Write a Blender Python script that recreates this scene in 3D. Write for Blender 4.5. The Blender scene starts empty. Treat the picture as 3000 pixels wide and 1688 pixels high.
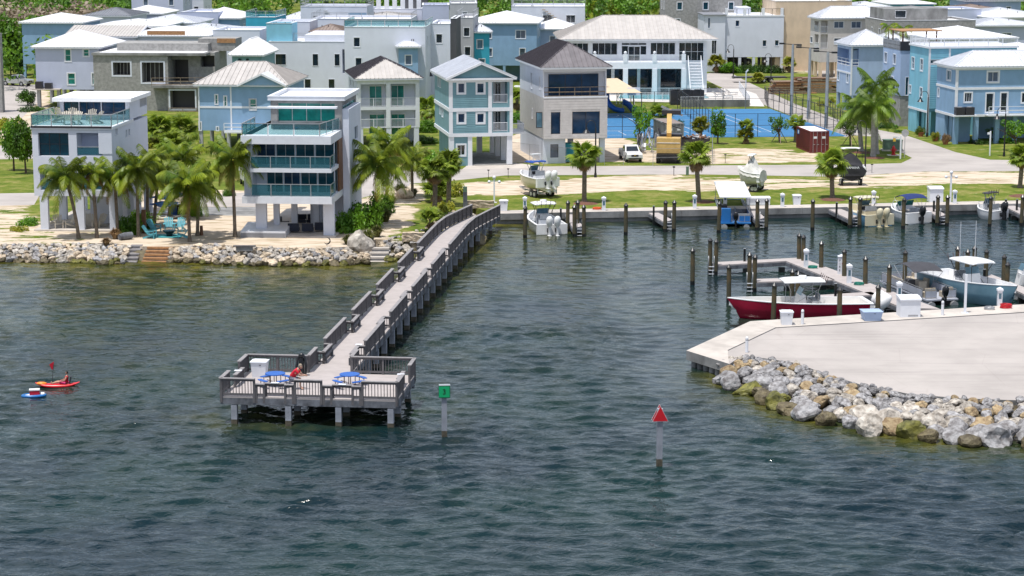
import bpy,math,random
import numpy as np
from mathutils import Vector,Matrix
random.seed(7);np.random.seed(7)
R = math.radians
sc = bpy.context.scene
COL = sc.collection

# ---------------- camera ----------------
FPX,HOR,CH = 6200.0,-267.0,29.6
TH = math.atan((844 - HOR) / FPX)
cam_d = bpy.data.cameras.new('camera')
cam = bpy.data.objects.new('camera',cam_d)
COL.objects.link(cam)
cam_d.sensor_width = 36;cam_d.lens = FPX / 3000 * 36
cam_d.clip_start = 1;cam_d.clip_end = 9000
cam.location = (0,0,CH);cam.rotation_euler = (math.pi / 2 - TH,0,0)
sc.camera = cam
# ---------------- sky, sun, exposure ----------------
SUN_EL,SUN_AZ = 74.0,218.0     # azimuth clockwise from +Y: behind the camera and to its left
w = bpy.data.worlds.new('World');sc.world = w;w.use_nodes = True
nt = w.node_tree;bg = nt.nodes['Background']
sky = nt.nodes.new('ShaderNodeTexSky');sky.sky_type = 'NISHITA';sky.sun_disc = False
sky.sun_elevation = R(SUN_EL);sky.sun_rotation = R(SUN_AZ);sky.dust_density = 1.6;sky.ozone_density = 1.2
tcw = nt.nodes.new('ShaderNodeTexCoord');spw = nt.nodes.new('ShaderNodeSeparateXYZ');nt.links.new(tcw.outputs['Generated'],spw.inputs[0])
mz = nt.nodes.new('ShaderNodeMath');mz.operation = 'ADD';mz.inputs[1].default_value = 0.12;nt.links.new(spw.outputs[2],mz.inputs[0])
dv = nt.nodes.new('ShaderNodeVectorMath');dv.operation = 'DIVIDE';cb = nt.nodes.new('ShaderNodeCombineXYZ')
for i_ in range(3): nt.links.new(mz.outputs[0],cb.inputs[i_])
nt.links.new(tcw.outputs['Generated'],dv.inputs[0]);nt.links.new(cb.outputs[0],dv.inputs[1])
cn_ = nt.nodes.new('ShaderNodeTexNoise');cn_.inputs['Scale'].default_value = 1.5;cn_.inputs['Detail'].default_value = 7;nt.links.new(dv.outputs[0],cn_.inputs[0])  # cloud layer added to the unseen sky to brighten water reflections and fill
cr_ = nt.nodes.new('ShaderNodeValToRGB');cr_.color_ramp.elements[0].position = 0.40;cr_.color_ramp.elements[1].position = 0.60;nt.links.new(cn_.outputs[0],cr_.inputs[0])
cm_ = nt.nodes.new('ShaderNodeMix');cm_.data_type = 'RGBA';cm_.inputs[7].default_value = (6.8,7.4,8.4,1);nt.links.new(cr_.outputs[0],cm_.inputs[0]);nt.links.new(sky.outputs[0],cm_.inputs[6])
nt.links.new(cm_.outputs[2],bg.inputs[0]);bg.inputs[1].default_value = 0.13
sd = bpy.data.lights.new('sun','SUN');so = bpy.data.objects.new('sun',sd);COL.objects.link(so)
sd.energy = 5.0;sd.angle = R(0.5);sd.color = (1.0,0.965,0.90)
az,el = R(SUN_AZ),R(SUN_EL)
sv = Vector((math.sin(az) * math.cos(el),math.cos(az) * math.cos(el),math.sin(el)))
so.rotation_euler = sv.to_track_quat('Z','Y').to_euler();so.location = (0,100,200)
sc.view_settings.view_transform = 'Standard';sc.view_settings.look = 'None'
sc.view_settings.exposure = -0.05;sc.view_settings.gamma = 1
sc.view_settings.use_curve_mapping = False
sc.render.use_motion_blur = False

# ---------------- points of the place, from the photograph (3000 x 1688) ----------------
def ray(px,py):
    u,v = (px - 1500) / FPX,(py - 844) / FPX
    return Vector((u,math.cos(TH) - v * math.sin(TH),-math.sin(TH) - v * math.cos(TH)))
def at(p,z=1.0):
    r = ray(p[0],p[1]);t = (z - CH) / r.z
    return Vector((r.x * t,r.y * t,z))
def zat(P,py):
    "height on the vertical line through P seen on row py"
    r = ray(1500,py);t = P.y / r.y
    return CH + r.z * t
def mppx(P):  # metres per pixel there
    return P.y / FPX
def crop(ox,oy,s):
    return lambda x,y: (ox + x / s,oy + y / s)
A = crop(0,0,3.4347);B = crop(0,250,5.152);C = crop(700,0,3.4347);D = crop(1400,0,3.4347)
E = crop(2100,0,2.8622);F = crop(0,380,3.4347);G = crop(650,330,3.4347);H = crop(1250,330,3.4347)
I = crop(1900,330,4.675);J = crop(2400,400,4.262);K = crop(2000,650,2.576);L = crop(600,950,3.4347)
M_ = crop(0,1000,6.44);N = crop(900,560,2.6833);O = crop(2000,880,2.576);Q = crop(2000,540,2.576)
T = crop(2250,0,1.9413);U = crop(1750,180,1.9413)

# ---------------- materials ----------------
MATS = {}
def mat(name,col=None,rough=0.6,var=0.10,scale=1.5,bump=0.0,bscale=20.0,metal=0.0,spec=0.5,col2=None,streak=False,rnd=0.0):
    if name in MATS: return MATS[name]
    m = bpy.data.materials.new(name);m.use_nodes = True
    n = m.node_tree.nodes;l = m.node_tree.links;b = n['Principled BSDF']
    b.inputs['Roughness'].default_value = rough;b.inputs['Metallic'].default_value = metal
    b.inputs['Specular IOR Level'].default_value = spec
    tc = n.new('ShaderNodeTexCoord');mp = n.new('ShaderNodeMapping')
    l.new(tc.outputs['Object'],mp.inputs[0])
    if streak: mp.inputs['Scale'].default_value = (0.5,0.5,0.3)
    nz = n.new('ShaderNodeTexNoise');nz.inputs['Scale'].default_value = scale;nz.inputs['Detail'].default_value = 6
    nz.inputs['Roughness'].default_value = 0.62
    l.new(mp.outputs[0],nz.inputs[0])
    mx = n.new('ShaderNodeMix');mx.data_type = 'RGBA'
    c2 = col2 if col2 else tuple(max(0,c * (1 - 2.2 * var)) for c in col)
    c1 = col if col2 else tuple(min(1,c * (1 + 0.5 * var)) for c in col)
    rp = n.new('ShaderNodeValToRGB');rp.color_ramp.elements[0].position = 0.36;rp.color_ramp.elements[1].position = 0.62
    rp.color_ramp.elements[0].color = (*c2,1);rp.color_ramp.elements[1].color = (*c1,1)
    l.new(nz.outputs[0],rp.inputs[0])
    out = rp.outputs[0]
    if rnd:
        oi = n.new('ShaderNodeObjectInfo');hs = n.new('ShaderNodeHueSaturation')
        mr = n.new('ShaderNodeMapRange');mr.inputs[3].default_value = 1 - rnd;mr.inputs[4].default_value = 1 + rnd
        l.new(oi.outputs['Random'],mr.inputs[0]);l.new(mr.outputs[0],hs.inputs['Value']);l.new(out,hs.inputs['Color'])
        out = hs.outputs[0]
    l.new(out,b.inputs['Base Color'])
    if bump:
        bp = n.new('ShaderNodeBump');bp.inputs['Strength'].default_value = bump;bp.inputs['Distance'].default_value = 0.05
        nb = n.new('ShaderNodeTexNoise');nb.inputs['Scale'].default_value = bscale;nb.inputs['Detail'].default_value = 5
        l.new(tc.outputs['Object'],nb.inputs[0]);l.new(nb.outputs[0],bp.inputs['Height']);l.new(bp.outputs[0],b.inputs['Normal'])
    MATS[name] = m
    return m
def glass(name,col,rough=0.06,spec=0.7):
    m = mat(name,col,rough=rough,var=0.18,scale=0.9,spec=spec);return m
W = (0.80,0.80,0.80)
mat('white_paint',(0.70,0.72,0.77),0.5,0.03,2)
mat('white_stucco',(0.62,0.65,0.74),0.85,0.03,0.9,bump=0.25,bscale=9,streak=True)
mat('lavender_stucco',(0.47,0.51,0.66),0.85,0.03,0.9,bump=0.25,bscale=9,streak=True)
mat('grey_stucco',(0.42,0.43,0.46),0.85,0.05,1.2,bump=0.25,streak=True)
mat('dark_stucco',(0.075,0.077,0.088),0.8,0.10,1.2,streak=True)
mat('cream_stucco',(0.66,0.52,0.38),0.8,0.06,1.2,streak=True)
mat('blue_siding',(0.22,0.36,0.54),0.7,0.05,1.5,streak=True)
mat('pale_blue_siding',(0.34,0.44,0.62),0.7,0.05,1.5,streak=True)
mat('sky_siding',(0.20,0.47,0.60),0.7,0.05,1.5,streak=True)
mat('turquoise_siding',(0.03,0.33,0.46),0.7,0.05,1.5,streak=True)
mat('sage_siding',(0.16,0.30,0.35),0.7,0.06,1.5,streak=True)
mat('grey_siding',(0.36,0.38,0.44),0.7,0.05,1.5,streak=True)
mat('beige_panel',(0.56,0.53,0.52),0.6,0.05,1.5)
mat('block_grey',(0.31,0.305,0.30),0.95,0.12,2.2,bump=0.5)
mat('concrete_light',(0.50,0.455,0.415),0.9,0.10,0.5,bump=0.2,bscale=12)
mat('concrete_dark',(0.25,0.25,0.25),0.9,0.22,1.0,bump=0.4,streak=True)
mat('white_roof',(0.86,0.86,0.88),0.45,0.03,1.0,rnd=0.03)
mat('pale_roof',(0.60,0.62,0.67),0.4,0.05,1.0,rnd=0.04)
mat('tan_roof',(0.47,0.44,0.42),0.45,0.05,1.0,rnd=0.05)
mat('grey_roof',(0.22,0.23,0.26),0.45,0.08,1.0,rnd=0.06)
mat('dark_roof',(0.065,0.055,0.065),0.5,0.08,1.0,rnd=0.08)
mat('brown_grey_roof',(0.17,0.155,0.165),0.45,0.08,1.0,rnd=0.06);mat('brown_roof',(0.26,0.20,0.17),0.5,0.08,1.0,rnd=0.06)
mat('black_metal',(0.012,0.012,0.014),0.4,0.05)
mat('steel',(0.45,0.46,0.48),0.35,0.08,metal=0.5)
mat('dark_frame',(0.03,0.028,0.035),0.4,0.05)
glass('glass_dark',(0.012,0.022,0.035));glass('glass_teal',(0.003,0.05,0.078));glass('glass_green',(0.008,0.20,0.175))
glass('glass_blue',(0.008,0.035,0.09));glass('glass_pale',(0.10,0.20,0.27));glass('glass_slate',(0.10,0.14,0.21))
mat('wood_brown',(0.17,0.075,0.035),0.6,0.15,4)
mat('wood_old',(0.30,0.235,0.17),0.8,0.2,4,streak=False)
mat('wood_orange',(0.38,0.20,0.09),0.8,0.15,4)
mat('deck_boards',(0.40,0.36,0.35),0.85,0.05,1.2)
mat('rail_grey',(0.12,0.113,0.12),0.75,0.12,3)
mat('rail_top',(0.26,0.245,0.25),0.7,0.10,3)
mat('timber_grey',(0.15,0.16,0.185),0.9,0.25,3,bump=0.5,streak=True)
mat('sand',(0.56,0.46,0.36),1.0,0.10,0.7,bump=0.3)
mat('asphalt_pale',(0.40,0.365,0.345),0.95,0.07,0.18,bump=0.15,bscale=30)
mat('mulch',(0.16,0.07,0.045),1,0.2,8)

# see-through glass for balustrades
def clear_glass(name,col,alpha):
    m = bpy.data.materials.new(name);m.use_nodes = True;n = m.node_tree.nodes;l = m.node_tree.links
    b = n['Principled BSDF'];b.inputs['Base Color'].default_value = (*col,1);b.inputs['Roughness'].default_value = 0.04
    tr = n.new('ShaderNodeBsdfTransparent');tr.inputs[0].default_value = (0.75,0.93,0.93,1)
    mx = n.new('ShaderNodeMixShader');mx.inputs[0].default_value = alpha
    l.new(tr.outputs[0],mx.inputs[1]);l.new(b.outputs[0],mx.inputs[2])
    l.new(mx.outputs[0],n['Material Output'].inputs[0]);MATS[name] = m
clear_glass('clear_glass',(0.04,0.16,0.20),0.34)

# ---------------- mesh builder ----------------
def face_frame(p,q):
    d = (q - p).normalized()
    s = d.cross(Vector((0,0,1)))
    s = Vector((1,0,0)) if s.length < 1e-4 else s.normalized()
    return d,s,s.cross(d)
class MB:
    def __init__(s,m='white_paint'): s.v = [];s.f = [];s.mi = [];s.m = m;s.sm = []
    def add(s,vs,fs,m=None,smooth=False):
        o = len(s.v);s.v += [tuple(x) for x in vs]
        for f in fs: s.f.append([i + o for i in f]);s.mi.append(m or s.m);s.sm.append(smooth)
        return s
    def poly(s,pts,m=None): return s.add(pts,[list(range(len(pts)))],m)
    def box(s,x0,y0,z0,x1,y1,z1,m=None):
        v = [(x,y,z) for z in (z0,z1) for y in (y0,y1) for x in (x0,x1)]
        return s.add(v,[(0,2,3,1),(4,5,7,6),(0,1,5,4),(2,6,7,3),(0,4,6,2),(1,3,7,5)],m)
    def bar(s,p,q,wd,h,m=None):
        p,q = Vector(p),Vector(q);d,a,b = face_frame(p,q);a *= wd / 2;b *= h / 2
        v = [p - a - b,p + a - b,p + a + b,p - a + b,q - a - b,q + a - b,q + a + b,q - a + b]
        return s.add(v,[(3,2,1,0),(4,5,6,7),(0,1,5,4),(1,2,6,5),(2,3,7,6),(3,0,4,7)],m)
    def cyl(s,p,q,r0,r1=None,n=8,m=None,cap=True,smooth=True):
        p,q = Vector(p),Vector(q);r1 = r0 if r1 is None else r1
        d,a,b = face_frame(p,q);v = []
        for c,r in ((p,r0),(q,r1)):
            for i in range(n):
                t = 2 * math.pi * i / n;v.append(c + a * (r * math.cos(t)) + b * (r * math.sin(t)))
        s.add(v,[(i,(i + 1) % n,n + (i + 1) % n,n + i) for i in range(n)],m,smooth)
        if cap:
            s.add(v[:n],[list(range(n))[::-1]],m);s.add(v[n:],[list(range(n))],m)
        return s
    def tube(s,pts,r,n=6,m=None):
        pts = [Vector(p) for p in pts];rr = r if isinstance(r,(list,tuple)) else [r] * len(pts);v = []
        for k,p in enumerate(pts):
            d = (pts[min(k + 1,len(pts) - 1)] - pts[max(k - 1,0)])
            _,a,b = face_frame(Vector((0,0,0)),d)
            for i in range(n):
                t = 2 * math.pi * i / n;v.append(p + a * (rr[k] * math.cos(t)) + b * (rr[k] * math.sin(t)))
        f = [(k * n + i,k * n + (i + 1) % n,(k + 1) * n + (i + 1) % n,(k + 1) * n + i) for k in range(len(pts) - 1) for i in range(n)]
        s.add(v,f,m,True);s.add(v[:n],[list(range(n))[::-1]],m);s.add(v[-n:],[list(range(n))],m)
        return s
    def prism(s,pts,z0,z1,m=None,mside=None):
        n = len(pts)
        a2 = sum(pts[i][0] * pts[(i + 1) % n][1] - pts[(i + 1) % n][0] * pts[i][1] for i in range(n))
        if a2 < 0: pts = pts[::-1]
        s.add([(p[0],p[1],z1) for p in pts],[list(range(n))],m)
        v = [(p[0],p[1],z0) for p in pts] + [(p[0],p[1],z1) for p in pts]
        s.add(v,[(i,(i + 1) % n,n + (i + 1) % n,n + i) for i in range(n)],mside or m)
        s.add([(p[0],p[1],z0) for p in pts],[list(range(n))[::-1]],mside or m)
        return s
    def ball(s,c,rx,ry=None,rz=None,n=10,k=6,m=None):
        ry = ry or rx;rz = rz or rx;c = Vector(c);v = [c + Vector((0,0,-rz))]
        for j in range(1,k):
            ph = -math.pi / 2 + math.pi * j / k
            for i in range(n):
                t = 2 * math.pi * i / n
                v.append(c + Vector((rx * math.cos(ph) * math.cos(t),ry * math.cos(ph) * math.sin(t),rz * math.sin(ph))))
        v.append(c + Vector((0,0,rz)));e = len(v) - 1
        f = [(0,1 + (i + 1) % n,1 + i) for i in range(n)]
        for j in range(k - 2):
            for i in range(n):
                a = 1 + j * n;f.append((a + i,a + (i + 1) % n,a + n + (i + 1) % n,a + n + i))
        a = 1 + (k - 2) * n;f += [(a + i,a + (i + 1) % n,e) for i in range(n)]
        return s.add(v,f,m,True)
    def mesh(s,name):
        me = bpy.data.meshes.new(name);me.from_pydata(s.v,[],s.f)
        names = []
        for x in s.mi:
            if x not in names: names.append(x)
        for x in names: me.materials.append(MATS[x])
        me.polygons.foreach_set('material_index',[names.index(x) for x in s.mi])
        me.polygons.foreach_set('use_smooth',s.sm)
        me.update();return me
    def build(s,name,parent=None,loc=None,kind=None):
        if not s.f: return None
        o = bpy.data.objects.new(name,s.mesh(name));COL.objects.link(o)
        if parent: o.parent = parent
        if loc: o.location = loc
        if kind: o['kind'] = kind
        return o
def inst(me,name,parent,loc,rot=(0,0,0),scl=(1,1,1)):
    o = bpy.data.objects.new(name,me);COL.objects.link(o);o.parent = parent
    o.location = loc;o.rotation_euler = rot
    if not isinstance(scl,(tuple,list)): scl = (scl,) * 3
    o.scale = scl;return o
def tag(o,label,cat,group=None):
    o['label'] = label;o['category'] = cat
    if group: o['group'] = group
    return o
def thing(name,label,cat,loc,rz=0,group=None):
    o = bpy.data.objects.new(name,None);COL.objects.link(o);o.empty_display_size = 0.3
    o.location = loc;o.rotation_euler = (0,0,rz);return tag(o,label,cat,group)
def copy_tree(o,parent=None):
    c = o.copy();COL.objects.link(c)
    if parent: c.parent = parent
    for ch in list(o.children): copy_tree(ch,c)
    return c

def road_marks(m):
    "faint tyre streaks, cracks and stains in the pale asphalt"
    n = m.node_tree.nodes;l = m.node_tree.links;b = n['Principled BSDF'];src = b.inputs['Base Color'].links[0].from_socket
    tc = n.new('ShaderNodeTexCoord');mp = n.new('ShaderNodeMapping');mp.inputs['Rotation'].default_value = (0,0,0.5);mp.inputs['Scale'].default_value = (0.06,0.9,1);l.new(tc.outputs['Object'],mp.inputs[0])
    a = n.new('ShaderNodeTexNoise');a.inputs['Scale'].default_value = 1.2;a.inputs['Detail'].default_value = 7;a.inputs['Distortion'].default_value = 1.2;l.new(mp.outputs[0],a.inputs[0])
    r = n.new('ShaderNodeValToRGB');r.color_ramp.elements[0].position = .33;r.color_ramp.elements[0].color = (.88,.88,.885,1);r.color_ramp.elements[1].position = .46;r.color_ramp.elements[1].color = (1,1,1,1);l.new(a.outputs[0],r.inputs[0])
    v = n.new('ShaderNodeTexVoronoi');v.feature = 'DISTANCE_TO_EDGE';v.inputs['Scale'].default_value = .16;l.new(tc.outputs['Object'],v.inputs[0])
    r2 = n.new('ShaderNodeValToRGB');r2.color_ramp.elements[0].position = 0;r2.color_ramp.elements[0].color = (.93,.92,.91,1);r2.color_ramp.elements[1].position = .006;r2.color_ramp.elements[1].color = (1,1,1,1);l.new(v.outputs[0],r2.inputs[0])
    for q in (r,r2):
        x = n.new('ShaderNodeMix');x.data_type = 'RGBA';x.blend_type = 'MULTIPLY';x.inputs[0].default_value = 1;l.new(src,x.inputs[6]);l.new(q.outputs[0],x.inputs[7]);src = x.outputs[2]
    l.new(src,b.inputs['Base Color'])
road_marks(MATS['asphalt_pale'])

# ---------------- the setting: water, ground, roads ----------------
def lerp(a,b,t): return a + (b - a) * t
def densify(pts,n):
    out = []
    for i in range(len(pts) - 1):
        for k in range(n): out.append(tuple(lerp(pts[i][j],pts[i + 1][j],k / n) for j in range(2)))
    return out + [tuple(pts[-1])]
def flat(name,pxs,z,m,kind='structure',px_z=None):
    pts = [at(p,px_z if px_z is not None else z) for p in pxs]
    b = MB(m);b.poly([(p.x,p.y,z) for p in pts]);o = b.build(name,kind=kind)
    if sum(pts[i].x * pts[(i + 1) % len(pts)].y - pts[(i + 1) % len(pts)].x * pts[i].y for i in range(len(pts))) < 0: o.data.flip_normals()
    return o

# shoreline (photograph pixels, ground level 1.0)
LSH = [(-260,716),(0,716),(120,714),(330,712),(410,722),(520,722),(620,716),(760,724),(900,728),(1040,722),(1085,700),(1180,706)]
SH = LSH + [(1240,680),(1330,625),(1392,608),(1452,627),(3200,593)]
RW_OUT = [(2136,1066),(2011,1027),(2198,941),(3200,879)]          # apron edge of the near lot
RW_IN = [(2271,959.6),(3200,902)]
LOT = [(2132,1025.6),(2271.7,959.6),(3200,902),(3200,1182),(3000,1172),(2815,1166),(2660,1152),(2524,1126),(2430,1098),(2330,1062),(2235,1048),(2175,1040),(2136,1066)]

def ground_material():
    m = bpy.data.materials.new('ground_grass_sand');m.use_nodes = True
    n = m.node_tree.nodes;l = m.node_tree.links;b = n['Principled BSDF'];b.inputs['Roughness'].default_value = 1
    b.inputs['Specular IOR Level'].default_value = 0.1
    tc = n.new('ShaderNodeTexCoord')
    at_ = n.new('ShaderNodeAttribute');at_.attribute_name = 'sand'
    mp = n.new('ShaderNodeMapping');mp.inputs['Scale'].default_value = (0.35,1.0,1);l.new(tc.outputs['Object'],mp.inputs[0])
    n1 = n.new('ShaderNodeTexNoise');n1.inputs['Scale'].default_value = 0.6;n1.inputs['Detail'].default_value = 9;n1.inputs['Roughness'].default_value = 0.68
    l.new(mp.outputs[0],n1.inputs[0])
    ma = n.new('ShaderNodeMath');ma.operation = 'ADD';l.new(n1.outputs[0],ma.inputs[0]);l.new(at_.outputs['Fac'],ma.inputs[1])
    r = n.new('ShaderNodeValToRGB');r.color_ramp.elements[0].position = 0.98;r.color_ramp.elements[1].position = 1.04
    l.new(ma.outputs[0],r.inputs[0])
    n2 = n.new('ShaderNodeTexNoise');n2.inputs['Scale'].default_value = 0.5;n2.inputs['Detail'].default_value = 8;n2.inputs['Roughness'].default_value = 0.7
    l.new(tc.outputs['Object'],n2.inputs[0])
    g = n.new('ShaderNodeValToRGB');e = g.color_ramp.elements
    e[0].position = 0.30;e[0].color = (0.05,0.095,0.012,1);e[1].position = 0.66;e[1].color = (0.26,0.225,0.085,1)
    x = e.new(0.5);x.color = (0.125,0.16,0.024,1)
    l.new(n2.outputs[0],g.inputs[0])
    n3 = n.new('ShaderNodeTexNoise');n3.inputs['Scale'].default_value = 1.3;n3.inputs['Detail'].default_value = 8;l.new(mp.outputs[0],n3.inputs[0])
    s = n.new('ShaderNodeValToRGB');s.color_ramp.elements[0].position = 0.33;s.color_ramp.elements[0].color = (0.33,0.26,0.17,1)
    s.color_ramp.elements[1].position = 0.55;s.color_ramp.elements[1].color = (0.57,0.48,0.385,1);l.new(n3.outputs[0],s.inputs[0])
    mx = n.new('ShaderNodeMix');mx.data_type = 'RGBA';l.new(r.outputs[0],mx.inputs[0]);l.new(g.outputs[0],mx.inputs[6]);l.new(s.outputs[0],mx.inputs[7])
    l.new(mx.outputs[2],b.inputs['Base Color'])
    bp = n.new('ShaderNodeBump');bp.inputs['Strength'].default_value = 0.5;bp.inputs['Distance'].default_value = 0.08
    n4 = n.new('ShaderNodeTexNoise');n4.inputs['Scale'].default_value = 6;n4.inputs['Detail'].default_value = 6;l.new(tc.outputs['Object'],n4.inputs[0])
    l.new(n4.outputs[0],bp.inputs['Height']);l.new(bp.outputs[0],b.inputs['Normal'])
    MATS['ground_grass_sand'] = m
ground_material()

# sand / grass map: polygons in photograph pixels on the ground with a sand amount
SANDP = [  # (polygon, value)
    ([(-300,715),(-300,600),(60,580),(140,660),(480,640),(480,730),(-200,730)],0.55),
    ([(330,560),(1000,560),(1110,700),(1080,740),(330,740)],0.95),
    ([(1085,520),(1200,520),(1260,560),(1210,660),(1100,725),(1000,700),(1040,600)],0.60),
    ([(1340,541),(1480,528),(1600,530),(1820,515),(1990,508),(2000,545),(1850,560),(1590,572),(1340,575)],0.64),
    ([(1860,512),(1960,517),(2160,522),(2420,525),(2430,545),(2160,560),(1900,560)],0.56),
    ([(2430,522),(2700,500),(3200,500),(3200,540),(2760,540),(2560,552),(2430,550)],0.57),
    ([(1520,380),(1700,440),(2060,440),(2410,445),(2440,475),(2060,480),(1760,470),(1520,470)],0.62),
    ([(2080,432),(2330,438),(2400,470),(2100,468)],0.57),
    ([(1500,395),(1830,400),(1900,470),(1480,480)],0.70),
    ([(0,255),(130,250),(150,420),(0,400)],0.9),
    ([(2140,195),(2480,195),(2480,215),(2140,215)],0.5),
    ([(2860,436),(2930,436),(2930,442),(2860,442)],0.6),
]
def inside(poly,X,Y):
    r = np.zeros(X.shape,bool);n = len(poly)
    for i in range(n):
        x0,y0 = poly[i];x1,y1 = poly[(i + 1) % n]
        if y0 == y1: continue
        c = ((y0 > Y) != (y1 > Y)) & (X < (x1 - x0) * (Y - y0) / (y1 - y0) + x0);r ^= c
    return r
def blur(a,k):
    for _ in range(k):
        a = (np.roll(a,1,0) + np.roll(a,-1,0) + np.roll(a,1,1) + np.roll(a,-1,1) + a * 2) / 6
    return a
def shore_y(xs,pts,z):
    w = sorted([(at(p,z).x,at(p,z).y) for p in pts]);return np.interp(xs,[p[0] for p in w],[p[1] for p in w])
def make_ground():
    xs = np.linspace(-75,115,230);n_ = 200
    sy = shore_y(xs,SH,1.0)
    ts = np.linspace(0,1,n_) ** 1.6
    X = np.repeat(xs[None,:],n_,0);Y = sy[None,:] + ts[:,None] * 260
    val = np.full(X.shape,0.30)
    for poly,v in SANDP:
        wp = [(at(p,1.0).x,at(p,1.0).y) for p in poly]
        val[inside(wp,X,Y)] = v
    val = blur(val,2)
    verts = np.stack([X,Y,np.full(X.shape,1.0)],-1).reshape(-1,3)
    nx = len(xs);f = [(j * nx + i,j * nx + i + 1,(j + 1) * nx + i + 1,(j + 1) * nx + i) for j in range(n_ - 1) for i in range(nx - 1)]
    vs = verts.tolist();vv = val.reshape(-1).tolist()
    # bank down to the sea bed along the shore, and the far ground to the horizon
    o = len(vs)
    for i in range(nx): vs.append([float(xs[i]),float(sy[i]) - 0.02,-3.0]);vv.append(0.3)
    f += [(o + i,o + i + 1,i + 1,i) for i in range(nx - 1)]
    k = (n_ - 1) * nx;o2 = len(vs)
    vs += [[-5000,float(Y[-1,0]),1.0],[5000,float(Y[-1,-1]),1.0],[5000,8000,1.0],[-5000,8000,1.0]];vv += [0.3] * 4
    f.append([o2] + list(range(k,k + nx)) + [o2 + 1,o2 + 2,o2 + 3])
    o3 = len(vs)
    vs += [[-5000,float(sy[0]),1.0],[5000,float(sy[-1]),1.0]];vv += [0.3] * 2
    f.append([o3] + [j * nx for j in range(n_)] + [o2]);f.append([j * nx + nx - 1 for j in range(n_)][::-1] + [o3 + 1,o2 + 1][0:1] + [o2 + 1][0:0] + [])if False else None
    f = [q for q in f if q]
    f.append([j * nx + nx - 1 for j in range(n_)] + [o2 + 1,o3 + 1])
    me = bpy.data.meshes.new('ground');me.from_pydata(vs,[],f)
    a = me.attributes.new('sand','FLOAT','POINT');a.data.foreach_set('value',vv)
    me.materials.append(MATS['ground_grass_sand']);me.update()
    for p in me.polygons: pass
    o = bpy.data.objects.new('ground',me);COL.objects.link(o);o['kind'] = 'structure'
make_ground()

# water with real waves near the camera, finer ripples by bump
def water_material():
    m = bpy.data.materials.new('sea_water');m.use_nodes = True
    n = m.node_tree.nodes;l = m.node_tree.links;b = n['Principled BSDF']
    b.inputs['Roughness'].default_value = 0.12;b.inputs['IOR'].default_value = 1.38;b.inputs['Specular IOR Level'].default_value = 0.5
    a = n.new('ShaderNodeAttribute');a.attribute_name = 'shallow'
    tc = n.new('ShaderNodeTexCoord')
    nz = n.new('ShaderNodeTexNoise');nz.inputs['Scale'].default_value = 0.075;nz.inputs['Detail'].default_value = 5;l.new(tc.outputs['Object'],nz.inputs[0])
    deep = n.new('ShaderNodeValToRGB');e = deep.color_ramp.elements
    e[0].position = 0.38;e[0].color = (0.003,0.014,0.021,1);e[1].position = 0.62;e[1].color = (0.003,0.020,0.020,1)
    l.new(nz.outputs[0],deep.inputs[0])
    nz2 = n.new('ShaderNodeTexNoise');nz2.inputs['Scale'].default_value = 0.5;nz2.inputs['Detail'].default_value = 6;l.new(tc.outputs['Object'],nz2.inputs[0])
    sh = n.new('ShaderNodeValToRGB');e = sh.color_ramp.elements
    e[0].position = 0.40;e[0].color = (0.022,0.030,0.006,1);e[1].position = 0.66;e[1].color = (0.115,0.105,0.018,1)
    l.new(nz2.outputs[0],sh.inputs[0])
    mx = n.new('ShaderNodeMix');mx.data_type = 'RGBA';l.new(a.outputs['Fac'],mx.inputs[0]);l.new(deep.outputs[0],mx.inputs[6]);l.new(sh.outputs[0],mx.inputs[7])
    l.new(mx.outputs[2],b.inputs['Base Color'])
    def nse(sx,sy,scale,det,rot=0):
        mp = n.new('ShaderNodeMapping');mp.inputs['Scale'].default_value = (sx,sy,1);mp.inputs['Rotation'].default_value = (0,0,R(rot))
        l.new(tc.outputs['Object'],mp.inputs[0]);q = n.new('ShaderNodeTexNoise');q.inputs['Scale'].default_value = scale
        q.inputs['Detail'].default_value = det;q.inputs['Roughness'].default_value = 0.55;q.inputs['Distortion'].default_value = 0.6;l.new(mp.outputs[0],q.inputs[0]);return q
    q1 = nse(0.6,1.0,1.8,2,8);q2 = nse(0.7,1.0,3.4,2,-14)
    b1 = n.new('ShaderNodeBump');b1.inputs['Strength'].default_value = 1.0;b1.inputs['Distance'].default_value = 0.10
    b2 = n.new('ShaderNodeBump');b2.inputs['Strength'].default_value = 1.0;b2.inputs['Distance'].default_value = 0.025
    calm = n.new('ShaderNodeAttribute');calm.attribute_name = 'rough_sea'
    l.new(calm.outputs['Fac'],b1.inputs['Strength']);l.new(calm.outputs['Fac'],b2.inputs['Strength'])
    l.new(q1.outputs[0],b1.inputs['Height']);l.new(q2.outputs[0],b2.inputs['Height']);l.new(b1.outputs[0],b2.inputs['Normal'])
    l.new(b2.outputs[0],b.inputs['Normal'])
    MATS['sea_water'] = m
water_material()
def seg_dist(X,Y,pts):
    d = np.full(X.shape,1e9)
    for i in range(len(pts) - 1):
        ax,ay = pts[i];bx,by = pts[i + 1];dx,dy = bx - ax,by - ay
        t = np.clip(((X - ax) * dx + (Y - ay) * dy) / (dx * dx + dy * dy + 1e-9),0,1)
        d = np.minimum(d,np.hypot(X - ax - t * dx,Y - ay - t * dy))
    return d
RIP_OUT = [O(250,590),O(450,680),O(650,790),O(850,890),O(1100,950),O(1300,985),O(1600,1060),O(1900,1085),O(2200,1105),O(2576,1115),(3200,1318)]
WSLOPE = 0.22
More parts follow.
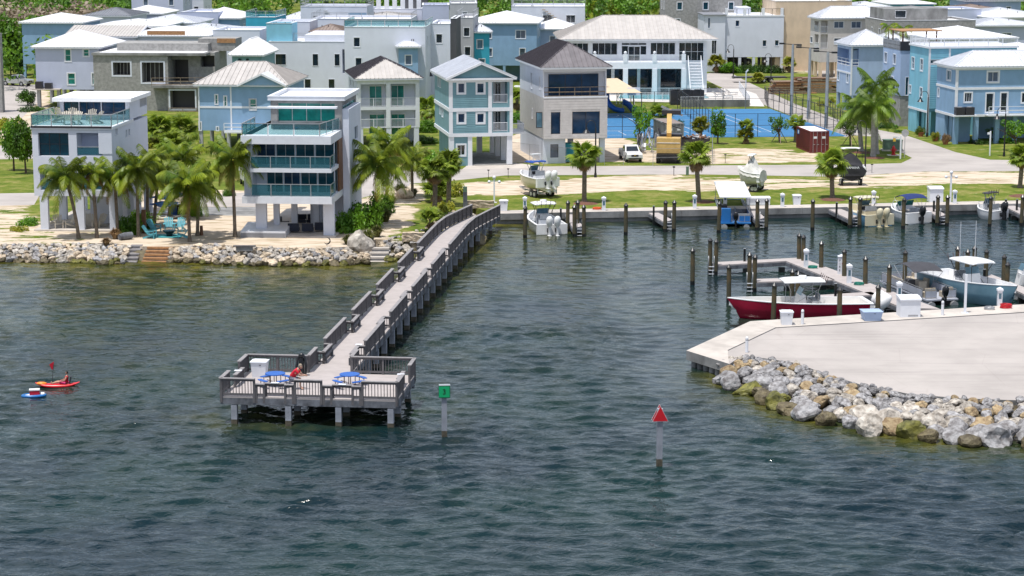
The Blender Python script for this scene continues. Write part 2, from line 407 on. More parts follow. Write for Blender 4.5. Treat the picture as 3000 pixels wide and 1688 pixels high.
def make_water():
    xs = np.concatenate([np.arange(-95,-50,1.0),np.arange(-50,62,0.24),np.arange(62,120,1.0)])
    ys = [86.0]
    while ys[-1] < 262: ys.append(ys[-1] + 0.18 + max(0,ys[-1] - 120) * 0.0026)
    ys = np.array(ys);X,Y = np.meshgrid(xs,ys)
    Ls = [(at(p,0.0).x,at(p,0.0).y) for p in [(-300,774),(0,774),(400,778),(800,784),(1080,772),(1180,762),(1290,715),(1380,660)]]
    Rs = [(at(p,0.0).x,at(p,0.0).y) for p in RIP_OUT]
    dl = seg_dist(X,Y,Ls);dr = seg_dist(X,Y,Rs)
    s = np.exp(-dl / 7.0) * 0.75 + np.exp(-dl / 30.0) * 0.32 + np.exp(-dr / 1.6) * 0.9
    pp = at((930,1220),0);s += 0.35 * np.exp(-(((X - pp.x) / 6) ** 2 + ((Y - pp.y + 1.0) / 3) ** 2))
    nn = np.sin(X * 0.31 + 1.3 * np.sin(Y * 0.17)) * np.sin(Y * 0.23 + X * 0.05) * 0.12
    s = np.clip(s + nn * (s > 0.1),0,1)
    s[(X < -2) & (Y < 178)] += 0.12 * np.clip((Y[(X < -2) & (Y < 178)] - 100) / 60,0,1);s = np.clip(s,0,1)
    marina = (X > 8) & (Y > 128)
    rs = np.where(marina,0.42,1.0);rs = np.where((X > -8) & (Y > 150),0.5,rs);rs = np.where((X < -8) & (Y > 150),0.62,rs);rs = blur(rs,30)
    Z = np.zeros(X.shape)
    rng = np.random.RandomState(3);WX,WY = X + 0.35 * np.sin(Y * 0.6 + X * 0.2),Y + 0.45 * np.sin(X * 0.43 + Y * 0.11) + 0.3 * np.sin(X * 0.9)
    for k in range(64):
        wl = 0.62 * (2.3 / 0.62) ** rng.uniform(0,1) ** 1.05;th = R(rng.normal(80,22));kk = 2 * math.pi / wl;kx,ky = math.cos(th) * kk,math.sin(th) * kk
        a = WSLOPE * math.sqrt(2 / 64) / kk;sg = np.sin(kx * WX + ky * WY + rng.uniform(0,6.28));Z += a * (sg + 0.30 * sg * sg)
    env = 1 + 0.25 * np.sin(X * 0.11 + Y * 0.05) * np.sin(Y * 0.085 - X * 0.03 + 1);Z *= env
    Z *= rs
    edge = np.minimum.reduce([X - xs[0],xs[-1] - X,Y - ys[0],ys[-1] - Y]);Z *= np.clip(edge / 4,0,1)
    nx = len(xs);ny = len(ys)
    V = np.stack([X,Y,Z],-1).reshape(-1,3)
    ii,jj = np.meshgrid(np.arange(nx - 1),np.arange(ny - 1));q = (jj * nx + ii).reshape(-1)
    Fq = np.stack([q,q + 1,q + nx + 1,q + nx],-1)
    me = bpy.data.meshes.new('sea');me.vertices.add(len(V) + 8);nv = len(V)
    ext = np.array([[xs[0],ys[0],0],[xs[-1],ys[0],0],[xs[-1],ys[-1],0],[xs[0],ys[-1],0],[-4000,-600,0],[4000,-600,0],[4000,500,0],[-4000,500,0]],float)
    me.vertices.foreach_set('co',np.concatenate([V,ext]).reshape(-1))
    Fx = np.concatenate([Fq,np.array([[nv + 4,nv + 5,nv + 1,nv],[nv + 5,nv + 6,nv + 2,nv + 1],[nv + 6,nv + 7,nv + 3,nv + 2],[nv + 7,nv + 4,nv,nv + 3]])])
    me.loops.add(Fx.size);me.loops.foreach_set('vertex_index',Fx.reshape(-1));me.polygons.add(len(Fx))
    me.polygons.foreach_set('loop_start',np.arange(0,Fx.size,4));me.update(calc_edges=True)
    me.polygons.foreach_set('use_smooth',np.ones(len(Fx),bool))
    for nm,arr,d in (('shallow',s,0),('rough_sea',rs,1)):
        a = me.attributes.new(nm,'FLOAT','POINT');a.data.foreach_set('value',np.concatenate([arr.reshape(-1),np.full(8,d)]).astype(np.float32))
    me.materials.append(MATS['sea_water'])
    o = bpy.data.objects.new('sea',me);COL.objects.link(o);o['kind'] = 'structure'
make_water()

# roads, drives, aprons
GZ = 1.0
flat('road',[(1180,540),(1340,528),(1480,514),(2060,511),(2450,518),(2700,503),(3200,500),(3200,470),(3000,470),(2900,468),(2800,446),(2650,395),(2560,378),(2470,366),(2475,395),(2560,400),(2610,430),(2672,463),(2640,478),(2500,482),(2060,485),(1500,488),(1180,505)],GZ + 0.012,'asphalt_pale')
flat('road',[(2040,222),(2140,268),(2275,322),(2475,402),(2560,385),(2440,345),(2330,305),(2190,240),(2125,205)],GZ + 0.008,'asphalt_pale')
flat('road',[(2290,180),(2290,145),(2560,250),(2560,262),(2420,235)],GZ + 0.008,'asphalt_pale')
flat('road',[(-200,608),(100,600),(120,565),(-200,570)],GZ + 0.008,'asphalt_pale')
flat('road',[(-200,330),(-200,250),(110,248),(110,300),(60,350)],GZ + 0.008,'asphalt_pale')
flat('road',[(-200,470),(-200,430),(100,425),(100,465)],GZ + 0.008,'asphalt_pale')
flat('driveway',[(585,605),(760,605),(760,560),(585,575)],GZ + 0.008,'asphalt_pale')
flat('gravel_drive',[(585,630),(760,633),(760,606),(585,606)],GZ + 0.009,'concrete_dark')
flat('driveway',[(980,600),(1200,545),(1200,500),(1040,500),(980,540)],GZ + 0.005,'asphalt_pale')
flat('driveway',[H(360,570),H(1030,560),H(1080,530),H(860,500),H(420,520)],GZ + 0.016,'concrete_light')
flat('gravel_path',[(1500,475),(1580,480),(1520,420),(1500,395),(1480,400)],GZ + 0.005,'sand')
# marina quay, far side
q0 = at((1452,627),1.0);q1 = at((3200,593),1.0)
e_q = (q1 - q0).normalized();n_q = Vector((-e_q.y,e_q.x,0))
b = MB('concrete_light')
Lq = (q1 - q0).length
k = 0;xx = 0
while xx < Lq:
    x2 = min(xx + 6.0,Lq)
    p = [q0 + e_q * (xx + 0.01) - n_q * 0.25,q0 + e_q * (x2 - 0.01) - n_q * 0.25,q0 + e_q * (x2 - 0.01) + n_q * 1.9,q0 + e_q * (xx + 0.01) + n_q * 1.9]
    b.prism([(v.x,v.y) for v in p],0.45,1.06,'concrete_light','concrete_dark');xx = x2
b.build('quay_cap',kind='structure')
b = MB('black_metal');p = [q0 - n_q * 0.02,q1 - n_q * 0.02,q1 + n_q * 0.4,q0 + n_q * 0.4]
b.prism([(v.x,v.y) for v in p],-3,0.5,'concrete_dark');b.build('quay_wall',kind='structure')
# near lot on the right with its apron
def XY(p,z): v = at(p,z);return (v.x,v.y)
zl = 1.1
b = MB('concrete_light')
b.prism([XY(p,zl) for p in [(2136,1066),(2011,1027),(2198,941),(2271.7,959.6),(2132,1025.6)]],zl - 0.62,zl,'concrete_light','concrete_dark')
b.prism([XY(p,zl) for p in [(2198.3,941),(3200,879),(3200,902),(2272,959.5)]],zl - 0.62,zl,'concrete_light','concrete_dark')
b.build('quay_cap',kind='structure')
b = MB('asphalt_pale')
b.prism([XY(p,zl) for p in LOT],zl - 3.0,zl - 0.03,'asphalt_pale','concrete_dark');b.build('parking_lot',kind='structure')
b = MB('concrete_dark')
for t in np.linspace(0.08,0.95,6):
    a_,c_ = at((2030,1030),zl),at((2130,1062),zl);p = a_.lerp(c_,t);b.cyl((p.x,p.y + 0.5,-2),(p.x,p.y + 0.5,zl - 0.6),0.22)
pp = [at(q,zl) for q in [(2205,950),(3200,888)]]
b.bar((pp[0].x,pp[0].y,-1.2),(pp[1].x,pp[1].y,-1.2),0.5,3.4);
pp = [at(q,zl) for q in [(2060,1022),(2205,953)]]
b.bar((pp[0].x,pp[0].y,-1.2),(pp[1].x,pp[1].y,-1.2),0.5,3.4)
b.build('quay_wall',kind='structure')
# dark joint line between apron and lot, recessed
b = MB('dark_frame')
jl = [at(q,zl - 0.02) for q in [(2132,1026.6),(2271.7,960.8),(3200,903.5)]]
for i in range(2): b.bar(jl[i],jl[i + 1],0.10,0.012)
b.build('joint_strip',kind='structure')

# ---------------- house kit ----------------
def clip_poly(poly,fn):
    "keep the part of a convex polygon where fn(point) >= 0"
    out = []
    for i in range(len(poly)):
        p,q = poly[i],poly[(i + 1) % len(poly)];a,b_ = fn(p),fn(q)
        if a >= 0: out.append(p)
        if (a >= 0) != (b_ >= 0): out.append(p.lerp(q,a / (a - b_)))
    return out
class House:
    def __init__(s,label,p,a,cat='house',group=None,z=1.0,name='house'):
        "p = photograph pixel (x, y[, height]) of the near left corner; a = yaw in degrees, clockwise"
        P = at(p[:2],p[2] if len(p) > 2 else z);s.a = R(a);s.z = z
        s.root = thing(name,label,cat,(P.x,P.y,z),-s.a,group);s.P = Vector((P.x,P.y,z))
        s.e = Vector((math.cos(s.a),-math.sin(s.a),0));s.n = Vector((math.sin(s.a),math.cos(s.a),0))
        s.blocks = []
    def loc(s,v): d = v - s.P;return Vector((d.dot(s.e),d.dot(s.n),d.z))
    def hit(s,px,py,axis,c):
        "local point where the ray through the pixel meets local x = c or y = c"
        o = s.loc(Vector((0,0,CH)));r = ray(px,py);d = Vector((r.dot(s.e),r.dot(s.n),r.z))
        t = (c - o[axis]) / d[axis];return o + d * t
    def xat(s,px,y=0.0): return s.hit(px,300,1,y).x
    def yat(s,px,x=0.0): return s.hit(px,300,0,x).y
    def zat(s,py,y=0.0,px=None):
        if px is None: px = 1500 + FPX * s.P.x / s.P.y
        return s.hit(px,py,1,y).z
class Block:
    def __init__(s,h,x0,x1,y0,y1,z0,z1,m,name='wall'):
        s.h,s.x0,s.x1,s.y0,s.y1,s.z0,s.z1,s.m,s.name = h,x0,x1,y0,y1,z0,z1,m,name
        s.holes = {'F': [],'L': [],'R': [],'B': []};h.blocks.append(s)
    def P(s,f,u,v,out=0.0):
        if f == 'F': return Vector((u,s.y0 - out,v))
        if f == 'L': return Vector((s.x0 - out,u,v))
        if f == 'R': return Vector((s.x1 + out,u,v))
        return Vector((u,s.y1 + out,v))
    def uv(s,f,p,out=0.0):
        if f == 'F': q = s.h.hit(p[0],p[1],1,s.y0 - out);return q.x,q.z
        q = s.h.hit(p[0],p[1],0,s.x0 - out if f == 'L' else s.x1 + out);return q.y,q.z
    def rect(s,f,p,q,out=0.0):
        a,b_ = s.uv(f,p,out),s.uv(f,q,out)
        return [min(a[0],b_[0]),min(a[1],b_[1]),max(a[0],b_[0]),max(a[1],b_[1])]
    def fbox(s,mb,f,u0,v0,u1,v1,o0,o1,m=None):
        a,b_ = s.P(f,u0,v0,o0),s.P(f,u1,v1,o1)
        lo = [min(a[i],b_[i]) for i in range(3)];hi = [max(a[i],b_[i]) for i in range(3)]
        return mb.box(*lo,*hi,m)
    def win(s,f,p,q,g='glass_dark',trim='white_paint',nx=1,ny=1,tw=0.11,deep=0.14,out=0.0,name='window',rect=None,sill=True,hole=True,fm=None):
        r = rect or s.rect(f,p,q,out)
        if out == 0 and hole:
            lim = (s.x0,s.x1) if f in 'FB' else (s.y0,s.y1)
            r[0] = max(r[0],lim[0] + 0.03);r[2] = min(r[2],lim[1] - 0.03);r[1] = max(r[1],s.z0 + 0.02);r[3] = min(r[3],s.z1 - 0.02)
            if r[2] - r[0] < 0.08 or r[3] - r[1] < 0.08: return None
            s.holes[f].append((*r,deep,None))
        base = out if (out == 0 and hole) else out
        dd = -deep + 0.03 if (out == 0 and hole) else 0.02
        u0,v0,u1,v1 = r
        fr = MB(trim)
        if tw > 0:
            for (a0,b0,a1,b1) in ((u0 - tw,v0 - tw,u0,v1 + tw),(u1,v0 - tw,u1 + tw,v1 + tw),(u0,v0 - tw,u1,v0),(u0,v1,u1,v1 + tw)):
                s.fbox(fr,f,a0,b0,a1,b1,base + 0.001,base + 0.045)
        o = None;sw = 0.05;sm = fm or trim
        d0,d1 = base + dd,base + dd + 0.05
        for (a0,b0,a1,b1) in ((u0,v0,u0 + sw,v1),(u1 - sw,v0,u1,v1),(u0 + sw,v0,u1 - sw,v0 + sw),(u0 + sw,v1 - sw,u1 - sw,v1)):
            s.fbox(fr,f,a0,b0,a1,b1,d0,d1,sm)
        for i in range(1,nx):
            u = u0 + (u1 - u0) * i / nx;s.fbox(fr,f,u - sw / 2,v0 + sw,u + sw / 2,v1 - sw,d0,d1,sm)
        for i in range(1,ny):
            v = v0 + (v1 - v0) * i / ny;s.fbox(fr,f,u0 + sw,v - sw / 2,u1 - sw,v + sw / 2,d0,d1 - 0.006,sm)
        o = fr.build(name,s.h.root)
        pb = MB(g)
        for i in range(nx):
            a0 = u0 + (u1 - u0) * i / nx;a1 = u0 + (u1 - u0) * (i + 1) / nx
            t = random.uniform(-0.004,0.004)
            pts = [s.P(f,a0,v0,d0 + 0.012 + t),s.P(f,a1,v0,d0 + 0.012 - t),s.P(f,a1,v1,d0 + 0.012 - t),s.P(f,a0,v1,d0 + 0.012 + t)]
            if f in 'LB': pts = pts[::-1]
            pb.poly(pts)
        pb.build('pane',o);return o
    def recess(s,f,p,q,deep,back=None,floor=None,rect=None):
        r = rect or s.rect(f,p,q);lim = (s.x0,s.x1) if f in 'FB' else (s.y0,s.y1)
        r[0] = max(r[0],lim[0] + 0.03);r[2] = min(r[2],lim[1] - 0.03);r[1] = max(r[1],s.z0 + 0.02);r[3] = min(r[3],s.z1 - 0.02)
        s.holes[f].append((*r,deep,back or s.m));return r
    def rail(s,f,p,q,out=0.0,kind='baluster',m='white_paint',rect=None):
        r = rect or s.rect(f,p,q,out);return make_rail(s.h.root,s.P(f,r[0],r[1],out),s.P(f,r[2],r[1],out),r[3] - r[1],kind,m)
    def finish(s):
        mb = MB(s.m)
        for f,a0,a1 in (('F',s.x0,s.x1),('B',s.x0,s.x1),('L',s.y0,s.y1),('R',s.y0,s.y1)):
            hs = s.holes[f];us = sorted({a0,a1} | {h[0] for h in hs} | {h[2] for h in hs});vs = sorted({s.z0,s.z1} | {h[1] for h in hs} | {h[3] for h in hs})
            flip = f in 'LB'
            def quad(pts,m=None): mb.poly(pts[::-1] if flip else pts,m)
            for i in range(len(us) - 1):
                for j in range(len(vs) - 1):
                    uc,vc = (us[i] + us[i + 1]) / 2,(vs[j] + vs[j + 1]) / 2
                    if any(h[0] < uc < h[2] and h[1] < vc < h[3] for h in hs): continue
                    quad([s.P(f,us[i],vs[j]),s.P(f,us[i + 1],vs[j]),s.P(f,us[i + 1],vs[j + 1]),s.P(f,us[i],vs[j + 1])])
            for (u0,v0,u1,v1,d,bm) in hs:
                P = lambda u,v,o=0.0: s.P(f,u,v,o)
                quad([P(u0,v0),P(u1,v0),P(u1,v0,-d),P(u0,v0,-d)]);quad([P(u0,v1,-d),P(u1,v1,-d),P(u1,v1),P(u0,v1)])
                quad([P(u0,v0),P(u0,v0,-d),P(u0,v1,-d),P(u0,v1)]);quad([P(u1,v0,-d),P(u1,v0),P(u1,v1),P(u1,v1,-d)])
                quad([P(u0,v0,-d),P(u1,v0,-d),P(u1,v1,-d),P(u0,v1,-d)],bm)
        x0,x1,y0,y1 = s.x0,s.x1,s.y0,s.y1
        mb.poly([(x0,y0,s.z1),(x1,y0,s.z1),(x1,y1,s.z1),(x0,y1,s.z1)]);mb.poly([(x0,y1,s.z0),(x1,y1,s.z0),(x1,y0,s.z0),(x0,y0,s.z0)])
        return mb.build(s.name,s.h.root)
def make_rail(root,p,q,h,kind='baluster',m='white_paint',name='railing',sp=0.13):
    p,q = Vector(p),Vector(q);d = (q - p);Ln = d.length
    if Ln < 0.05: return
    d /= Ln;up = Vector((0,0,1));mb = MB(m)
    mb.bar(p + up * (h - 0.03),q + up * (h - 0.03),0.07,0.06)
    n = max(1,round(Ln / 2.0))
    for i in range(n + 1): c = p + d * (Ln * i / n);mb.bar(c,c + up * (h - 0.06),0.07,0.07)
    if kind == 'baluster':
        mb.bar(p + up * 0.10,q + up * 0.10,0.05,0.05);k = max(2,int(Ln / sp))
        for i in range(1,k): c = p + d * (Ln * i / k);mb.bar(c + up * 0.12,c + up * (h - 0.06),0.028,0.028)
    elif kind == 'cable':
        for i in range(1,6): mb.bar(p + up * (h * i / 6),q + up * (h * i / 6),0.02,0.02)
    elif kind == 'board':
        for t in (0.12,0.52): mb.bar(p + up * h * t,q + up * h * t,0.04,0.12)
    o = mb.build(name,root)
    if kind == 'glass':
        for i in range(n):
            a_,c_ = p + d * (Ln * (i + 0.03) / n),p + d * (Ln * (i + 0.97) / n);g = MB('clear_glass');g.bar(a_ + up * (h * 0.52),c_ + up * (h * 0.52),0.012,h * 0.86);g.build('glass_panel',o)
    return o
def roof_face(mb_list,poly,eave_a,eave_b,m,ribs,sp,root,panels):
    "poly: list of Vectors (planar); strips run square to the eave"
    nrm = (poly[1] - poly[0]).cross(poly[2] - poly[0]).normalized()
    if nrm.z < 0: nrm = -nrm
    ed = (eave_b - eave_a).normalized();Ln = (eave_b - eave_a).length;k = max(1,round(Ln / sp));base = min((p - eave_a).dot(ed) for p in poly)
    top = max((p - eave_a).dot(ed) for p in poly);k = max(1,round((top - base) / sp));up = nrm.cross(ed)
    for i in range(k):
        a0,a1 = base + (top - base) * i / k,base + (top - base) * (i + 1) / k
        pl = clip_poly(poly,lambda p: (p - eave_a).dot(ed) - a0);pl = clip_poly(pl,lambda p: a1 - (p - eave_a).dot(ed)) if len(pl) > 2 else pl
        if len(pl) < 3: continue
        mb = MB(m) if panels else mb_list
        c = sum((p for p in pl),Vector()) / len(pl)
        if (pl[1] - pl[0]).cross(pl[2] - pl[1]).dot(nrm) < 0: pl = pl[::-1]
        mb.poly(pl,m)
        if ribs:
            # standing seam along the strip's edge
            es = sorted([(p - eave_a).dot(up if up.z >= 0 else -up) for p in pl if abs((p - eave_a).dot(ed) - a0) < 1e-3])
            if len(es) >= 2 and es[-1] - es[0] > 0.15:
                uu = up if up.z >= 0 else -up;q0_ = eave_a + ed * (a0 + 0.012) + uu * es[0] + nrm * 0.03;q1_ = eave_a + ed * (a0 + 0.012) + uu * es[-1] + nrm * 0.03
                mb.bar(q0_,q1_,0.055,0.10,m)
        if panels: mb.build('roof_panel',root)
def hip_roof(h,x0,x1,y0,y1,z,rh,m,over=0.5,ridge='x',kind='hip',sp=0.5,panels=False,fascia='white_paint',gable_m=None,inset=None,ribs=True,mfront=None):
    X0,X1,Y0,Y1 = x0 - over,x1 + over,y0 - over,y1 + over;V = Vector
    rt = MB(fascia);rt.box(X0 + 0.03,Y0 + 0.03,z - 0.10,X1 - 0.03,Y1 - 0.03,z + 0.10)
    o = rt.build('roof',h.root)
    zt = z + 0.12;a,b_,c,d = V((X0,Y0,zt)),V((X1,Y0,zt)),V((X1,Y1,zt)),V((X0,Y1,zt));wd = min(X1 - X0,Y1 - Y0) / 2
    mb = MB(m)
    if kind == 'hip':
        if ridge == 'x': i_ = inset or min(wd,(X1 - X0) / 2);e,f = V((X0 + i_,(Y0 + Y1) / 2,zt + rh)),V((X1 - i_,(Y0 + Y1) / 2,zt + rh));fs = [([a,b_,f,e],a,b_),([b_,c,f],b_,c),([c,d,e,f],c,d),([d,a,e],d,a)]
        else: i_ = inset or min(wd,(Y1 - Y0) / 2);e,f = V(((X0 + X1) / 2,Y0 + i_,zt + rh)),V(((X0 + X1) / 2,Y1 - i_,zt + rh));fs = [([a,b_,e],a,b_),([b_,c,f,e],b_,c),([c,d,f],c,d),([d,a,e,f],d,a)]
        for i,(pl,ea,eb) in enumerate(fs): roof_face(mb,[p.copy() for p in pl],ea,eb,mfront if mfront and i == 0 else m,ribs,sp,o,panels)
        cap = MB(m)
        for p,q in ((e,f),(a,e),(b_,f if ridge == 'x' else e),(c,f),(d,e if ridge == 'x' else f)): cap.bar(p + V((0,0,.03)),q + V((0,0,.03)),0.16,0.05) if (p - q).length > 0.1 else None
        cap.build('ridge_cap',o)
    else:
        if ridge == 'x': e,f = V((X0,(Y0 + Y1) / 2,zt + rh)),V((X1,(Y0 + Y1) / 2,zt + rh));fs = [([a,b_,f,e],a,b_),([c,d,e,f],c,d)];gs = [[d,a,e],[b_,c,f]]
        else: e,f = V(((X0 + X1) / 2,Y0,zt + rh)),V(((X0 + X1) / 2,Y1,zt + rh));fs = [([b_,c,f,e],b_,c),([d,a,e,f],d,a)];gs = [[a,b_,e],[c,d,f]]
        for pl,ea,eb in fs: roof_face(mb,pl,ea,eb,m,ribs,sp,o,panels)
        for g in gs:
            cc = (g[0] + g[1]) / 2;dr = V((0,1,0)) if ridge == 'y' else V((1,0,0));sgn = 1 if (cc - V(((X0 + X1) / 2,(Y0 + Y1) / 2,0))).dot(dr) < 0 else -1
            mb.poly([p + dr * sgn * (over if over > .1 else 0.02) for p in g],gable_m or fascia)
            for q in (g[0],g[1]): mb.bar(q + dr * sgn * 0.03 - V((0,0,.1)),g[2] + dr * sgn * 0.03 - V((0,0,.1)),0.06,0.24,fascia)
    mb.build('roof_metal',o)
    return o
def flat_roof(h,x0,x1,y0,y1,z,m='white_paint',par=0.45,pm=None,t=0.22,roofm='white_roof'):
    "parapet walls and a roof deck inside them; z = top of the wall block"
    mb = MB(pm or m);e = 0.004
    mb.box(x0 - e,y0 - e,z,x1 + e,y0 + t,z + par);mb.box(x0 - e,y1 - t,z,x1 + e,y1 + e,z + par)
    mb.box(x0 - e,y0 + t,z,x0 + t,y1 - t,z + par);mb.box(x1 - t,y0 + t,z,x1 + e,y1 - t,z + par)
    o = mb.build('parapet',h.root)
    c = MB(roofm);c.box(x0 + t,y0 + t,z + 0.005,x1 - t,y1 - t,z + 0.06);c.build('roof',h.root)
    c = MB('white_paint');zt = z + par;g = 0.05
    c.box(x0 - g,y0 - g,zt,x1 + g,y0 + t + g,zt + 0.05);c.box(x0 - g,y1 - t - g,zt,x1 + g,y1 + g,zt + 0.05)
    c.box(x0 - g,y0 + t + g,zt,x0 + t + g,y1 - t - g,zt + 0.05);c.box(x1 - t - g,y0 + t + g,zt,x1 + g,y1 - t - g,zt + 0.05);c.build('coping',o)
    return o
def column(h,x,y,z0,z1,m='white_stucco',w=0.42,w2=None):
    mb = MB(m);w2 = w2 or w;mb.box(x,y,z0,x + w,y + w2,z1);return mb.build('column',h.root)
def slab(h,x0,x1,y0,y1,z0,z1,m='white_paint',name='floor_slab'):
    mb = MB(m);mb.box(x0,y0,z0,x1,y1,z1);return mb.build(name,h.root)
def vents(h,pts,z):
    for x,y in pts:
        mb = MB('dark_frame');mb.cyl((x,y,z),(x,y,z + 0.45),0.06,n=6);mb.build('vent_pipe',h.root)
def house_eave(label,pl,pr_x,ze,a,depth,wallm,zbot=None,name='house',group=None,stilts=True,cat='house'):
    "a house placed by its near left wall corner seen at height ze under the eave; returns House, main Block, width"
    h = House(label,(pl[0],pl[1],ze),a,cat,group,name=name)
    wd = h.xat(pr_x);zb = 0.0 if zbot is None else zbot
    b_ = Block(h,0,wd,0,depth,zb,ze - 1.0,wallm)
    if zb > 0 and stilts:
        n = max(2,round(wd / 4.2) + 1)
        for i in range(n):
            for yy in (0.02,depth / 2,depth - 0.44): column(h,0.02 + (wd - 0.46) * i / (n - 1),yy,0,zb,wallm if stilts is True else stilts)
    return h,b_,wd

# ---------------- houses of the shore row ----------------
# 1: white three-storey house with glass roof terrace, behind the coconut palms
h = House('white three storey house with glass railed roof terrace behind the row of coconut palms',F(360,1018),4.5)
wd = h.xat(F(1112,1018)[0]);dep = h.yat(430,wd);zt = h.zat(B(0,620)[1]);z1 = h.zat(F(0,665)[1])
yu = h.yat(B(1950,0)[0],wd);zr = h.zat(B(0,178)[1],yu)
b = Block(h,0,wd,0,dep,z1,zt - 0.25,'white_stucco')
b.win('F',F(380,32),F(695,268),'glass_teal',tw=0,nx=3,ny=2,deep=0.45,fm='dark_frame',trim='dark_frame')
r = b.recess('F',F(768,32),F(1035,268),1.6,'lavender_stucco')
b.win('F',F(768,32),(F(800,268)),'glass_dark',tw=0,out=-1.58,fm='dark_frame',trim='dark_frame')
b.rail('F',F(770,170),F(1033,262),out=-0.1,kind='glass',m='steel')
for (p,q) in ((F(398,360),F(708,612)),(F(778,355),F(1045,612))):
    r = b.recess('F',p,q,1.8,'white_stucco');b.win('F',None,None,'glass_teal',rect=[r[0] + 0.3,r[1] + 0.1,r[2] - 0.5,r[3] - 0.5],out=-1.76,nx=3,fm='dark_frame',trim='dark_frame',tw=0)
    make_rail(h.root,(r[0] + .05,0.15,r[1]),(r[2] - .05,0.15,r[1]),1.0,'glass','steel')
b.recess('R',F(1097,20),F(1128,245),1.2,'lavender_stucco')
for p,q in ((F(1160,-5),F(1180,52)),(F(1262,5),F(1278,68)),(F(1290,-2),F(1306,55))): b.win('R',p,q,'glass_dark',tw=0.03)
b.finish()
sl = Block(h,-0.1,wd + 0.1,-0.1,yu + 1.0,zt - 0.25,zt,'white_paint','terrace_slab');sl.finish()
up = Block(h,h.xat(B(900,0)[0],yu),wd,yu,dep,zt,zr - 0.35,'white_stucco')
up.win('F',B(957,212),B(1190,440),'glass_teal',nx=2,tw=0,fm='dark_frame',trim='dark_frame')
up.win('F',B(1194,205),B(1525,440),'glass_blue',nx=3,tw=0,fm='dark_frame',trim='dark_frame')
up.win('F',B(1530,212),B(1895,440),'glass_blue',nx=2,tw=0,fm='dark_frame',trim='dark_frame')
up.win('R',B(2105,100),B(2235,290),'glass_slate',tw=0,ny=12,fm='grey_stucco',trim='dark_frame')
up.finish()
slab(h,up.x0 - 0.5,wd + 0.35,yu - 0.7,dep + 0.3,zr - 0.35,zr,'white_roof','roof')
for p,q in (((0,0,zt),(wd,0,zt)),((0,0,zt),(0,dep * 0.55,zt)),((wd,0,zt),(wd,yu,zt))): make_rail(h.root,p,q,1.1,'glass','steel')
slab(h,-0.05,wd + .05,-0.15,-0.05,zt - 0.12,zt + 0.06,'dark_frame','drip_edge')
cx = [h.xat(F(x,0)[0]) for x in (360,722,1062)]
for i,x in enumerate(cx):
    for yy in (0.02,dep * 0.45,dep - 0.5): column(h,x,yy,0,z1,'white_stucco',0.75 if i else 0.72,0.45)
Block(h,h.xat(F(870,0)[0],4),wd - 0.3,4.0,dep - 2,0,z1,'white_stucco').finish()
slab(h,-0.1,wd + 0.1,-0.2,dep,0,0.14,'concrete_light')
for x in (0.55,0.72): pass
H1 = h

# 2: white modern house with two glass balconies and blue loungers on the roof
h = House('white modern house with two glass balconies and blue loungers on its roof terrace',G(345,1240),4.5)
wd = h.xat(G(1110,0)[0]);z1 = h.zat(G(0,890)[1]);zt = h.zat(G(0,215)[1]);dep = h.yat(G(1395,0)[0],wd)
zm = h.zat(G(0,560)[1]);xl = -0.85
b = Block(h,xl,xl + 0.75,-0.6,dep,z1,zt,'white_stucco');b.finish()
slab(h,xl - 0.02,wd + 0.1,-1.6,dep * 0.8,z1,z1 + 0.62,'white_paint');slab(h,xl + 0.76,wd + 0.1,-1.6,dep * 0.8,zm - 0.16,zm + 0.16,'white_paint');slab(h,xl - 0.02,wd + 0.1,-1.6,dep * 0.8,zt - 0.72,zt,'white_paint','roof_terrace')
for za,zb,g in ((z1 + 0.62,zm - 0.16,[G(455,585),G(1100,830)]),(zm + 0.16,zt - 0.72,[G(360,272),G(1105,545)])):
    b = Block(h,xl + 0.76,wd - 0.05,1.1,dep * 0.8,za,zb,'white_stucco')
    n = 4;W_ = b.x1 - b.x0;o0 = 0.9 if za < zm - 2 else 0.05
    for i in range(n):
        u0 = b.x0 + o0 + (W_ - o0) * i / n;u1 = b.x0 + o0 + (W_ - o0) * (i + 1) / n
        b.win('F',None,None,['glass_teal','glass_blue','glass_teal','glass_teal'][(i + (za > zm)) % 4],rect=[u0 + 0.04,za + 0.05,u1 - 0.04,zb - 0.1],nx=2,tw=0,deep=0.1,fm='steel',trim='steel',name='sliding_door')
    b.win('R',None,None,'glass_teal',rect=[b.y0 + 0.2,za + 0.05,b.y0 + 1.6,zb - 0.1],tw=0,deep=0.1,trim='steel')
    b.finish()
for zz in (z1 + 0.62,zm + 0.16):
    make_rail(h.root,(xl + 0.8,-1.5,zz),(wd,-1.5,zz),1.12,'glass','steel');make_rail(h.root,(wd,-1.5,zz),(wd,0.9,zz),1.12,'glass','steel')
slab(h,wd + 0.0,wd + 0.14,2.4,dep * 0.8,z1 + 0.62,zt - 0.72,'wood_brown','timber_screen')
b = Block(h,wd + 0.15,wd + 0.75,4.5,h.yat(G(1395,0)[0],wd + .75),0.0,h.zat(C(0,1060)[1],4.5) - .3,'white_stucco')
b.win('F',C(1108,1085),C(1140,1440),'glass_slate',tw=0.02);b.win('R',C(1160,1280),C(1192,1395),'glass_teal',tw=0.03);b.finish()
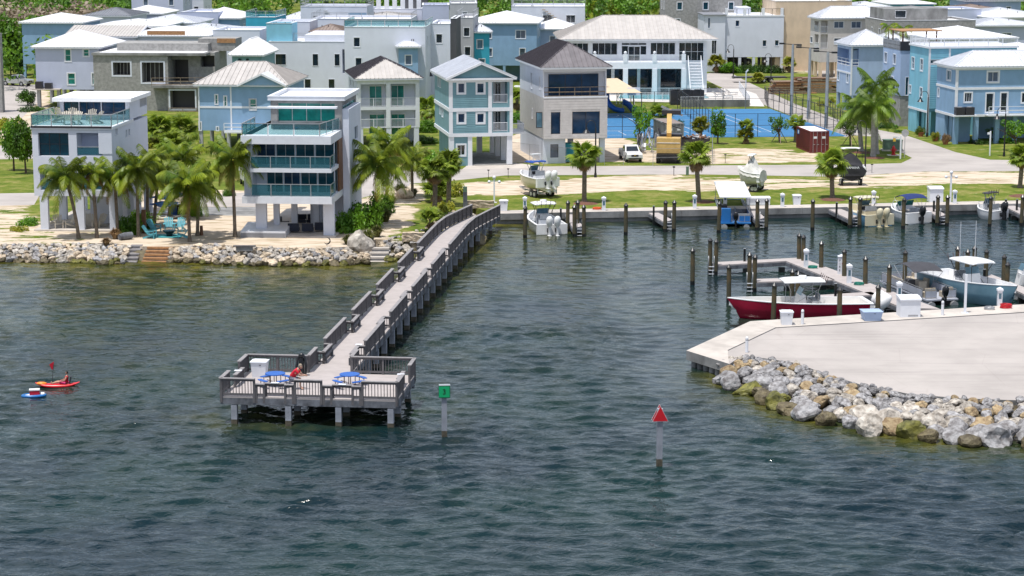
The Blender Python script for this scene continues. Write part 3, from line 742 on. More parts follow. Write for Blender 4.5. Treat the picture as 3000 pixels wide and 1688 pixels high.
# roof-top room
yu = 4.4;zr = h.zat(C(0,985)[1],yu)
xu0,xu1 = h.xat(C(318,0)[0],yu),h.xat(C(1035,0)[0],yu);du = 8.5
b = Block(h,xu0,xu1,yu,yu + du,zt,zr - 0.2,'concrete_dark')
b.win('F',C(385,1035),C(968,1228),'glass_green',nx=4,tw=0,trim='steel',deep=0.3,name='sliding_door')
b.win('R',None,None,'glass_green',rect=[yu + 0.5,zt + 0.9,yu + du - 0.6,zr - 0.7],nx=3,tw=0,trim='steel');b.finish()
flat_roof(h,xu0 - 0.2,xu1 + 0.3,yu - 0.3,yu + du,zr - 0.2,'white_paint',0.35,roofm='white_roof')
slab(h,xu0 - 0.1,xu1 - 0.3,yu - 1.1,yu - 0.32,zr - 0.85,zr - 0.68,'white_paint','canopy')
for p,q in (((xl + 0.1,-1.45,zt),(wd - 0.9,-1.45,zt)),((xl + 0.1,-1.45,zt),(xl + 0.1,4.2,zt)),((wd - 0.9,-1.45,zt),(wd - 0.1,4.2,zt))): make_rail(h.root,p,q,1.1,'glass','steel')
for x,y in ((0,0),(1.3,1.5),(2.6,3.2),(4.3,5),(5.6,6.5)): column(h,x,y,0,z1,'white_stucco',0.95 if x == 0 else 0.5,0.5)
column(h,wd - 0.95,0,0,z1,'white_stucco',0.95,0.6)
Block(h,wd * 0.55,wd - 0.1,6.0,dep * 0.8,0,z1,'white_stucco').finish()
slab(h,-0.3,wd + 0.2,-0.7,dep,0,0.12,'concrete_light')
mb = MB('dark_frame')
h2root = h;H2 = h

# 3: blue house with gable roof behind the palms
h = House('blue sided house with a pale gable roof between the two modern white houses',(A(1990,870)[0],A(1990,870)[1],8.6),4.5)
wdl = h.yat(A(2385,0)[0],0);
# its near corner is on the right: the long side faces left of it
h3 = h;h.root['label'] = h.root['label']
h.P = h.P;
dxx = 1.0
wd = h.xat(835);
b = Block(h,0,wd,0,13,2.3,7.7,'blue_siding')
for p,q in ((A(2165,955),A(2190,1048)),(A(2255,970),A(2280,1070)),(A(2512,1000),A(2576,1105)),(C(110,1000),C(172,1100)),(A(2005,1230),A(2025,1310)),(A(2180,1280),A(2200,1390)),(A(2470,1330),A(2525,1425))):
    b.win('F',p,q,'glass_dark' if p[1] > 385 else 'glass_green',ny=2)
b.finish()
hip_roof(h,0,wd,0,13,7.75,2.3,'tan_roof',0.5,ridge='x',kind='hip',inset=4.0,panels=True,sp=0.6)
h.root.location.z = 1.0
g0,g1 = h.xat(A(2400,0)[0]),wd + .3;b_ = MB('pale_roof');pk = ((g0 + g1) / 2,9.25)
for q0,q1 in (((g0,7.85),pk),(pk,(g1,7.85))): b_.add([(q0[0],-.75,q0[1]),(q1[0],-.75,q1[1]),(q1[0],5,q1[1]),(q0[0],5,q0[1])],[(0,1,2,3)]);b_.bar((q0[0],-.75,q0[1] - .1),(q1[0],-.75,q1[1] - .1),.08,.22,'white_paint')
b_.add([(g0,-.5,7.8),(g1,-.5,7.8),(pk[0],-.5,9.2)],[(0,1,2)],'blue_siding');b_.build('front_gable',h.root)
for i in range(4):
    for yy in (0.05,6,12.5): column(h,(wd - 0.45) * i / 3,yy,0,2.3,'grey_stucco')
slab(h,-0.02,wd + .02,-0.04,-0.001,5.0,5.25,'white_paint','band')
for xx in (0,wd * 0.37,wd - 0.18): slab(h,xx,xx + 0.18,-0.05,-0.001,2.3,7.6,'white_paint','corner_board')
slab(h,3.5,8.5,-2.0,-0.02,2.2,2.4,'white_paint','porch');make_rail(h.root,(3.5,-1.95,2.4),(8.5,-1.95,2.4),1.0,'board')

# 4: unfinished concrete block house
h = House('unfinished grey concrete block house with empty window openings and timber guard rails',(A(935,550)[0],A(935,550)[1],9.0),4.0)
wd = h.xat(A(1700,0)[0]);wr = h.xat(A(2172,0)[0],2.5);wrr = h.yat(A(2368,0)[0],wr)
b = Block(h,0,wd,0,11,0,7.9,'block_grey')
for p,q in ((A(1135,628),A(1312,758)),(A(1425,628),A(1650,832))):
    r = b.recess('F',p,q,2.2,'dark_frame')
    t = 0.22;mb = MB('white_stucco')
    for (a0,b0,a1,b1) in ((r[0] - t,r[1] - t,r[0],r[3] + t),(r[2],r[1] - t,r[2] + t,r[3] + t),(r[0],r[1] - t,r[2],r[1]),(r[0],r[3],r[2],r[3] + t)): b.fbox(mb,'F',a0,b0,a1,b1,0.001,0.03)
    mb.build('window_surround',h.root)
    mb = MB('steel')
    for k in range(5):
        u = r[0] + (r[2] - r[0]) * (0.1 + 0.2 * k);mb.bar((u,1.2,r[1]),(u + 0.05,1.2,r[3]),0.06,0.05)
    mb.build('wall_stud',h.root)
b.finish()
c = Block(h,wd + 0.01,wr,2.5,11,0,8.2,'block_grey')
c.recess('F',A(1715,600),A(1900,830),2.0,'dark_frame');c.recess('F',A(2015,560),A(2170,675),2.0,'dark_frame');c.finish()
slab(h,-0.15,wr * 0.96,-0.25,11,7.9,8.25,'concrete_dark','roof_slab')
slab(h,0.8,wr * 0.93,0.6,10.5,8.255,8.3,'white_roof','roof')
u = Block(h,h.xat(A(1150,0)[0],1.5),h.xat(A(2070,0)[0],1.5),4.0,10.5,8.3,h.zat(A(0,435)[1],4.0),'block_grey','parapet');u.finish()
u = Block(h,h.xat(A(2010,0)[0],6),h.xat(A(2380,0)[0],6),6,10.9,8.2,h.zat(A(0,385)[1],6),'block_grey','parapet');u.finish()
slab(h,h.xat(A(2200,0)[0],6),h.xat(A(2385,0)[0],6),5.9,5.99,u.z1 - 0.6,u.z1 + 0.05,'wood_orange','formwork_board')
slab(h,h.xat(A(1500,0)[0],9),h.xat(A(1880,0)[0],9),9,9.1,10.3,10.9,'wood_orange','formwork_board')
# balcony with timber guard rails
zb_ = h.zat(A(0,850)[1]);slab(h,wd - 2.2,wr - 0.2,-1.5,2.4,zb_ - 0.35,zb_,'concrete_dark','balcony')
make_rail(h.root,(wd - 2.1,-1.4,zb_),(wr - 0.3,-0.2,zb_),1.1,'board','wood_old')
lo = Block(h,h.xat(A(1690,0)[0],-1.2),h.xat(A(1985,0)[0],-1.2),-1.2,2.4,h.zat(A(0,1170)[1],-1.2),h.zat(A(0,880)[1],-1.2),'block_grey','bay')
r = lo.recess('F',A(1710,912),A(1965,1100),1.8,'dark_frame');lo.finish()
make_rail(h.root,(lo.x0 + 0.1,-1.3,lo.z0 + .3),(lo.x1 - .1,-1.3,lo.z0 + .3),1.0,'board','wood_old')
mb = MB('white_stucco');t = 0.2
for (a0,b0,a1,b1) in ((r[0] - t,r[1] - t,r[0],r[3] + t),(r[2],r[1] - t,r[2] + t,r[3] + t),(r[0],r[1] - t,r[2],r[1]),(r[0],r[3],r[2],r[3] + t)): lo.fbox(mb,'F',a0,b0,a1,b1,0.001,0.03)
mb.build('window_surround',h.root)

# 5: pale blue house with white hip roof, left
h = House('tall pale blue house with a white hip roof beside the concrete block house',(A(352,485)[0],A(352,485)[1],9.6),4.5)
wd = h.xat(A(1010,0)[0]);b = Block(h,0,wd,0,13.5,2.6,8.6,'lavender_stucco')
for p,q in ((A(655,500),A(712,615)),(A(840,500),A(893,565)),(A(682,740),A(756,850)),(A(926,738),A(945,850))): b.win('F',p,q,'glass_green',ny=2,tw=0.16)
b.finish();hip_roof(h,0,wd,0,13.5,8.7,2.1,'white_roof',0.5,'x')
for i in range(4):
    for yy in (0.05,6.5,13): column(h,(wd - 0.5) * i / 3,yy,0,2.6,'grey_stucco',0.5)
slab(h,-0.3,3.8,-1.2,-0.02,2.6,2.75,'concrete_light','equipment_shelf')
mb = MB('dark_frame');mb.box(0.1,-1.0,2.76,1.1,-0.2,3.8);mb.build('air_conditioner',h.root)
mb = MB('dark_frame');mb.box(1.5,-1.0,2.76,2.5,-0.2,3.6);mb.build('air_conditioner',h.root)

# 6: white-blue balcony house with dark roof
h = House('pale balcony house with four green glass doors, its dark hip roof tan in front',(C(1192,810)[0],C(1192,810)[1],9.2),-9.5)
wd = h.xat(C(1818,0)[0]);b = Block(h,0,wd,0,12,2.4,8.2,'white_paint')
for p,q,w0,w1 in ((C(1225,850),C(1485,1075),C(1310,865),C(1440,1070)),(C(1525,845),C(1780,1070),C(1530,860),C(1662,1070)),(C(1228,1110),C(1485,1365),C(1310,1150),C(1468,1360)),(C(1525,1110),C(1780,1362),C(1530,1148),C(1672,1355))):
    r = b.recess('F',p,q,1.5,'white_stucco');b.win('F',w0,w1,'glass_green',out=-1.46,nx=2,tw=0.06,name='sliding_door')
    make_rail(h.root,(r[0],0.06,r[1]),(r[2],0.06,r[1]),1.08,'baluster')
for y0,y1 in ((C(1120,800),C(1130,870)),(C(1150,815),C(1158,880))): b.win('L',y0,y1,'glass_slate',tw=0.05)
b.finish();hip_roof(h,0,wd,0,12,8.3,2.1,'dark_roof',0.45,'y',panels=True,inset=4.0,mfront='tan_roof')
for x in (0.02,wd / 2 - .3,wd - 0.7):
    for yy in (0.03,5.5,11.4): column(h,x,yy,0,2.4,'white_stucco',0.6)
# 7: sage green siding house, gable to the street
h = House('sage green lap sided house with white trim on stilts, gable facing the road',H(233,540),-10.0)
wd = h.xat(H(862,0)[0]);zs = h.zat(H(0,245)[1]);ze = h.zat(C(0,800)[1]);z2 = h.zat(H(0,-25)[1])
b = Block(h,0,wd,0,12,zs,ze,'sage_siding')
for p,q in ((C(2205,840),C(2270,935)),(C(2397,840),C(2465,935)),(C(2205,1145),C(2272,1235)),(C(2397,1145),C(2465,1235))): b.win('F',p,q,'glass_blue',tw=0.19)
for p,q in ((D(150,822),D(298,1040)),(D(150,1090),D(298,1325))):
    r = b.recess('F',p,q,1.6,'white_stucco');make_rail(h.root,(r[0],0.05,r[1]),(r[2],0.05,r[1]),1.05,'baluster')
    b.win('F',None,None,'glass_dark',rect=[r[0] + 0.5,r[1] + .05,r[2] - .5,r[1] + 2.2],out=-1.57,nx=2,tw=0.05,name='sliding_door')
for p,q in ((C(2003,760),C(2014,870)),(C(2022,770),C(2032,880)),(C(2020,1060),C(2030,1150)),(C(2042,1070),C(2056,1180))): b.win('L',p,q,'glass_pale',tw=0.05)
b.finish()
# laps of the siding, real boards joined per storey
mb = MB('sage_siding');xr = h.xat(D(104,0)[0]);xl = 0.38;z_ = zs + 0.4
def nohole(u0,u1,z0,z1):
    segs = [(u0,u1)]
    for hh in b.holes['F']:
        if hh[1] - 0.2 < z1 and hh[3] + 0.2 > z0:
            ns = []
            for s0,s1 in segs:
                if hh[2] + 0.2 <= s0 or hh[0] - 0.2 >= s1: ns.append((s0,s1));continue
                if hh[0] - 0.2 > s0: ns.append((s0,hh[0] - 0.2))
                if hh[2] + 0.2 < s1: ns.append((hh[2] + 0.2,s1))
            segs = ns
    return segs
while z_ < ze - 0.3:
    for s0,s1 in nohole(xl,xr - .1,z_,z_ + 0.2):
        mb.add([(s0,-0.05,z_),(s1,-0.05,z_),(s1,-0.008,z_ + 0.2),(s0,-0.008,z_ + 0.2),(s0,-0.001,z_),(s1,-0.001,z_)],[(0,1,2,3),(4,5,1,0)])
    z_ += 0.2
mb.build('siding',h.root,kind='stuff')
for z0_,z1_ in ((zs - 0.02,zs + 0.38),(z2 - 0.2,z2 + 0.2),(ze - 0.35,ze)):
    slab(h,-0.06,wd + 0.06,-0.09,-0.002,z0_,z1_,'white_paint','band');slab(h,-0.09,-0.002,0.0,12,z0_,z1_,'white_paint','band')
for x0_,x1_ in ((-0.07,0.36),(xr,xr + 0.42),(wd - 0.32,wd + 0.05)): slab(h,x0_,x1_,-0.075,-0.003,zs,ze,'white_paint','corner_board')
hip_roof(h,0,wd,0,12,ze,1.75,'pale_roof',0.45,'y',kind='gable',gable_m='sage_siding',panels=True,sp=0.55)
xc = h.xat(H(413,0)[0])
g = Block(h,0.5,xc,0.05,12,0.0,zs,'sage_siding');g.win('F',H(308,328),H(385,428),'glass_dark',nx=2,tw=0.18);g.finish()
column(h,-0.05,0,0,zs,'white_paint',0.55);column(h,xc,0,0,zs,'white_paint',0.5);column(h,wd - 0.62,0,0,zs,'white_paint',0.62)
for yy in (4,8,11.4):
    column(h,wd - 0.62,yy,0,zs,'white_paint',0.6);column(h,wd - 2.2,yy,0,zs,'white_paint',0.6) if yy > 8 else None
slab(h,xc + 0.5,wd,0,12,0,0.1,'block_grey','carport_floor')
slab(h,wd + 0.05,wd + 1.6,1.0,5.0,zs + 0.1,zs + 0.3,'white_paint','landing');make_rail(h.root,(wd + 1.5,1.0,zs + 0.3),(wd + 1.5,5,zs + 0.3),1.0);make_rail(h.root,(wd + .05,1.0,zs + 0.3),(wd + 1.5,1.0,zs + 0.3),1.0)
# 8: white house with beige panel front and dark metal roof
h = House('white house clad in beige boards in front with a dark brown metal hip roof',H(1168,515),-10.5)
wd = h.xat(H(1808,0)[0]);zs = h.zat(H(0,262)[1]);zm = h.zat(D(0,985)[1]);ze = h.zat(D(0,690)[1]);dep = 14.0
b = Block(h,0,wd,0,dep,zm,ze,'white_stucco')
r = b.recess('F',D(668,725),D(1283,978),0.9,'white_stucco')
b.win('F',D(710,748),D(1210,975),'glass_blue',out=-0.86,nx=3,tw=0,fm='dark_frame',trim='dark_frame',name='sliding_door')
make_rail(h.root,(r[0],0.08,r[1]),(r[2],0.08,r[1]),1.15,'board','wood_old')
b.win('L',D(535,730),D(547,895),'glass_pale',tw=0.03);b.win('L',D(622,770),D(630,905),'glass_dark',tw=0.03)
b.finish()
lo = Block(h,0.0,wd,-0.55,dep,zs,zm - 0.01,'beige_panel')
lo.win('F',D(735,1130),D(830,1350),'glass_blue',tw=0,fm='dark_frame',trim='dark_frame',deep=0.2);lo.win('F',D(950,1125),D(1227,1345),'glass_blue',nx=2,tw=0,fm='dark_frame',trim='dark_frame',deep=0.2)
lo.win('L',D(545,1090),D(553,1195),'glass_pale',tw=0.03)
lo.finish()
# cladding boards
z_ = zs;
while z_ < zm - 0.1:
    z2_ = min(z_ + 0.3,zm);segs = [(0.0,wd)]
    for hh in lo.holes['F']:
        if hh[1] < z2_ and hh[3] > z_: segs = [q for s0,s1 in segs for q in ((s0,min(s1,hh[0])),(max(s0,hh[2]),s1)) if q[1] - q[0] > 0.02] if not all(hh[2] < s0 or hh[0] > s1 for s0,s1 in segs) else segs
    for s0,s1 in segs:
        mb = MB('beige_panel');mb.box(s0 + 0.005,-0.585,z_ + 0.012,s1 - 0.005,-0.552,z2_ - 0.012);mb.build('cladding_board',h.root)
    z_ = z2_
slab(h,-0.04,wd + 0.04,-0.62,-0.555,zm - 0.02,zm + 0.16,'white_paint','sill')
gl = Block(h,0.05,h.xat(H(1398,0)[0]),0.05,dep,0,zs,'white_stucco');gl.win('F',H(1245,320),H(1325,452),'glass_slate',tw=0,fm='dark_frame',trim='dark_frame');gl.finish()
column(h,wd - 0.7,0.1,0,zs,'white_stucco',0.6)
for x in (0.52,0.62,0.78): column(h,wd * x,dep - 1,0,zs,'grey_stucco',0.6)
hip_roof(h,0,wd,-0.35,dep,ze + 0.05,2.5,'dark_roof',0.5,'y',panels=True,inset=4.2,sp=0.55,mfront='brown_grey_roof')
# shutter window swung open on the left side
mb = MB('dark_frame');mb.box(-0.75,0.2,zs + 1.2,-0.02,0.26,zs + 3.0);o = mb.build('open_window',h.root)
mb = MB('glass_pale');mb.box(-0.68,0.18,zs + 1.28,-0.09,0.199,zs + 2.92);mb.build('pane',o)
# 9: clubhouse
h = House('long clubhouse with a grey seamed hip roof above the swimming pool',(D(905,405)[0],D(905,405)[1],9.3),-1.5,'clubhouse',name='clubhouse')
wd = h.xat(D(2300,0)[0]);zd = h.zat(D(0,628)[1]);b = Block(h,0,wd,0,15,0,8.35,'grey_stucco')
b.m = 'white_paint'
for x0_,x1_,n_,y0_,y1_ in ((942,1110,3,435,550),(1152,1402,4,433,552),(1738,1985,4,430,550)): b.win('F',D(x0_,y0_),D(x1_,y1_),'glass_dark',nx=n_,tw=0.08)
b.win('F',D(1447,432),D(1696,455),'glass_dark',nx=3,tw=0.06)
b.win('F',D(1447,462),D(1512,552),'glass_dark',tw=0.05);b.win('F',D(1516,468),D(1630,640),'glass_dark',nx=2,tw=0.05,name='door');b.win('F',D(1636,462),D(1696,552),'glass_dark',tw=0.05)
b.win('F',D(2025,430),D(2270,610),'glass_dark',nx=4,ny=2,tw=0.08)
b.finish();hip_roof(h,0,wd,0,15,8.4,3.3,'tan_roof',1.6,'x',panels=True,sp=0.62,inset=7.6)
# deck in front with arcade below
xd0,xd1 = h.xat(D(1150,0)[0],-4.5),h.xat(D(2085,0)[0],-4.5);zd = h.zat(D(0,630)[1],-4.5)
slab(h,xd0,xd1,-4.5,-0.01,zd - 1.0,zd,'white_paint','deck')
for x in (1175,1482,1775,2068):
    xx = h.xat(D(x,0)[0],-4.6);column(h,xx - 0.35,-4.6,0,zd - 1.0,'white_paint',0.75);column(h,xx - 0.3,-4.55,zd,zd + 1.25,'white_paint',0.6)
    mb = MB('white_paint');mb.ball((xx,-4.25,zd + 1.5),0.24);mb.build('globe_lamp',h.root)
xs_ = [h.xat(D(x,0)[0],-4.5) for x in (1175,1482,1775,2068)]
for i in range(3):
    make_rail(h.root,(xs_[i] + 0.35,-4.4,zd),(xs_[i + 1] - .35,-4.4,zd),1.15,'baluster',sp=0.18);make_rail(h.root,(xs_[i] + 0.45,-4.4,0),(xs_[i + 1] - .45,-4.4,0),1.15,'baluster',sp=0.18)
slab(h,xd0 + 0.2,xd1 - .2,-.09,-.02,.1,zd - 1.2,'glass_dark','arcade_shade_and_doors')  # one dark sheet: the deep arcade's shade and its glass doors painted together
[column(h,lerp(xd0,xd1,t) ,-1.2,0,zd - 1,'white_paint',.5) for t in (.22,.5,.72)]
mb = MB('white_paint')   # outside stair on the right
for k in range(12): mb.box(xd1 + 0.4,-4.4 - k * 0.34,zd - 0.2 - k * (zd / 12),xd1 + 2.4,-4.06 - k * 0.34,zd - k * (zd / 12) - 0.02)
mb.build('stair',h.root)
for xx in (xd1 + 0.4,xd1 + 2.4): make_rail(h.root,(xx,-4.2,zd),(xx,-8.3,0.2),1.05,'board')
# 10: large white stucco house, flat roof
h = House('big white stucco house with a flat roof and small dark windows',(C(300,440)[0],C(300,440)[1],9.6),3.0)
wd = h.xat(C(1262,0)[0]);b = Block(h,0,wd,0,12,0,8.6,'white_stucco')
b.m = 'white_stucco'
for p,q,n_ in ((C(368,545),C(473,652),2),(C(742,545),C(797,662),1),(C(963,545),C(1013,662),1),(C(410,795),C(466,868),1),(C(663,798),C(722,898),1),(C(903,798),C(962,890),1)): b.win('F',p,q,'glass_dark',nx=n_,tw=0.06,fm='dark_frame')
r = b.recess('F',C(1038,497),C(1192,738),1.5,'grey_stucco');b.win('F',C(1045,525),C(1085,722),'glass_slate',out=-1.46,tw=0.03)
b.finish();flat_roof(h,0,wd,0,12,8.6,'white_stucco',0.3)
x0_ = h.xat(C(672,0)[0],1.0);u = Block(h,x0_,wd,1.0,12.2,8.9,h.zat(C(0,350)[1],1.0),'white_stucco','upper_wall');u.finish()
make_rail(h.root,(h.xat(C(565,0)[0],2),2,8.7),(x0_,2,8.7),1.4,'cable','steel')
g = Block(h,wd + 0.02,h.xat(C(1530,0)[0],3),3.0,14,0,h.zat(C(0,385)[1],3.0),'dark_stucco');g.win('F',C(1470,495),C(1502,605),'glass_pale',nx=2,tw=0.03);g.finish()
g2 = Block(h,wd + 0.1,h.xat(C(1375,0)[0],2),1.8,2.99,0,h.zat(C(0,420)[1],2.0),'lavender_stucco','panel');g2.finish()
make_rail(h.root,(h.xat(C(1385,0)[0],3),3.1,g.z1),(g.x1,3.1,g.z1),1.1,'cable','steel')

# ---------------- houses on the right ----------------
def corner_house(label,base,xf,xl,ytop,a,wallm,zb=2.4,name='house',cat='house',ptop=None,group=None):
    "base: pixel of the near corner on the ground; xf: right end of the front; xl: far end of the left side"
    h = House(label,base,a,cat,group,name=name);wd = h.xat(xf);dp = h.yat(xl,0);zt = h.zat(ytop,0,base[0])
    return h,wd,dp,zt
def e(x,y): return E(x,y)
# blue hip roof house at the right edge
h,wd,dp,zt = corner_house('blue stilt house with a white hip roof and two air conditioners, right edge',E(1985,1210),3120,E(1838,0)[0],E(0,570)[1],-8.5,'blue_siding')
zb = h.zat(E(0,965)[1]);zmid = h.zat(E(0,745)[1])
b = Block(h,0,wd,0,dp,zb,zt,'blue_siding')
b.win('F',E(2275,605),E(2358,685),'glass_slate',nx=2,tw=0.2);b.win('F',E(2080,780),E(2135,855),'glass_dark',nx=3,tw=0.15)
b.win('F',E(2262,785),E(2315,940),'glass_dark',tw=0.15,name='door');b.win('F',E(2385,780),E(2430,940),'glass_dark',tw=0.15,name='door');b.win('F',E(2560,780),E(2600,860),'glass_dark',tw=0.15)
b.win('L',E(1932,590),E(1962,675),'glass_pale',nx=2,tw=0.15);b.win('L',E(1855,740),E(1865,810),'glass_pale',tw=0.1);b.finish()
for z0_ in (zb - 0.25,zmid - 0.15,zt - 0.3): slab(h,-0.06,wd,-0.07,-0.002,z0_,z0_ + 0.3,'white_paint','band');slab(h,-0.07,-0.002,0,dp,z0_,z0_ + 0.3,'white_paint','band')
slab(h,-0.08,0.3,-0.09,-0.075,zb,zt,'white_paint','corner_board')
hip_roof(h,0,wd,0,dp,zt + 0.05,1.7,'pale_roof',0.45,'x',panels=True,sp=0.5)
for x in (0.02,2.6,5.3): column(h,h.xat(E(1985 + x * 55,0)[0]) * 0 + x,0.02,0,zb - 0.25,'blue_siding',0.55)
column(h,7.6,0.02,0,zb - 0.25,'blue_siding',0.55);column(h,10.8,0.02,0,zb - 0.25,'blue_siding',0.55)
Block(h,0.05,0.5,3.6,dp,0,zb - .25,'blue_siding').finish();Block(h,0.6,3.0,2.5,dp,0,zb - .25,'blue_siding').finish();Block(h,5.0,wd,6.0,dp,0,zb - .25,'blue_siding').finish()
u0 = h.xat(E(2010,0)[0],-0.9);
for k in range(2):
    mb = MB('dark_frame');x_ = u0 + k * 1.25;z_ = zb + 0.05;mb.box(x_,-0.95,z_,x_ + 1.1,-0.15,z_ + 0.95);mb.cyl((x_ + .55,-.55,z_ + .95),(x_ + .55,-.55,z_ + 1.0),0.35,n=12,m='steel')
    mb.build('air_conditioner',h.root)
slab(h,u0 - 0.2,u0 + 2.7,-1.0,-0.08,zb - 0.1,zb + 0.04,'white_paint','equipment_shelf')
x0_ = h.xat(E(2250,0)[0]);slab(h,x0_,x0_ + 5,-1.3,-0.08,zb - 0.1,zb + 0.04,'white_paint','landing');make_rail(h.root,(x0_ + 0.05,-1.25,zb + .04),(x0_ + 5,-1.25,zb + .04),1.05,'board')
mb = MB('white_paint')
for k in range(12): mb.box(x0_ + 5 + k * 0.3,-1.3,zb - 0.2 - k * 0.2,x0_ + 5.3 + k * 0.3,-0.2,zb - 0.14 - k * 0.2)
mb.build('stair',h.root);make_rail(h.root,(x0_ + 5,-1.25,zb + .04),(x0_ + 8.6,-1.25,0.2),1.05,'board')
# sky blue flat house
h,wd,dp,zt = corner_house('long sky blue sided house with a white railed roof deck',E(1757,1138),E(2500,0)[0],E(1607,0)[0],E(0,408)[1],-8.5,'sky_siding')
zb = h.zat(E(0,935)[1]);b = Block(h,0,wd,0,dp,zb,zt,'sky_siding')
for p,q in ((E(1638,480),E(1655,580)),(E(1710,495),E(1727,595)),(E(1617,715),E(1628,780)),(E(1706,735),E(1722,815))): b.win('L',p,q,'glass_slate',ny=2,tw=0.12)
b.win('F',E(1785,505),E(1925,532),'glass_teal',tw=0.15);b.finish()
mb = MB('sky_siding');z_ = zb + 0.4;x1_ = h.xat(E(1930,0)[0])
while z_ < zt - 0.5:
    if not (h.zat(E(0,545)[1]) < z_ + .1 < h.zat(E(0,495)[1])): mb.add([(0.2,-0.08,z_),(x1_,-0.08,z_),(x1_,-0.01,z_ + 0.24),(0.2,-0.01,z_ + 0.24),(0.2,-0.001,z_),(x1_,-0.001,z_)],[(0,1,2,3),(4,5,1,0)])
    z_ += 0.24
mb.build('siding',h.root,kind='stuff')
slab(h,-0.05,0.2,-0.09,-0.002,0,zt,'white_paint','corner_board');slab(h,x1_,x1_ + 0.25,-0.09,-0.002,zb,zt,'white_paint','corner_board')
slab(h,-0.2,wd + .2,-0.2,dp,zt,zt + 0.25,'white_paint','roof_deck');slab(h,-0.07,-0.002,0,dp,zb - 0.2,zb + 0.08,'white_paint','band')
make_rail(h.root,(0,0,zt + .25),(wd,0,zt + .25),1.1,'baluster',sp=0.2);make_rail(h.root,(0,0,zt + .25),(0,dp,zt + .25),1.1,'baluster',sp=0.2);make_rail(h.root,(0,dp * 0.9,zt + .25),(wd,dp * 0.9,zt + .25),1.1,'board')
for (x,y,w_) in ((0.02,0.02,0.5),(0.02,dp - 0.6,0.5),(3.0,0.02,0.5),(6.0,0.02,.5)): column(h,x,y,0,zb,'sky_siding',w_)
Block(h,0.02,0.4,dp * 0.55,dp - .7,0,zb,'sky_siding').finish();Block(h,0.7,wd,3.0,dp,0,zb,'sky_siding').finish()
# lavender-blue flat house with planters on the roof
h,wd,dp,zt = corner_house('lavender blue flat roofed house with a pergola and planters on the roof',E(1525,1062),E(1612,0)[0],E(1382,0)[0],E(0,425)[1],-8.5,'pale_blue_siding')
zb = h.zat(E(0,805)[1]);b = Block(h,0,wd + 6,0,dp,zb,zt,'pale_blue_siding')
b.win('L',E(1408,440),E(1426,525),'glass_slate',tw=0.1);b.win('L',E(1482,455),E(1500,540),'glass_slate',tw=0.1);b.win('L',E(1410,628),E(1478,730),'glass_slate',nx=3,ny=2,tw=0.1)
b.win('F',E(1585,648),E(1604,800),'glass_teal',tw=0.05);b.finish()
g = Block(h,0.1,wd + 6,0.1,dp - 3,0,zb,'block_grey','lower_wall');g.finish()
make_rail(h.root,(0,0,zt),(0,dp,zt),1.2,'board','steel');slab(h,-0.02,0.03,0.05,dp,zt,zt + 1.15,'grey_roof','screen');slab(h,-.1,wd + 6,-.1,.3,zt,zt + 1.2,'dark_frame','planter_wall')
slab(h,0.3,wd + 6,0.3,dp,zt,zt + .1,'white_roof','roof')
zt += .1
mb = MB('wood_brown')
for x,y in ((0.8,2),(0.8,6),(5.5,2),(5.5,6)): mb.box(x,y,zt,x + 0.15,y + 0.15,zt + 2.3)
mb.build('pergola_post',h.root);mb = MB('wood_orange');mb.box(0.4,1.6,zt + 2.3,6.2,6.6,zt + 2.42);mb.build('pergola_roof',h.root)
h17,zt17 = h,zt
# grey sided and pale hip roofed pair
for lab,cr,xf,xl,ye,wm,ze_,ws in (
    ('narrow grey sided house with a white hip roof behind the tall royal palms',E(1330,405),E(1383,0)[0],E(1192,0)[0],0,'grey_siding',10.0,[(E(1212,420),E(1230,525)),(E(1280,432),E(1298,540)),(E(1218,620),E(1252,682))]),
    ('pale blue house with a corner porch, white railings and a white hip roof',E(1130,388),E(1190,0)[0],E(1000,0)[0],0,'pale_blue_siding',10.4,[(E(1012,590),E(1026,675)),(E(1090,615),E(1103,695))])):
    h = House(lab,(cr[0],cr[1],ze_),-8.5);wd = h.xat(xf) + 5;dp = h.yat(xl,0);b = Block(h,0,wd,0,dp,2.4,ze_ - 1.0,wm)
    for p,q in ws: b.win('L',p,q,'glass_pale',ny=2,tw=0.12)
    if 'porch' in lab:
        r = b.recess('L',E(1012,395),E(1115,560),1.6);make_rail(h.root,(0.05,r[0],r[1]),(.05,r[2],r[1]),1.05,'board');r = b.recess('F',E(1137,410),E(1188,560),1.5);make_rail(h.root,(r[0],.05,r[1]),(r[2],.05,r[1]),1.05,'board')
    b.finish();hip_roof(h,0,wd,0,dp,ze_ - 0.95,2.0,'pale_roof',0.45,'x',ribs=True)
    for x in (0.02,wd / 2,wd - .5):
        for y in (0.02,dp / 2,dp - .5): column(h,x,y,0,2.4,wm)
    slab(h,-.06,-.002,0,dp,5.4,5.65,'white_paint','band');slab(h,-.06,.2,-.07,-.002,2.4,ze_ - 1.0,'white_paint','corner_board')
    g = Block(h,0.5,wd,0.5,dp * .7,0,2.4,wm,'lower_wall');g.finish()
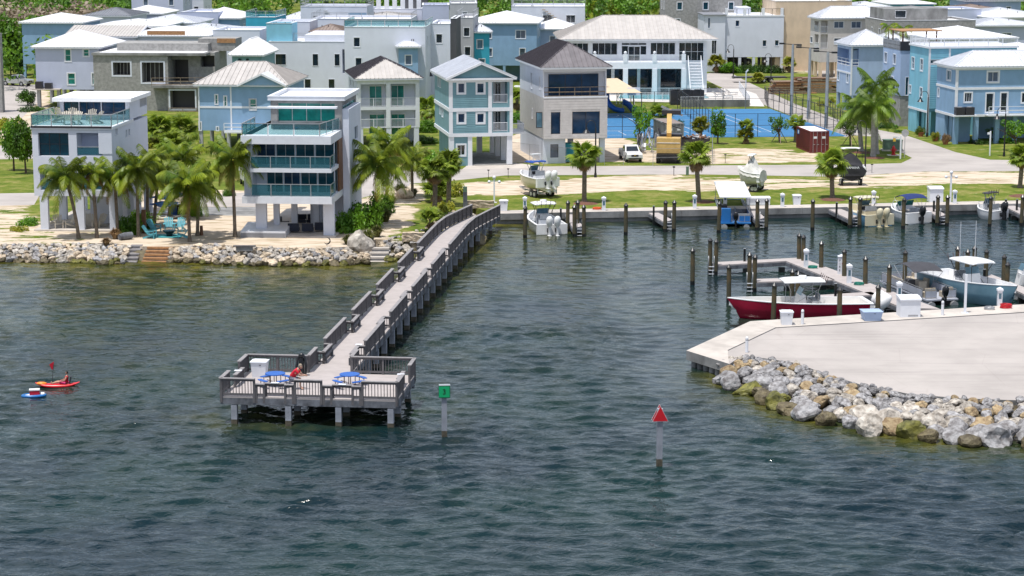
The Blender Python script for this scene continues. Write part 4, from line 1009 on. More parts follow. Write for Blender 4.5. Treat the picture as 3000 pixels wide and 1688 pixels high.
# white balcony hip house
h = House('beige white house with corner balconies under a pale hip roof',(E(870,160)[0],E(870,160)[1],11.0),-10)
wd = h.xat(E(1400,0)[0]);dp = h.yat(E(770,0)[0],0);b = Block(h,0,wd,0,dp,2.6,10.0,'white_paint')
b.m = 'beige_panel'
for p,q in ((E(985,182),E(1063,235)),(E(1130,182),E(1208,235)),(E(985,322),E(1063,372)),(E(1130,322),E(1208,372))): b.win('F',p,q,'glass_slate',nx=2,tw=0.08)
for p,q,f in ((E(875,178),E(928,272),'F'),(E(872,290),E(928,410),'F'),(E(820,175),E(855,270),'L'),(E(820,285),E(855,412),'L')):
    r = b.recess(f,p,q,1.4)
    if f == 'F': make_rail(h.root,(r[0],.05,r[1]),(r[2],.05,r[1]),1.05)
    else: make_rail(h.root,(.05,r[0],r[1]),(.05,r[2],r[1]),1.05)
b.win('L',E(783,308),E(803,360),'glass_slate',tw=.08);b.finish();hip_roof(h,0,wd,0,dp,10.05,1.9,'pale_roof',0.5,'x',panels=True,sp=0.6)
for x in (0.02,3,wd / 2,wd - .5):
    for y in (0.02,dp / 2,dp - .5): column(h,x,y,0,2.6,'cream_stucco',0.5)
# white house beside the clubhouse with roof deck
h = House('white stucco house with a grey upper band and a railed roof deck',(E(62,600)[0],E(62,600)[1]),-2)
wd = h.xat(E(548,0)[0]);zb = h.zat(E(0,480)[1]);zt = h.zat(E(0,140)[1]);b = Block(h,0,wd,0,11,zb,zt,'white_stucco')
for p,q in ((E(158,172),E(188,222)),(E(385,338),E(415,390)),(E(488,338),E(518,385))): b.win('F',p,q,'glass_blue',tw=.05)
b.finish()
for t in np.linspace(0,1,5): column(h,(wd - .5) * t,.02,0,zb,'white_stucco',.5);column(h,(wd - .5) * t,10,0,zb,'white_stucco',.5)
slab(h,-.05,wd + .05,-.06,11,zt,zt + .22,'white_paint','roof_deck')
for t in (0,.33,.66,1): column(h,(wd - .6) * t,0,zt + .22,zt + 1.5,'white_paint',.5)
make_rail(h.root,(0,.2,zt + .2),(wd,.2,zt + .2),1.2,'cable','black_metal')
u = Block(h,wd * .28,wd * .5,5,10.9,zt + .2,zt + 1.4,'white_stucco','parapet');u.finish()
l2 = Block(h,h.xat(D(2265,0)[0],-.5),-.02,-.5,9,0,h.zat(D(0,155)[1],-.5),'white_stucco');l2.win('F',D(2272,172),D(2284,235),'glass_blue',tw=.03);l2.win('F',D(2315,180),D(2338,285),'glass_slate',tw=.05)
l2.win('F',D(2355,405),D(2400,545),'glass_dark',nx=2,tw=.05,name='door');l2.finish();slab(h,l2.x0 - .2,.2,-.8,9,l2.z1,l2.z1 + .15,'grey_roof','roof')

# ---------------- the town behind, each house a thing of its own ----------------
def bg(label,x0,x1,ye,ze,a,dp,wm,kind,rm='white_roof',yr=None,bands=1,wins=True,gl='glass_slate',xl=None,par=0.4,name='house',rail=None,zb=2.4):
    h = House(label,(x0,ye,ze),a,'house',name=name);wd = h.xat(x1);ez = ze - 1.0
    b = Block(h,0,wd,0,dp,zb if kind != 'flat' else 0.0,ez,wm)
    if wins:
        rr = random.Random(int(x0 * 7 + ye));n = max(1,int(wd / 4.0))
        for fl in range(2):
            zc = ez - 1.9 - fl * 3.0
            for i in range(n):
                if rr.random() < .25: continue
                u = wd * (i + .5) / n + rr.uniform(-.4,.4);ww = rr.choice((.45,.45,.8));b.win('F',None,None,gl,rect=[u - ww,zc - .6,u + ww,zc + .75],nx=2 if ww > .5 else 1,tw=.1)
        f = 'R' if a > 0 and x0 < 1700 else 'L'
        for i in range(2): b.win(f,None,None,gl,rect=[dp * (.3 + .35 * i) - .4,ez - 2.5,dp * (.3 + .35 * i) + .4,ez - 1.1],tw=.1)
    b.finish()
    if kind == 'flat':
        flat_roof(h,0,wd,0,dp,ez,wm,par)
        if rail:
            for p,q in (((0,.1,ez + par),(wd,.1,ez + par)),((0,.1,ez + par),(0,dp - .1,ez + par)),((wd,.1,ez + par),(wd,dp - .1,ez + par))): make_rail(h.root,p,q,1.05,rail,'steel' if rail != 'baluster' else 'white_paint')
    else:
        rh = 1.9 if yr is None else max(0.8,h.zat(yr,dp / 2) - ez)
        hip_roof(h,0,wd,0,dp,ez + .03,rh,rm,.5,'x',kind='hip' if kind == 'hip' else 'gable',gable_m=wm)
        n = max(2,round(wd / 5) + 1)
        for i in range(n):
            for yy in (.02,dp - .5): column(h,(wd - .45) * i / (n - 1),yy,0,zb,wm)
        g = Block(h,.6,wd - .6,dp * .35,dp - .7,0,zb,wm,'lower_wall');g.finish()
    rr = random.Random(int(x0));vents(h,[(wd * rr.uniform(.2,.8),dp * .3) for _ in range(2)],ez + (.6 if kind != 'flat' else .05))
    return h,b,wd,ez
a_ = A;c_ = C
def x_(f,v): return f(v,0)[0]
def y_(f,v): return f(0,v)[1]
bg('blue house with a white hip roof at the upper left beside the green trees',x_(A,218),x_(A,850),y_(A,232),10.4,4,12,'blue_siding','hip',yr=y_(A,137))
bg('house with a dark slate grey seamed roof at the upper left',x_(A,850),x_(A,1330),y_(A,165),10.4,4,13,'white_stucco','hip','grey_roof',y_(A,82))
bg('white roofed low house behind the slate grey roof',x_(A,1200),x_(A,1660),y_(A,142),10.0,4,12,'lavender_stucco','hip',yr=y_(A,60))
h,b,wd,ez = bg('tall lavender block house cut by the top edge of the picture',x_(A,1320),x_(A,1870),-20,12.6,2,10,'lavender_stucco','flat')
h,b,wd,ez = bg('low white glazed building beside the tall lavender block',x_(A,1875),x_(A,2073),y_(A,12),10.5,2,10,'white_stucco','flat',gl='glass_dark')
bg('house with a pale grey seamed roof between two white roofs',x_(A,1350),x_(A,1990),y_(A,238),10.0,4,13,'white_stucco','hip','pale_roof',y_(A,150))
bg('long white hip roof in the middle of the left cluster',x_(A,960),x_(A,1660),y_(A,270),10.2,4,13,'white_stucco','hip',yr=y_(A,197))
bg('house with a tan seamed gable roof behind the pale blue house',x_(A,680),x_(A,1380),y_(A,372),10.2,4,12,'white_stucco','gable','tan_roof',y_(A,262))
bg('white hip roofed house with a row of small windows behind the block house',x_(A,1235),x_(A,2105),y_(A,365),10.3,4,13,'white_stucco','hip',yr=y_(A,268),gl='glass_green')
bg('house with a pale seamed hip roof right of the wide white roof',x_(A,1720),x_(A,2270),y_(A,318),10.0,4,12,'white_stucco','hip','pale_roof',y_(A,240))
bg('small flat lavender roof house with a ribbed wall',x_(A,1822),x_(A,2215),y_(A,145),10.8,4,12,'lavender_stucco','flat')
bg('blue walled house with a wide white hip roof, upper left of the middle',x_(A,1960),x_(A,2430),y_(A,188),10.0,4,13,'blue_siding','hip',yr=y_(A,80))
bg('flat roofed white house with dark terrace doors',x_(A,2140),x_(C,225),y_(A,330),10.8,4,10,'white_stucco','flat',gl='glass_dark')
h = House('sage green house with arched balconies and a white roof',(x_(C,-70),y_(C,560),9.6),4);wd = h.xat(x_(C,240));b = Block(h,0,wd,0,10,2.2,8.6,'sage_siding')
r = b.recess('F',C(-10,590),C(30,745),1.5);make_rail(h.root,(r[0],.05,r[1]),(r[2],.05,r[1]),1.05);r = b.recess('F',C(70,590),C(105,745),1.5);make_rail(h.root,(r[0],.05,r[1]),(r[2],.05,r[1]),1.05)
b.win('F',C(190,785),C(218,820),'glass_green',tw=.15);b.finish();hip_roof(h,0,wd,0,10,8.65,2.0,'white_roof',.5,'y');[column(h,x,.02,0,2.2,'sage_siding') for x in (0,wd / 2,wd - .5)]
slab(h,-.05,wd + .05,-.06,-.002,4.9,5.2,'white_paint','band')
bg('turquoise box house with a glass railed roof deck',x_(C,70),x_(C,385),y_(C,198),11.4,4,10,'turquoise_siding','flat',rail='glass',wins=False)
bg('turquoise house with a small pale hip roof',x_(C,410),x_(C,722),y_(C,205),10.4,4,11,'turquoise_siding','hip','pale_roof',y_(C,127))
bg('flat house with a blank bright cyan wall and artificial lawn on its roof',x_(C,275),x_(C,545),y_(C,262),12.2,4,5,'sky_siding','flat',wins=False)
h,b,wd,ez = bg('pale flat house behind the cyan wall',x_(C,330),x_(C,725),y_(C,245),11.4,4,8,'white_stucco','flat',wins=False)
h,b,wd,ez = bg('white flat house with an outside stair to the roof terrace, near the woods',x_(C,620),x_(C,1300),y_(C,92),12.4,3,10,'white_stucco','flat',rail='board')
mb = MB('steel')
for k in range(14): mb.box(wd * .36 + k * .45,-1.2,ez - .3 - k * .35,wd * .36 + .5 + k * .45,-.1,ez - .22 - k * .35)
mb.build('stair',h.root);slab(h,wd * .72,wd * .99,-.03,-.003,ez - 2.6,ez - .6,'blue_siding','blue_panel')
bg('house with a long tan seamed roof below the woods',x_(C,1220),x_(C,1740),y_(C,188),10.2,0,12,'white_stucco','hip','tan_roof',y_(C,128))
h,b,wd,ez = bg('white flat house with a crenellated parapet',x_(C,1320),x_(C,1850),y_(C,112),11.0,0,10,'white_stucco','flat')
for k in range(6): slab(h,wd * (.12 + .155 * k),wd * (.12 + .155 * k) + .8,.05,.8,ez + .45,ez + 2.1,'white_paint','merlon')
bg('charcoal box tower in front of the woods',x_(C,1642),x_(C,1895),y_(C,15),12.5,0,8,'dark_stucco','flat',wins=False)
bg('pale flat house with a dark band, beside the grey block',x_(C,1845),x_(C,2120),y_(C,75),12,-2,9,'lavender_stucco','flat',wins=False)
bg('long grey flat block with a railed roof below the woods',x_(C,2122),x_(C,2400),y_(C,58),12.5,-2,12,'grey_stucco','flat',rail='cable')
bg('wide low white terrace house with a railed roof',x_(C,735),x_(C,1740),y_(C,215),11.2,2,12,'white_stucco','flat',rail='cable')
bg('small house with a brown seamed roof among the white blocks',x_(C,735),x_(C,1038),y_(C,328),10.2,3,10,'white_stucco','hip','brown_roof',y_(C,250))
bg('big white flat block with a glass railed terrace behind the stucco house',x_(C,1060),x_(C,1880),y_(C,300),12.0,3,12,'white_stucco','flat',rail='glass',gl='glass_dark')
bg('narrow cream stucco block with two slit windows',x_(C,1925),x_(C,2130),y_(C,268),12.0,3,12,'white_stucco','flat',gl='glass_dark')
bg('narrow charcoal block between two white ones',x_(C,2130),x_(C,2190),y_(C,215),12.8,3,9,'dark_stucco','flat',wins=False)
bg('grey and white block with a dark garage opening',x_(C,2195),x_(C,2360),y_(C,205),12.4,3,12,'grey_stucco','flat',gl='glass_dark',rail='cable')
bg('small blue house with a pale hip roof between the white blocks',x_(C,1605),x_(C,1805),y_(C,478),9.6,-3,8,'blue_siding','hip','pale_roof',y_(C,400))
bg('bright turquoise house with a pale hip roof',x_(C,2368),x_(C,2522),y_(C,328),10.4,-4,8,'turquoise_siding','hip','pale_roof',y_(C,255),gl='glass_pale')
bg('light blue house with a porch and outside stair under a white hip roof',x_(D,-60),x_(D,590),y_(D,235),10.8,4,13,'blue_siding','hip',yr=y_(D,118),zb=2.8)
bg('low blue house with a white hip roof next to the outside stair',x_(D,592),x_(D,950),y_(D,297),9.2,2,11,'pale_blue_siding','hip',yr=y_(D,195))
h,b,wd,ez = bg('white flat house with a green railed roof terrace and a long outside stair',x_(D,337),x_(D,1072),y_(D,88),12.0,2,12,'white_stucco','flat',gl='glass_dark',rail='cable')
mb = MB('wood_old')
for k in range(16): mb.box(wd * .42 + k * .5,-1.3,ez - .2 - k * .35,wd * .42 + .55 + k * .5,-.1,ez - .1 - k * .35)
mb.build('stair',h.root)
bg('small house with a grey roof peeping over the clubhouse',x_(D,1320),x_(D,1630),y_(D,215),9.4,-2,10,'white_stucco','hip','tan_roof',y_(D,158))
h,b,wd,ez = bg('unfinished concrete building with scaffolding at the top of the picture',x_(D,1893),x_(D,2640),y_(D,-40),14.0,-3,9,'block_grey','flat',gl='glass_teal')
bg('white blue house with a white hip roof beside the unfinished building',x_(D,2040),x_(D,2700),y_(D,120),10.8,-4,12,'lavender_stucco','hip',yr=y_(D,42))
bg('cream flat roofed building behind the white stucco house',x_(E,498),x_(E,1110),y_(E,30),13.0,-5,12,'cream_stucco','flat',wins=False)
bg('pale blue flat house with a wooden chair on its roof deck',x_(E,675),x_(E,1200),y_(E,95),11.6,-8,12,'pale_blue_siding','flat',gl='glass_dark')
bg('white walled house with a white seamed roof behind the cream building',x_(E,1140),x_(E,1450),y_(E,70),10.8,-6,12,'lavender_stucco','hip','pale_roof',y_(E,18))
bg('teal house with a white roof at the top of the picture',x_(E,1452),x_(E,1790),y_(E,38),10.4,-6,12,'turquoise_siding','hip',yr=y_(E,-5))
bg('house with a dark slate hip roof on the right',x_(E,1450),x_(E,1940),y_(E,118),10.2,-7,12,'white_stucco','hip','grey_roof',y_(E,55))
h,b,wd,ez = bg('unfinished grey concrete house with white parapet blocks',x_(E,1420),x_(E,2145),y_(E,195),11.2,-7,12,'block_grey','flat',gl='glass_dark')
u = Block(h,.5,wd * .75,3,11,ez + .3,ez + 2.2,'concrete_dark','parapet');u.win('F',None,None,'glass_dark',rect=[wd * .16,ez + .7,wd * .28,ez + 1.9],tw=.03);u.finish()
bg('flat pale blue house in front of the brown roof',x_(E,1765),x_(E,2190),y_(E,98),11.0,-7,11,'lavender_stucco','flat',wins=False)
bg('house with a brown seamed hip roof at the upper right',x_(E,1990),x_(E,2380),y_(E,92),10.0,-7,11,'lavender_stucco','hip','brown_roof',y_(E,42))
bg('house with a pale seamed roof beside the brown roof',x_(E,2215),x_(E,2640),y_(E,125),10.0,-7,11,'lavender_stucco','hip','pale_roof',y_(E,68))
bg('small white hip roof below the brown roof at the right',x_(E,2275),x_(E,2620),y_(E,152),10.0,-7,11,'white_stucco','hip',yr=y_(E,92))
bg('pale blue house with a teal window and dark roof, far upper right',x_(E,2105),x_(E,2515),y_(E,10),11.6,-7,11,'pale_blue_siding','hip','grey_roof',y_(E,-25),gl='glass_teal')
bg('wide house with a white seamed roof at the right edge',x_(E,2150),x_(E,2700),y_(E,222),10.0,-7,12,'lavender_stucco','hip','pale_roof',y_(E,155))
bg('large pure white hip roof behind the sky blue house',x_(E,1790),x_(E,2480),y_(E,330),9.8,-8,14,'white_stucco','hip',yr=y_(E,228))
bg('white roofed house at the right edge behind the sky blue house',x_(E,2490),x_(E,2760),y_(E,440),8.8,-8,11,'white_stucco','hip',yr=y_(E,365))
h = House('bare grey concrete wall corner at the left edge',(-60,330),2,'building',name='building');Block(h,0,h.xat(7),0,1.2,0,h.zat(98),'block_grey').finish()

# ---------------- fishing pier ----------------
mat('pile_conc',(0.30,0.32,0.37),0.9,0.15,2,bump=0.4,streak=True);mat('pile_wet',(0.10,0.085,0.06),0.8,0.25,5,bump=0.5)
mat('pile_wood',(0.035,0.048,0.036),0.9,0.35,2.5,bump=0.5,col2=(0.105,0.075,0.035),streak=True);mat('pile_cap',(0.01,0.01,0.012),0.35,0.05,spec=0.8)
mat('wet_black',(0.008,0.010,0.010),0.35,0.2,5)
PA = R(6.1);pier = thing('fishing_pier','long grey fishing pier with a railed platform at its end','pier',(-16.9,119.85,0),-PA)
pe,pn = Vector((math.cos(PA),-math.sin(PA),0)),Vector((math.sin(PA),math.cos(PA),0))
DZ = 1.75;PW,PD = 10.35,6.7;WL,WR = 3.8,6.45
yl = 62.0                                             # where the bend and the slope down to the shore begin
def endx(x,y): return x + (0.0 if y < yl else (y - yl) * 0.045 + max(0,y - yl) ** 2 * 0.0006)
def dz(y): return DZ if y < 66 else lerp(DZ,1.1,min(1,(y - 66) / 12.5))
YE = 79.0
b = MB('deck_boards');ys = [PD + 0.01] + list(np.arange(10,YE + .1,3.0))
if ys[-1] < YE: ys.append(YE)
b.box(0,0,DZ - .08,PW,PD,DZ)
for i in range(len(ys) - 1):
    y0,y1 = ys[i],ys[i + 1];v = []
    for y in (y0,y1):
        for dzz in (-.08,0): v += [(endx(WL,y),y,dz(y) + dzz),(endx(WR,y),y,dz(y) + dzz)]
    b.add(v,[(2,3,7,6),(1,0,4,5),(0,2,6,4),(3,1,5,7)])
b.build('deck',pier)
b = MB('timber_grey')
for y in (0.02,PD - .02): b.bar((-.02,y,DZ - .28),(PW + .02,y,DZ - .28),.1,.38)
for x in (0.02,PW - .02): b.bar((x,0,DZ - .28),(x,PD,DZ - .28),.1,.36)
for y in (.75,3.3,PD - .8): b.bar((-.1,y,DZ - .54),(PW + .1,y,DZ - .54),.3,.14)
for x in (WL + .02,WR - .02):
    for i in range(len(ys) - 1): b.bar((endx(x,ys[i]),ys[i],dz(ys[i]) - .28),(endx(x,ys[i + 1]),ys[i + 1],dz(ys[i + 1]) - .28),.1,.38)
b.build('beams',pier)
pm = MB('pile_conc');pm.box(-.17,-.17,0.0,.17,.17,2);pm.box(-.175,-.175,-2.2,.175,.175,0,'pile_wet');pmesh = pm.mesh('pile')
def pile_at(x,y,top): o = inst(pmesh,'pile',pier,(x,y,.38));o.scale.z = (top - .38) / 2;return o
for x in (.75,3.95,6.9,PW - .4):
    for y in (.15,2.6,PD - .25): pile_at(x,y,DZ - .5)
y = 9.6
while y < YE - 3:
    for x in (WL + .15,WR - .1): pile_at(endx(x,y),y,dz(y) - .45)
    y += 3.25
balm = MB('rail_grey');balm.box(-.02,-.02,0,.02,.02,1);balm = balm.mesh('baluster');stuffb = MB('rail_grey')
def rail_run(p,q,hgt=1.07,z0=None,z1=None,indiv=True,posts=2.4,outside=-1,side=1):
    "p, q in pier coordinates"
    z0 = DZ if z0 is None else z0;z1 = DZ if z1 is None else z1
    P0,P1 = Vector((p[0],p[1],z0)),Vector((q[0],q[1],z1));d = P1 - P0;Ln = d.length;d /= Ln;up = Vector((0,0,1))
    b = MB('rail_grey');b.bar(P0 + up * (hgt - .09),P1 + up * (hgt - .09),.05,.13);b.bar(P0 + up * .14,P1 + up * .14,.05,.12)
    b.bar(P0 + up * hgt - d * .05,P1 + up * hgt + d * .05,.24,.045,'rail_top')
    n = max(1,round(Ln / posts))
    for i in range(n + 1):
        c = P0 + d * (Ln * i / n);b.bar(c - up * .36,c + up * (hgt - .03),.13,.13)
    b.build('railing',pier)
    k = int(Ln / .17)
    for i in range(1,k):
        c = P0 + d * (Ln * i / k) + up * .18
        if indiv: inst(balm,'baluster',pier,c,scl=(1,1,hgt - .3))
        else: stuffb.box(c.x - .02,c.y - .02,c.z,c.x + .02,c.y + .02,c.z + hgt - .3)
LH = .76
# front: tall, low, tall, low, tall
xs_ = [0,2.0,4.35,5.95,8.3,PW]
for i in range(5):
    if i % 2 == 0: rail_run((xs_[i] + .03,0),(xs_[i + 1] - .03,0))
    else:
        rail_run((xs_[i] + .1,.03),(xs_[i] + .55,.03),LH);rail_run((xs_[i] + .6,.3),(xs_[i + 1] - .6,.3),LH,outside=0);rail_run((xs_[i + 1] - .55,.03),(xs_[i + 1] - .1,.03),LH)
for x,s in ((0,1),(PW,-1)):
    rail_run((x,.05),(x,2.0));rail_run((x + s * .3,2.3),(x + s * .3,4.3),LH);rail_run((x,4.6),(x,PD - .05))
rail_run((.05,PD),(WL - .05,PD));rail_run((WR + .05,PD),(PW - .05,PD))
# walkway: a tall run of about 7 m, then a low leaning bay set inwards, on both sides
for x,s,ph in ((WL,1,0.0),(WR,-1,-1.0)):
    y = PD + .1;rail_run((x,y),(x,y + 2.0 + ph * .4 + .4),indiv=False);y += 2.4 + ph * .4
    first = True
    while y < yl - 8:
        rail_run((x + s * .42,y + .15),(x + s * .42,y + 2.55),LH,indiv=False,outside=0);rail_run((x + s * .02,y + .15),(x + s * .42,y + .15),LH,indiv=False);rail_run((x + s * .02,y + 2.6),(x + s * .42,y + 2.6),LH,indiv=False)
        b = MB('timber_grey');b.bar((x + s * .5,y + .2,DZ + .42),(x + s * .5,y + 2.5,DZ + .42),.05,.18);b.bar((x + s * .55,y + .3,DZ),(x + s * .55,y + .3,DZ + .45),.1,.1);b.bar((x + s * .55,y + 2.4,DZ),(x + s * .55,y + 2.4,DZ + .45),.1,.1);b.build('leaning_rail',pier)
        y += 2.75;rail_run((x,y),(x,y + 7.0),indiv=False,posts=1.75);y += 7.05
    while y < YE - .5:
        y2 = min(y + 2.0,YE);rail_run((endx(x,y),y),(endx(x,y2),y2),1.07,dz(y),dz(y2),indiv=False,posts=2);y = y2
stuffb.build('balusters',pier,kind='stuff')
b = MB('white_paint')
for x,y in ((.25,3.3),(3.15,.28),(7.1,.28),(PW - .3,3.3),(WR - .4,11.6)): b.box(x - .22,y - .14,DZ + LH + .03,x + .22,y + .14,DZ + LH + .06)
for x,y,in ((.25,3.3),): pass
b.build('ruler_board',pier)

def onpier(x,y,z=DZ): v = Vector((-16.9,119.85,0)) + pe * x + pn * y;return Vector((v.x,v.y,z))
# picnic tables
mat('blue_plastic',(0.01,0.10,0.42),0.4,0.06,3);mat('brown_metal',(0.08,0.04,0.04),0.5,0.1)
def picnic(p,label,rz):
    t = thing('picnic_table',label,'picnic table',p,rz,'blue round picnic tables on the pier platform')
    b = MB('blue_plastic');b.cyl((0,0,.72),(0,0,.77),.6,n=28);b.build('table_top',t)
    for a in range(4):
        an = R(45 + 90 * a);b = MB('brown_metal');x,y = .33 * math.cos(an),.33 * math.sin(an);b.cyl((x,y,0),(x,y,.72),.028,n=6);b.build('leg',t)
    for a in range(4):
        an0 = R(90 * a);b = MB('blue_plastic');vi = [];n = 8
        for k in range(n + 1):
            an = an0 + R(-27 + 54 * k / n)
            for r in (.78,1.05): vi += [(r * math.cos(an),r * math.sin(an),.43),(r * math.cos(an),r * math.sin(an),.47)]
        f = []
        for k in range(n):
            o = k * 4;f += [(o + 1,o + 3,o + 7,o + 5),(o,o + 4,o + 6,o + 2),(o,o + 1,o + 5,o + 4),(o + 2,o + 6,o + 7,o + 3)]
        f += [(0,2,3,1),(n * 4,n * 4 + 1,n * 4 + 3,n * 4 + 2)]
        b.add(vi,f);b.build('seat',t)
        b = MB('brown_metal')
        for s in (-15,15): an = an0 + R(s);b.cyl((.9 * math.cos(an),.9 * math.sin(an),0),(.9 * math.cos(an),.9 * math.sin(an),.43),.025,n=6)
        b.bar((.3 * math.cos(an0),.3 * math.sin(an0),.22),(.9 * math.cos(an0),.9 * math.sin(an0),.22),.03,.03);b.build('seat_frame',t)
tv = at(L(708,492),DZ + .77);picnic((tv.x,tv.y,DZ),'round blue picnic table nearest the white bin and the man in red',R(40))
tv = at(L(1457,500),DZ + .77);picnic((tv.x,tv.y,DZ),'round blue picnic table with empty seats, right on the pier platform',R(40))
def bin_(p,label,w=.75,h=1.15,z=1.0,name='bin',group=None,rz=0,cat='bin',m='white_paint',taper=.82):
    t = thing(name,label,cat,p,rz,group);b = MB(m);a,c = w / 2 * taper,w / 2;d = w * .45;e_ = d * taper
    v = [(-a,-e_,0),(a,-e_,0),(a,e_,0),(-a,e_,0),(-c,-d,h * .88),(c,-d,h * .88),(c,d,h * .88),(-c,d,h * .88)]
    b.add(v,[(3,2,1,0),(4,5,6,7),(0,1,5,4),(1,2,6,5),(2,3,7,6),(3,0,4,7)]);b.build('body',t)
    b = MB(m);b.box(-c - .04,-d - .04,h * .88,c + .04,d + .04,h * .93);b.add([(-c,-d,h * .93),(c,-d,h * .93),(c,d,h * .93),(-c,d,h * .93),(-c * .7,-d * .3,h),(c * .7,-d * .3,h),(c * .7,d * .5,h),(-c * .7,d * .5,h)],[(4,5,6,7),(0,1,5,4),(1,2,6,5),(2,3,7,6),(3,0,4,7)]);b.build('lid',t)
    b = MB('dark_frame');b.box(.06,-d - .012,h * .72,.16,-d * .96 - .0,h * .76);b.build('sticker',t);return t
v = at(L(555,525),DZ);bin_((v.x,v.y,DZ),'big white lidded bin standing on the pier platform',.95,1.05,rz=-PA)
v = at(H(775,984),1.06);bin_((v.x,v.y,1.06),'white lidded bin on the quay just right of the pier entrance',.8,1.05)
v = at(Q(860,152),1.06);bin_((v.x,v.y,1.06),'white lidded bin on the far quay between a power post and a mooring pile',.8,1.0)
v = at(Q(782,1056),1.1);bin_((v.x,v.y,1.1),'white lidded bin on the near apron in front of the red boat',.85,1.0)
v = at(Q(1422,1022),1.1);bin_((v.x,v.y,1.1),'pale blue dock box on the near apron behind the red boat stern',1.35,.72,name='dock_box',cat='dock box',m='pale_blue_siding',rz=R(5))
# bin on the right: tall white dock cabinets
def cabinet(p,label,w,d,h,name='dock_cabinet',slope=True,louvre=True):
    t = thing(name,label,'cabinet',p,R(5));b = MB('white_paint');b.box(-w / 2,0,0,w / 2,d,h * .9);b.build('body',t)
    b = MB('white_paint');z = h * .9 + .002;b.add([(-w / 2 - .05,-.08,z - .1),(w / 2 + .05,-.08,z - .1),(w / 2 + .05,d + .05,z),(-w / 2 - .05,d + .05,z),(-w / 2 - .05,-.08,z),(w / 2 + .05,-.08,z),(w / 2 + .05,d * .5,h),(-w / 2 - .05,d * .5,h),(w / 2 + .05,d + .05,h),(-w / 2 - .05,d + .05,h)],[(0,1,5,4),(4,5,6,7),(7,6,8,9),(1,2,8,6,5),(3,0,4,7,9),(2,3,9,8),(3,2,1,0)]);b.build('lid',t)
    if louvre:
        for k in range(12): b = MB('dark_frame');x = -w * .1 + k * .06;b.box(x,-.008,.05,x + .025,-.001,.18);b.build('louvre',t)
v = at(Q(1718,1004),1.1);cabinet((v.x,v.y,1.1),'large white cabinet with louvres on the near apron',1.45,1.1,1.45)
v = at(Q(1915,135),1.06);cabinet((v.x,v.y,1.06),'tall white cabinet on the grass behind the navy topped boat',1.35,1.0,1.5,louvre=False)
v = at(Q(572,158),1.06);cabinet((v.x,v.y,1.06),'long low white box on the quay behind the blue pontoon boat',2.3,.7,.8,louvre=False)

# ---------------- marina docks ----------------
def dock(label,px,z=.85,posts=(),group='narrow concrete finger docks',name='dock',rim=True):
    P = [at(p,z) for p in px];c = sum(P,Vector()) / len(P)
    t = thing(name,label,'dock',(c.x,c.y,0),0,group)
    b = MB('deck_boards');b.prism([(p.x - c.x,p.y - c.y) for p in P],z - .10,z,'deck_boards');b.build('deck',t)
    b = MB('timber_grey');n = len(P)
    for i in range(n):
        p,q = P[i] - c,P[(i + 1) % n] - c;b.bar((p.x,p.y,z - .26),(q.x,q.y,z - .26),.12,.30)
    b.build('beam',t)
    for i in range(len(posts)):
        q = at(posts[i],z) - c;b = MB('wet_black');b.box(q.x - .25,q.y - .22,-2.5,q.x + .25,q.y + .22,z - .4);b.build('post',t)
    return t
dock('short finger dock right of the white twin engine boat',[H(1385,1005),H(1450,998),H(1572,1140),H(1472,1165)],posts=[H(1500,1130)])
dock('empty finger dock between two bare moorings, left of the blue pontoon boat',[H(2200,990),H(2290,985),H(2470,1078),H(2395,1105)],posts=[H(2300,1040),H(2400,1085)])
dock('finger dock right beside the blue pontoon boat',[Q(478,195),Q(545,190),Q(622,250),Q(555,272)],posts=[Q(540,245)])
dock('finger dock left of the cream boat',[Q(1080,178),Q(1160,173),Q(1330,238),Q(1252,262)],posts=[Q(1180,220),Q(1222,235),Q(1290,250)])
dock('finger dock right of the navy topped boat',[Q(1795,170),Q(1870,168),Q(1990,230),Q(1930,245)],posts=[Q(1900,222),Q(1960,240)])
dock('finger dock at the right edge beside the black topped boat',[Q(2395,150),Q(2470,148),Q(2640,215),Q(2576,238)],posts=[Q(2500,205),Q(2560,228)])
dock('L shaped main dock in the middle of the marina',[Q(235,612),Q(225,588),Q(890,553),Q(1940,940),Q(1655,930),Q(780,578)],posts=[Q(478,595),Q(748,590),Q(890,635),Q(1235,770),Q(1565,905)],group='docks in the middle of the marina')
dock('narrow side finger just behind the hard top of the red boat',[Q(560,737),Q(553,714),Q(1090,697),Q(1150,720)],posts=[Q(790,725),Q(1060,715)],group='docks in the middle of the marina')
dock('narrow side finger behind the red boat stern',[Q(1000,860),Q(990,838),Q(1420,811),Q(1475,832)],posts=[Q(1200,850),Q(1450,830)],group='docks in the middle of the marina')
dock('dock behind the blue grey boat at the right edge',[Q(2285,690),Q(2330,680),Q(2640,800),Q(2640,860)],posts=[Q(2420,740),Q(2560,815)],group='docks in the middle of the marina')

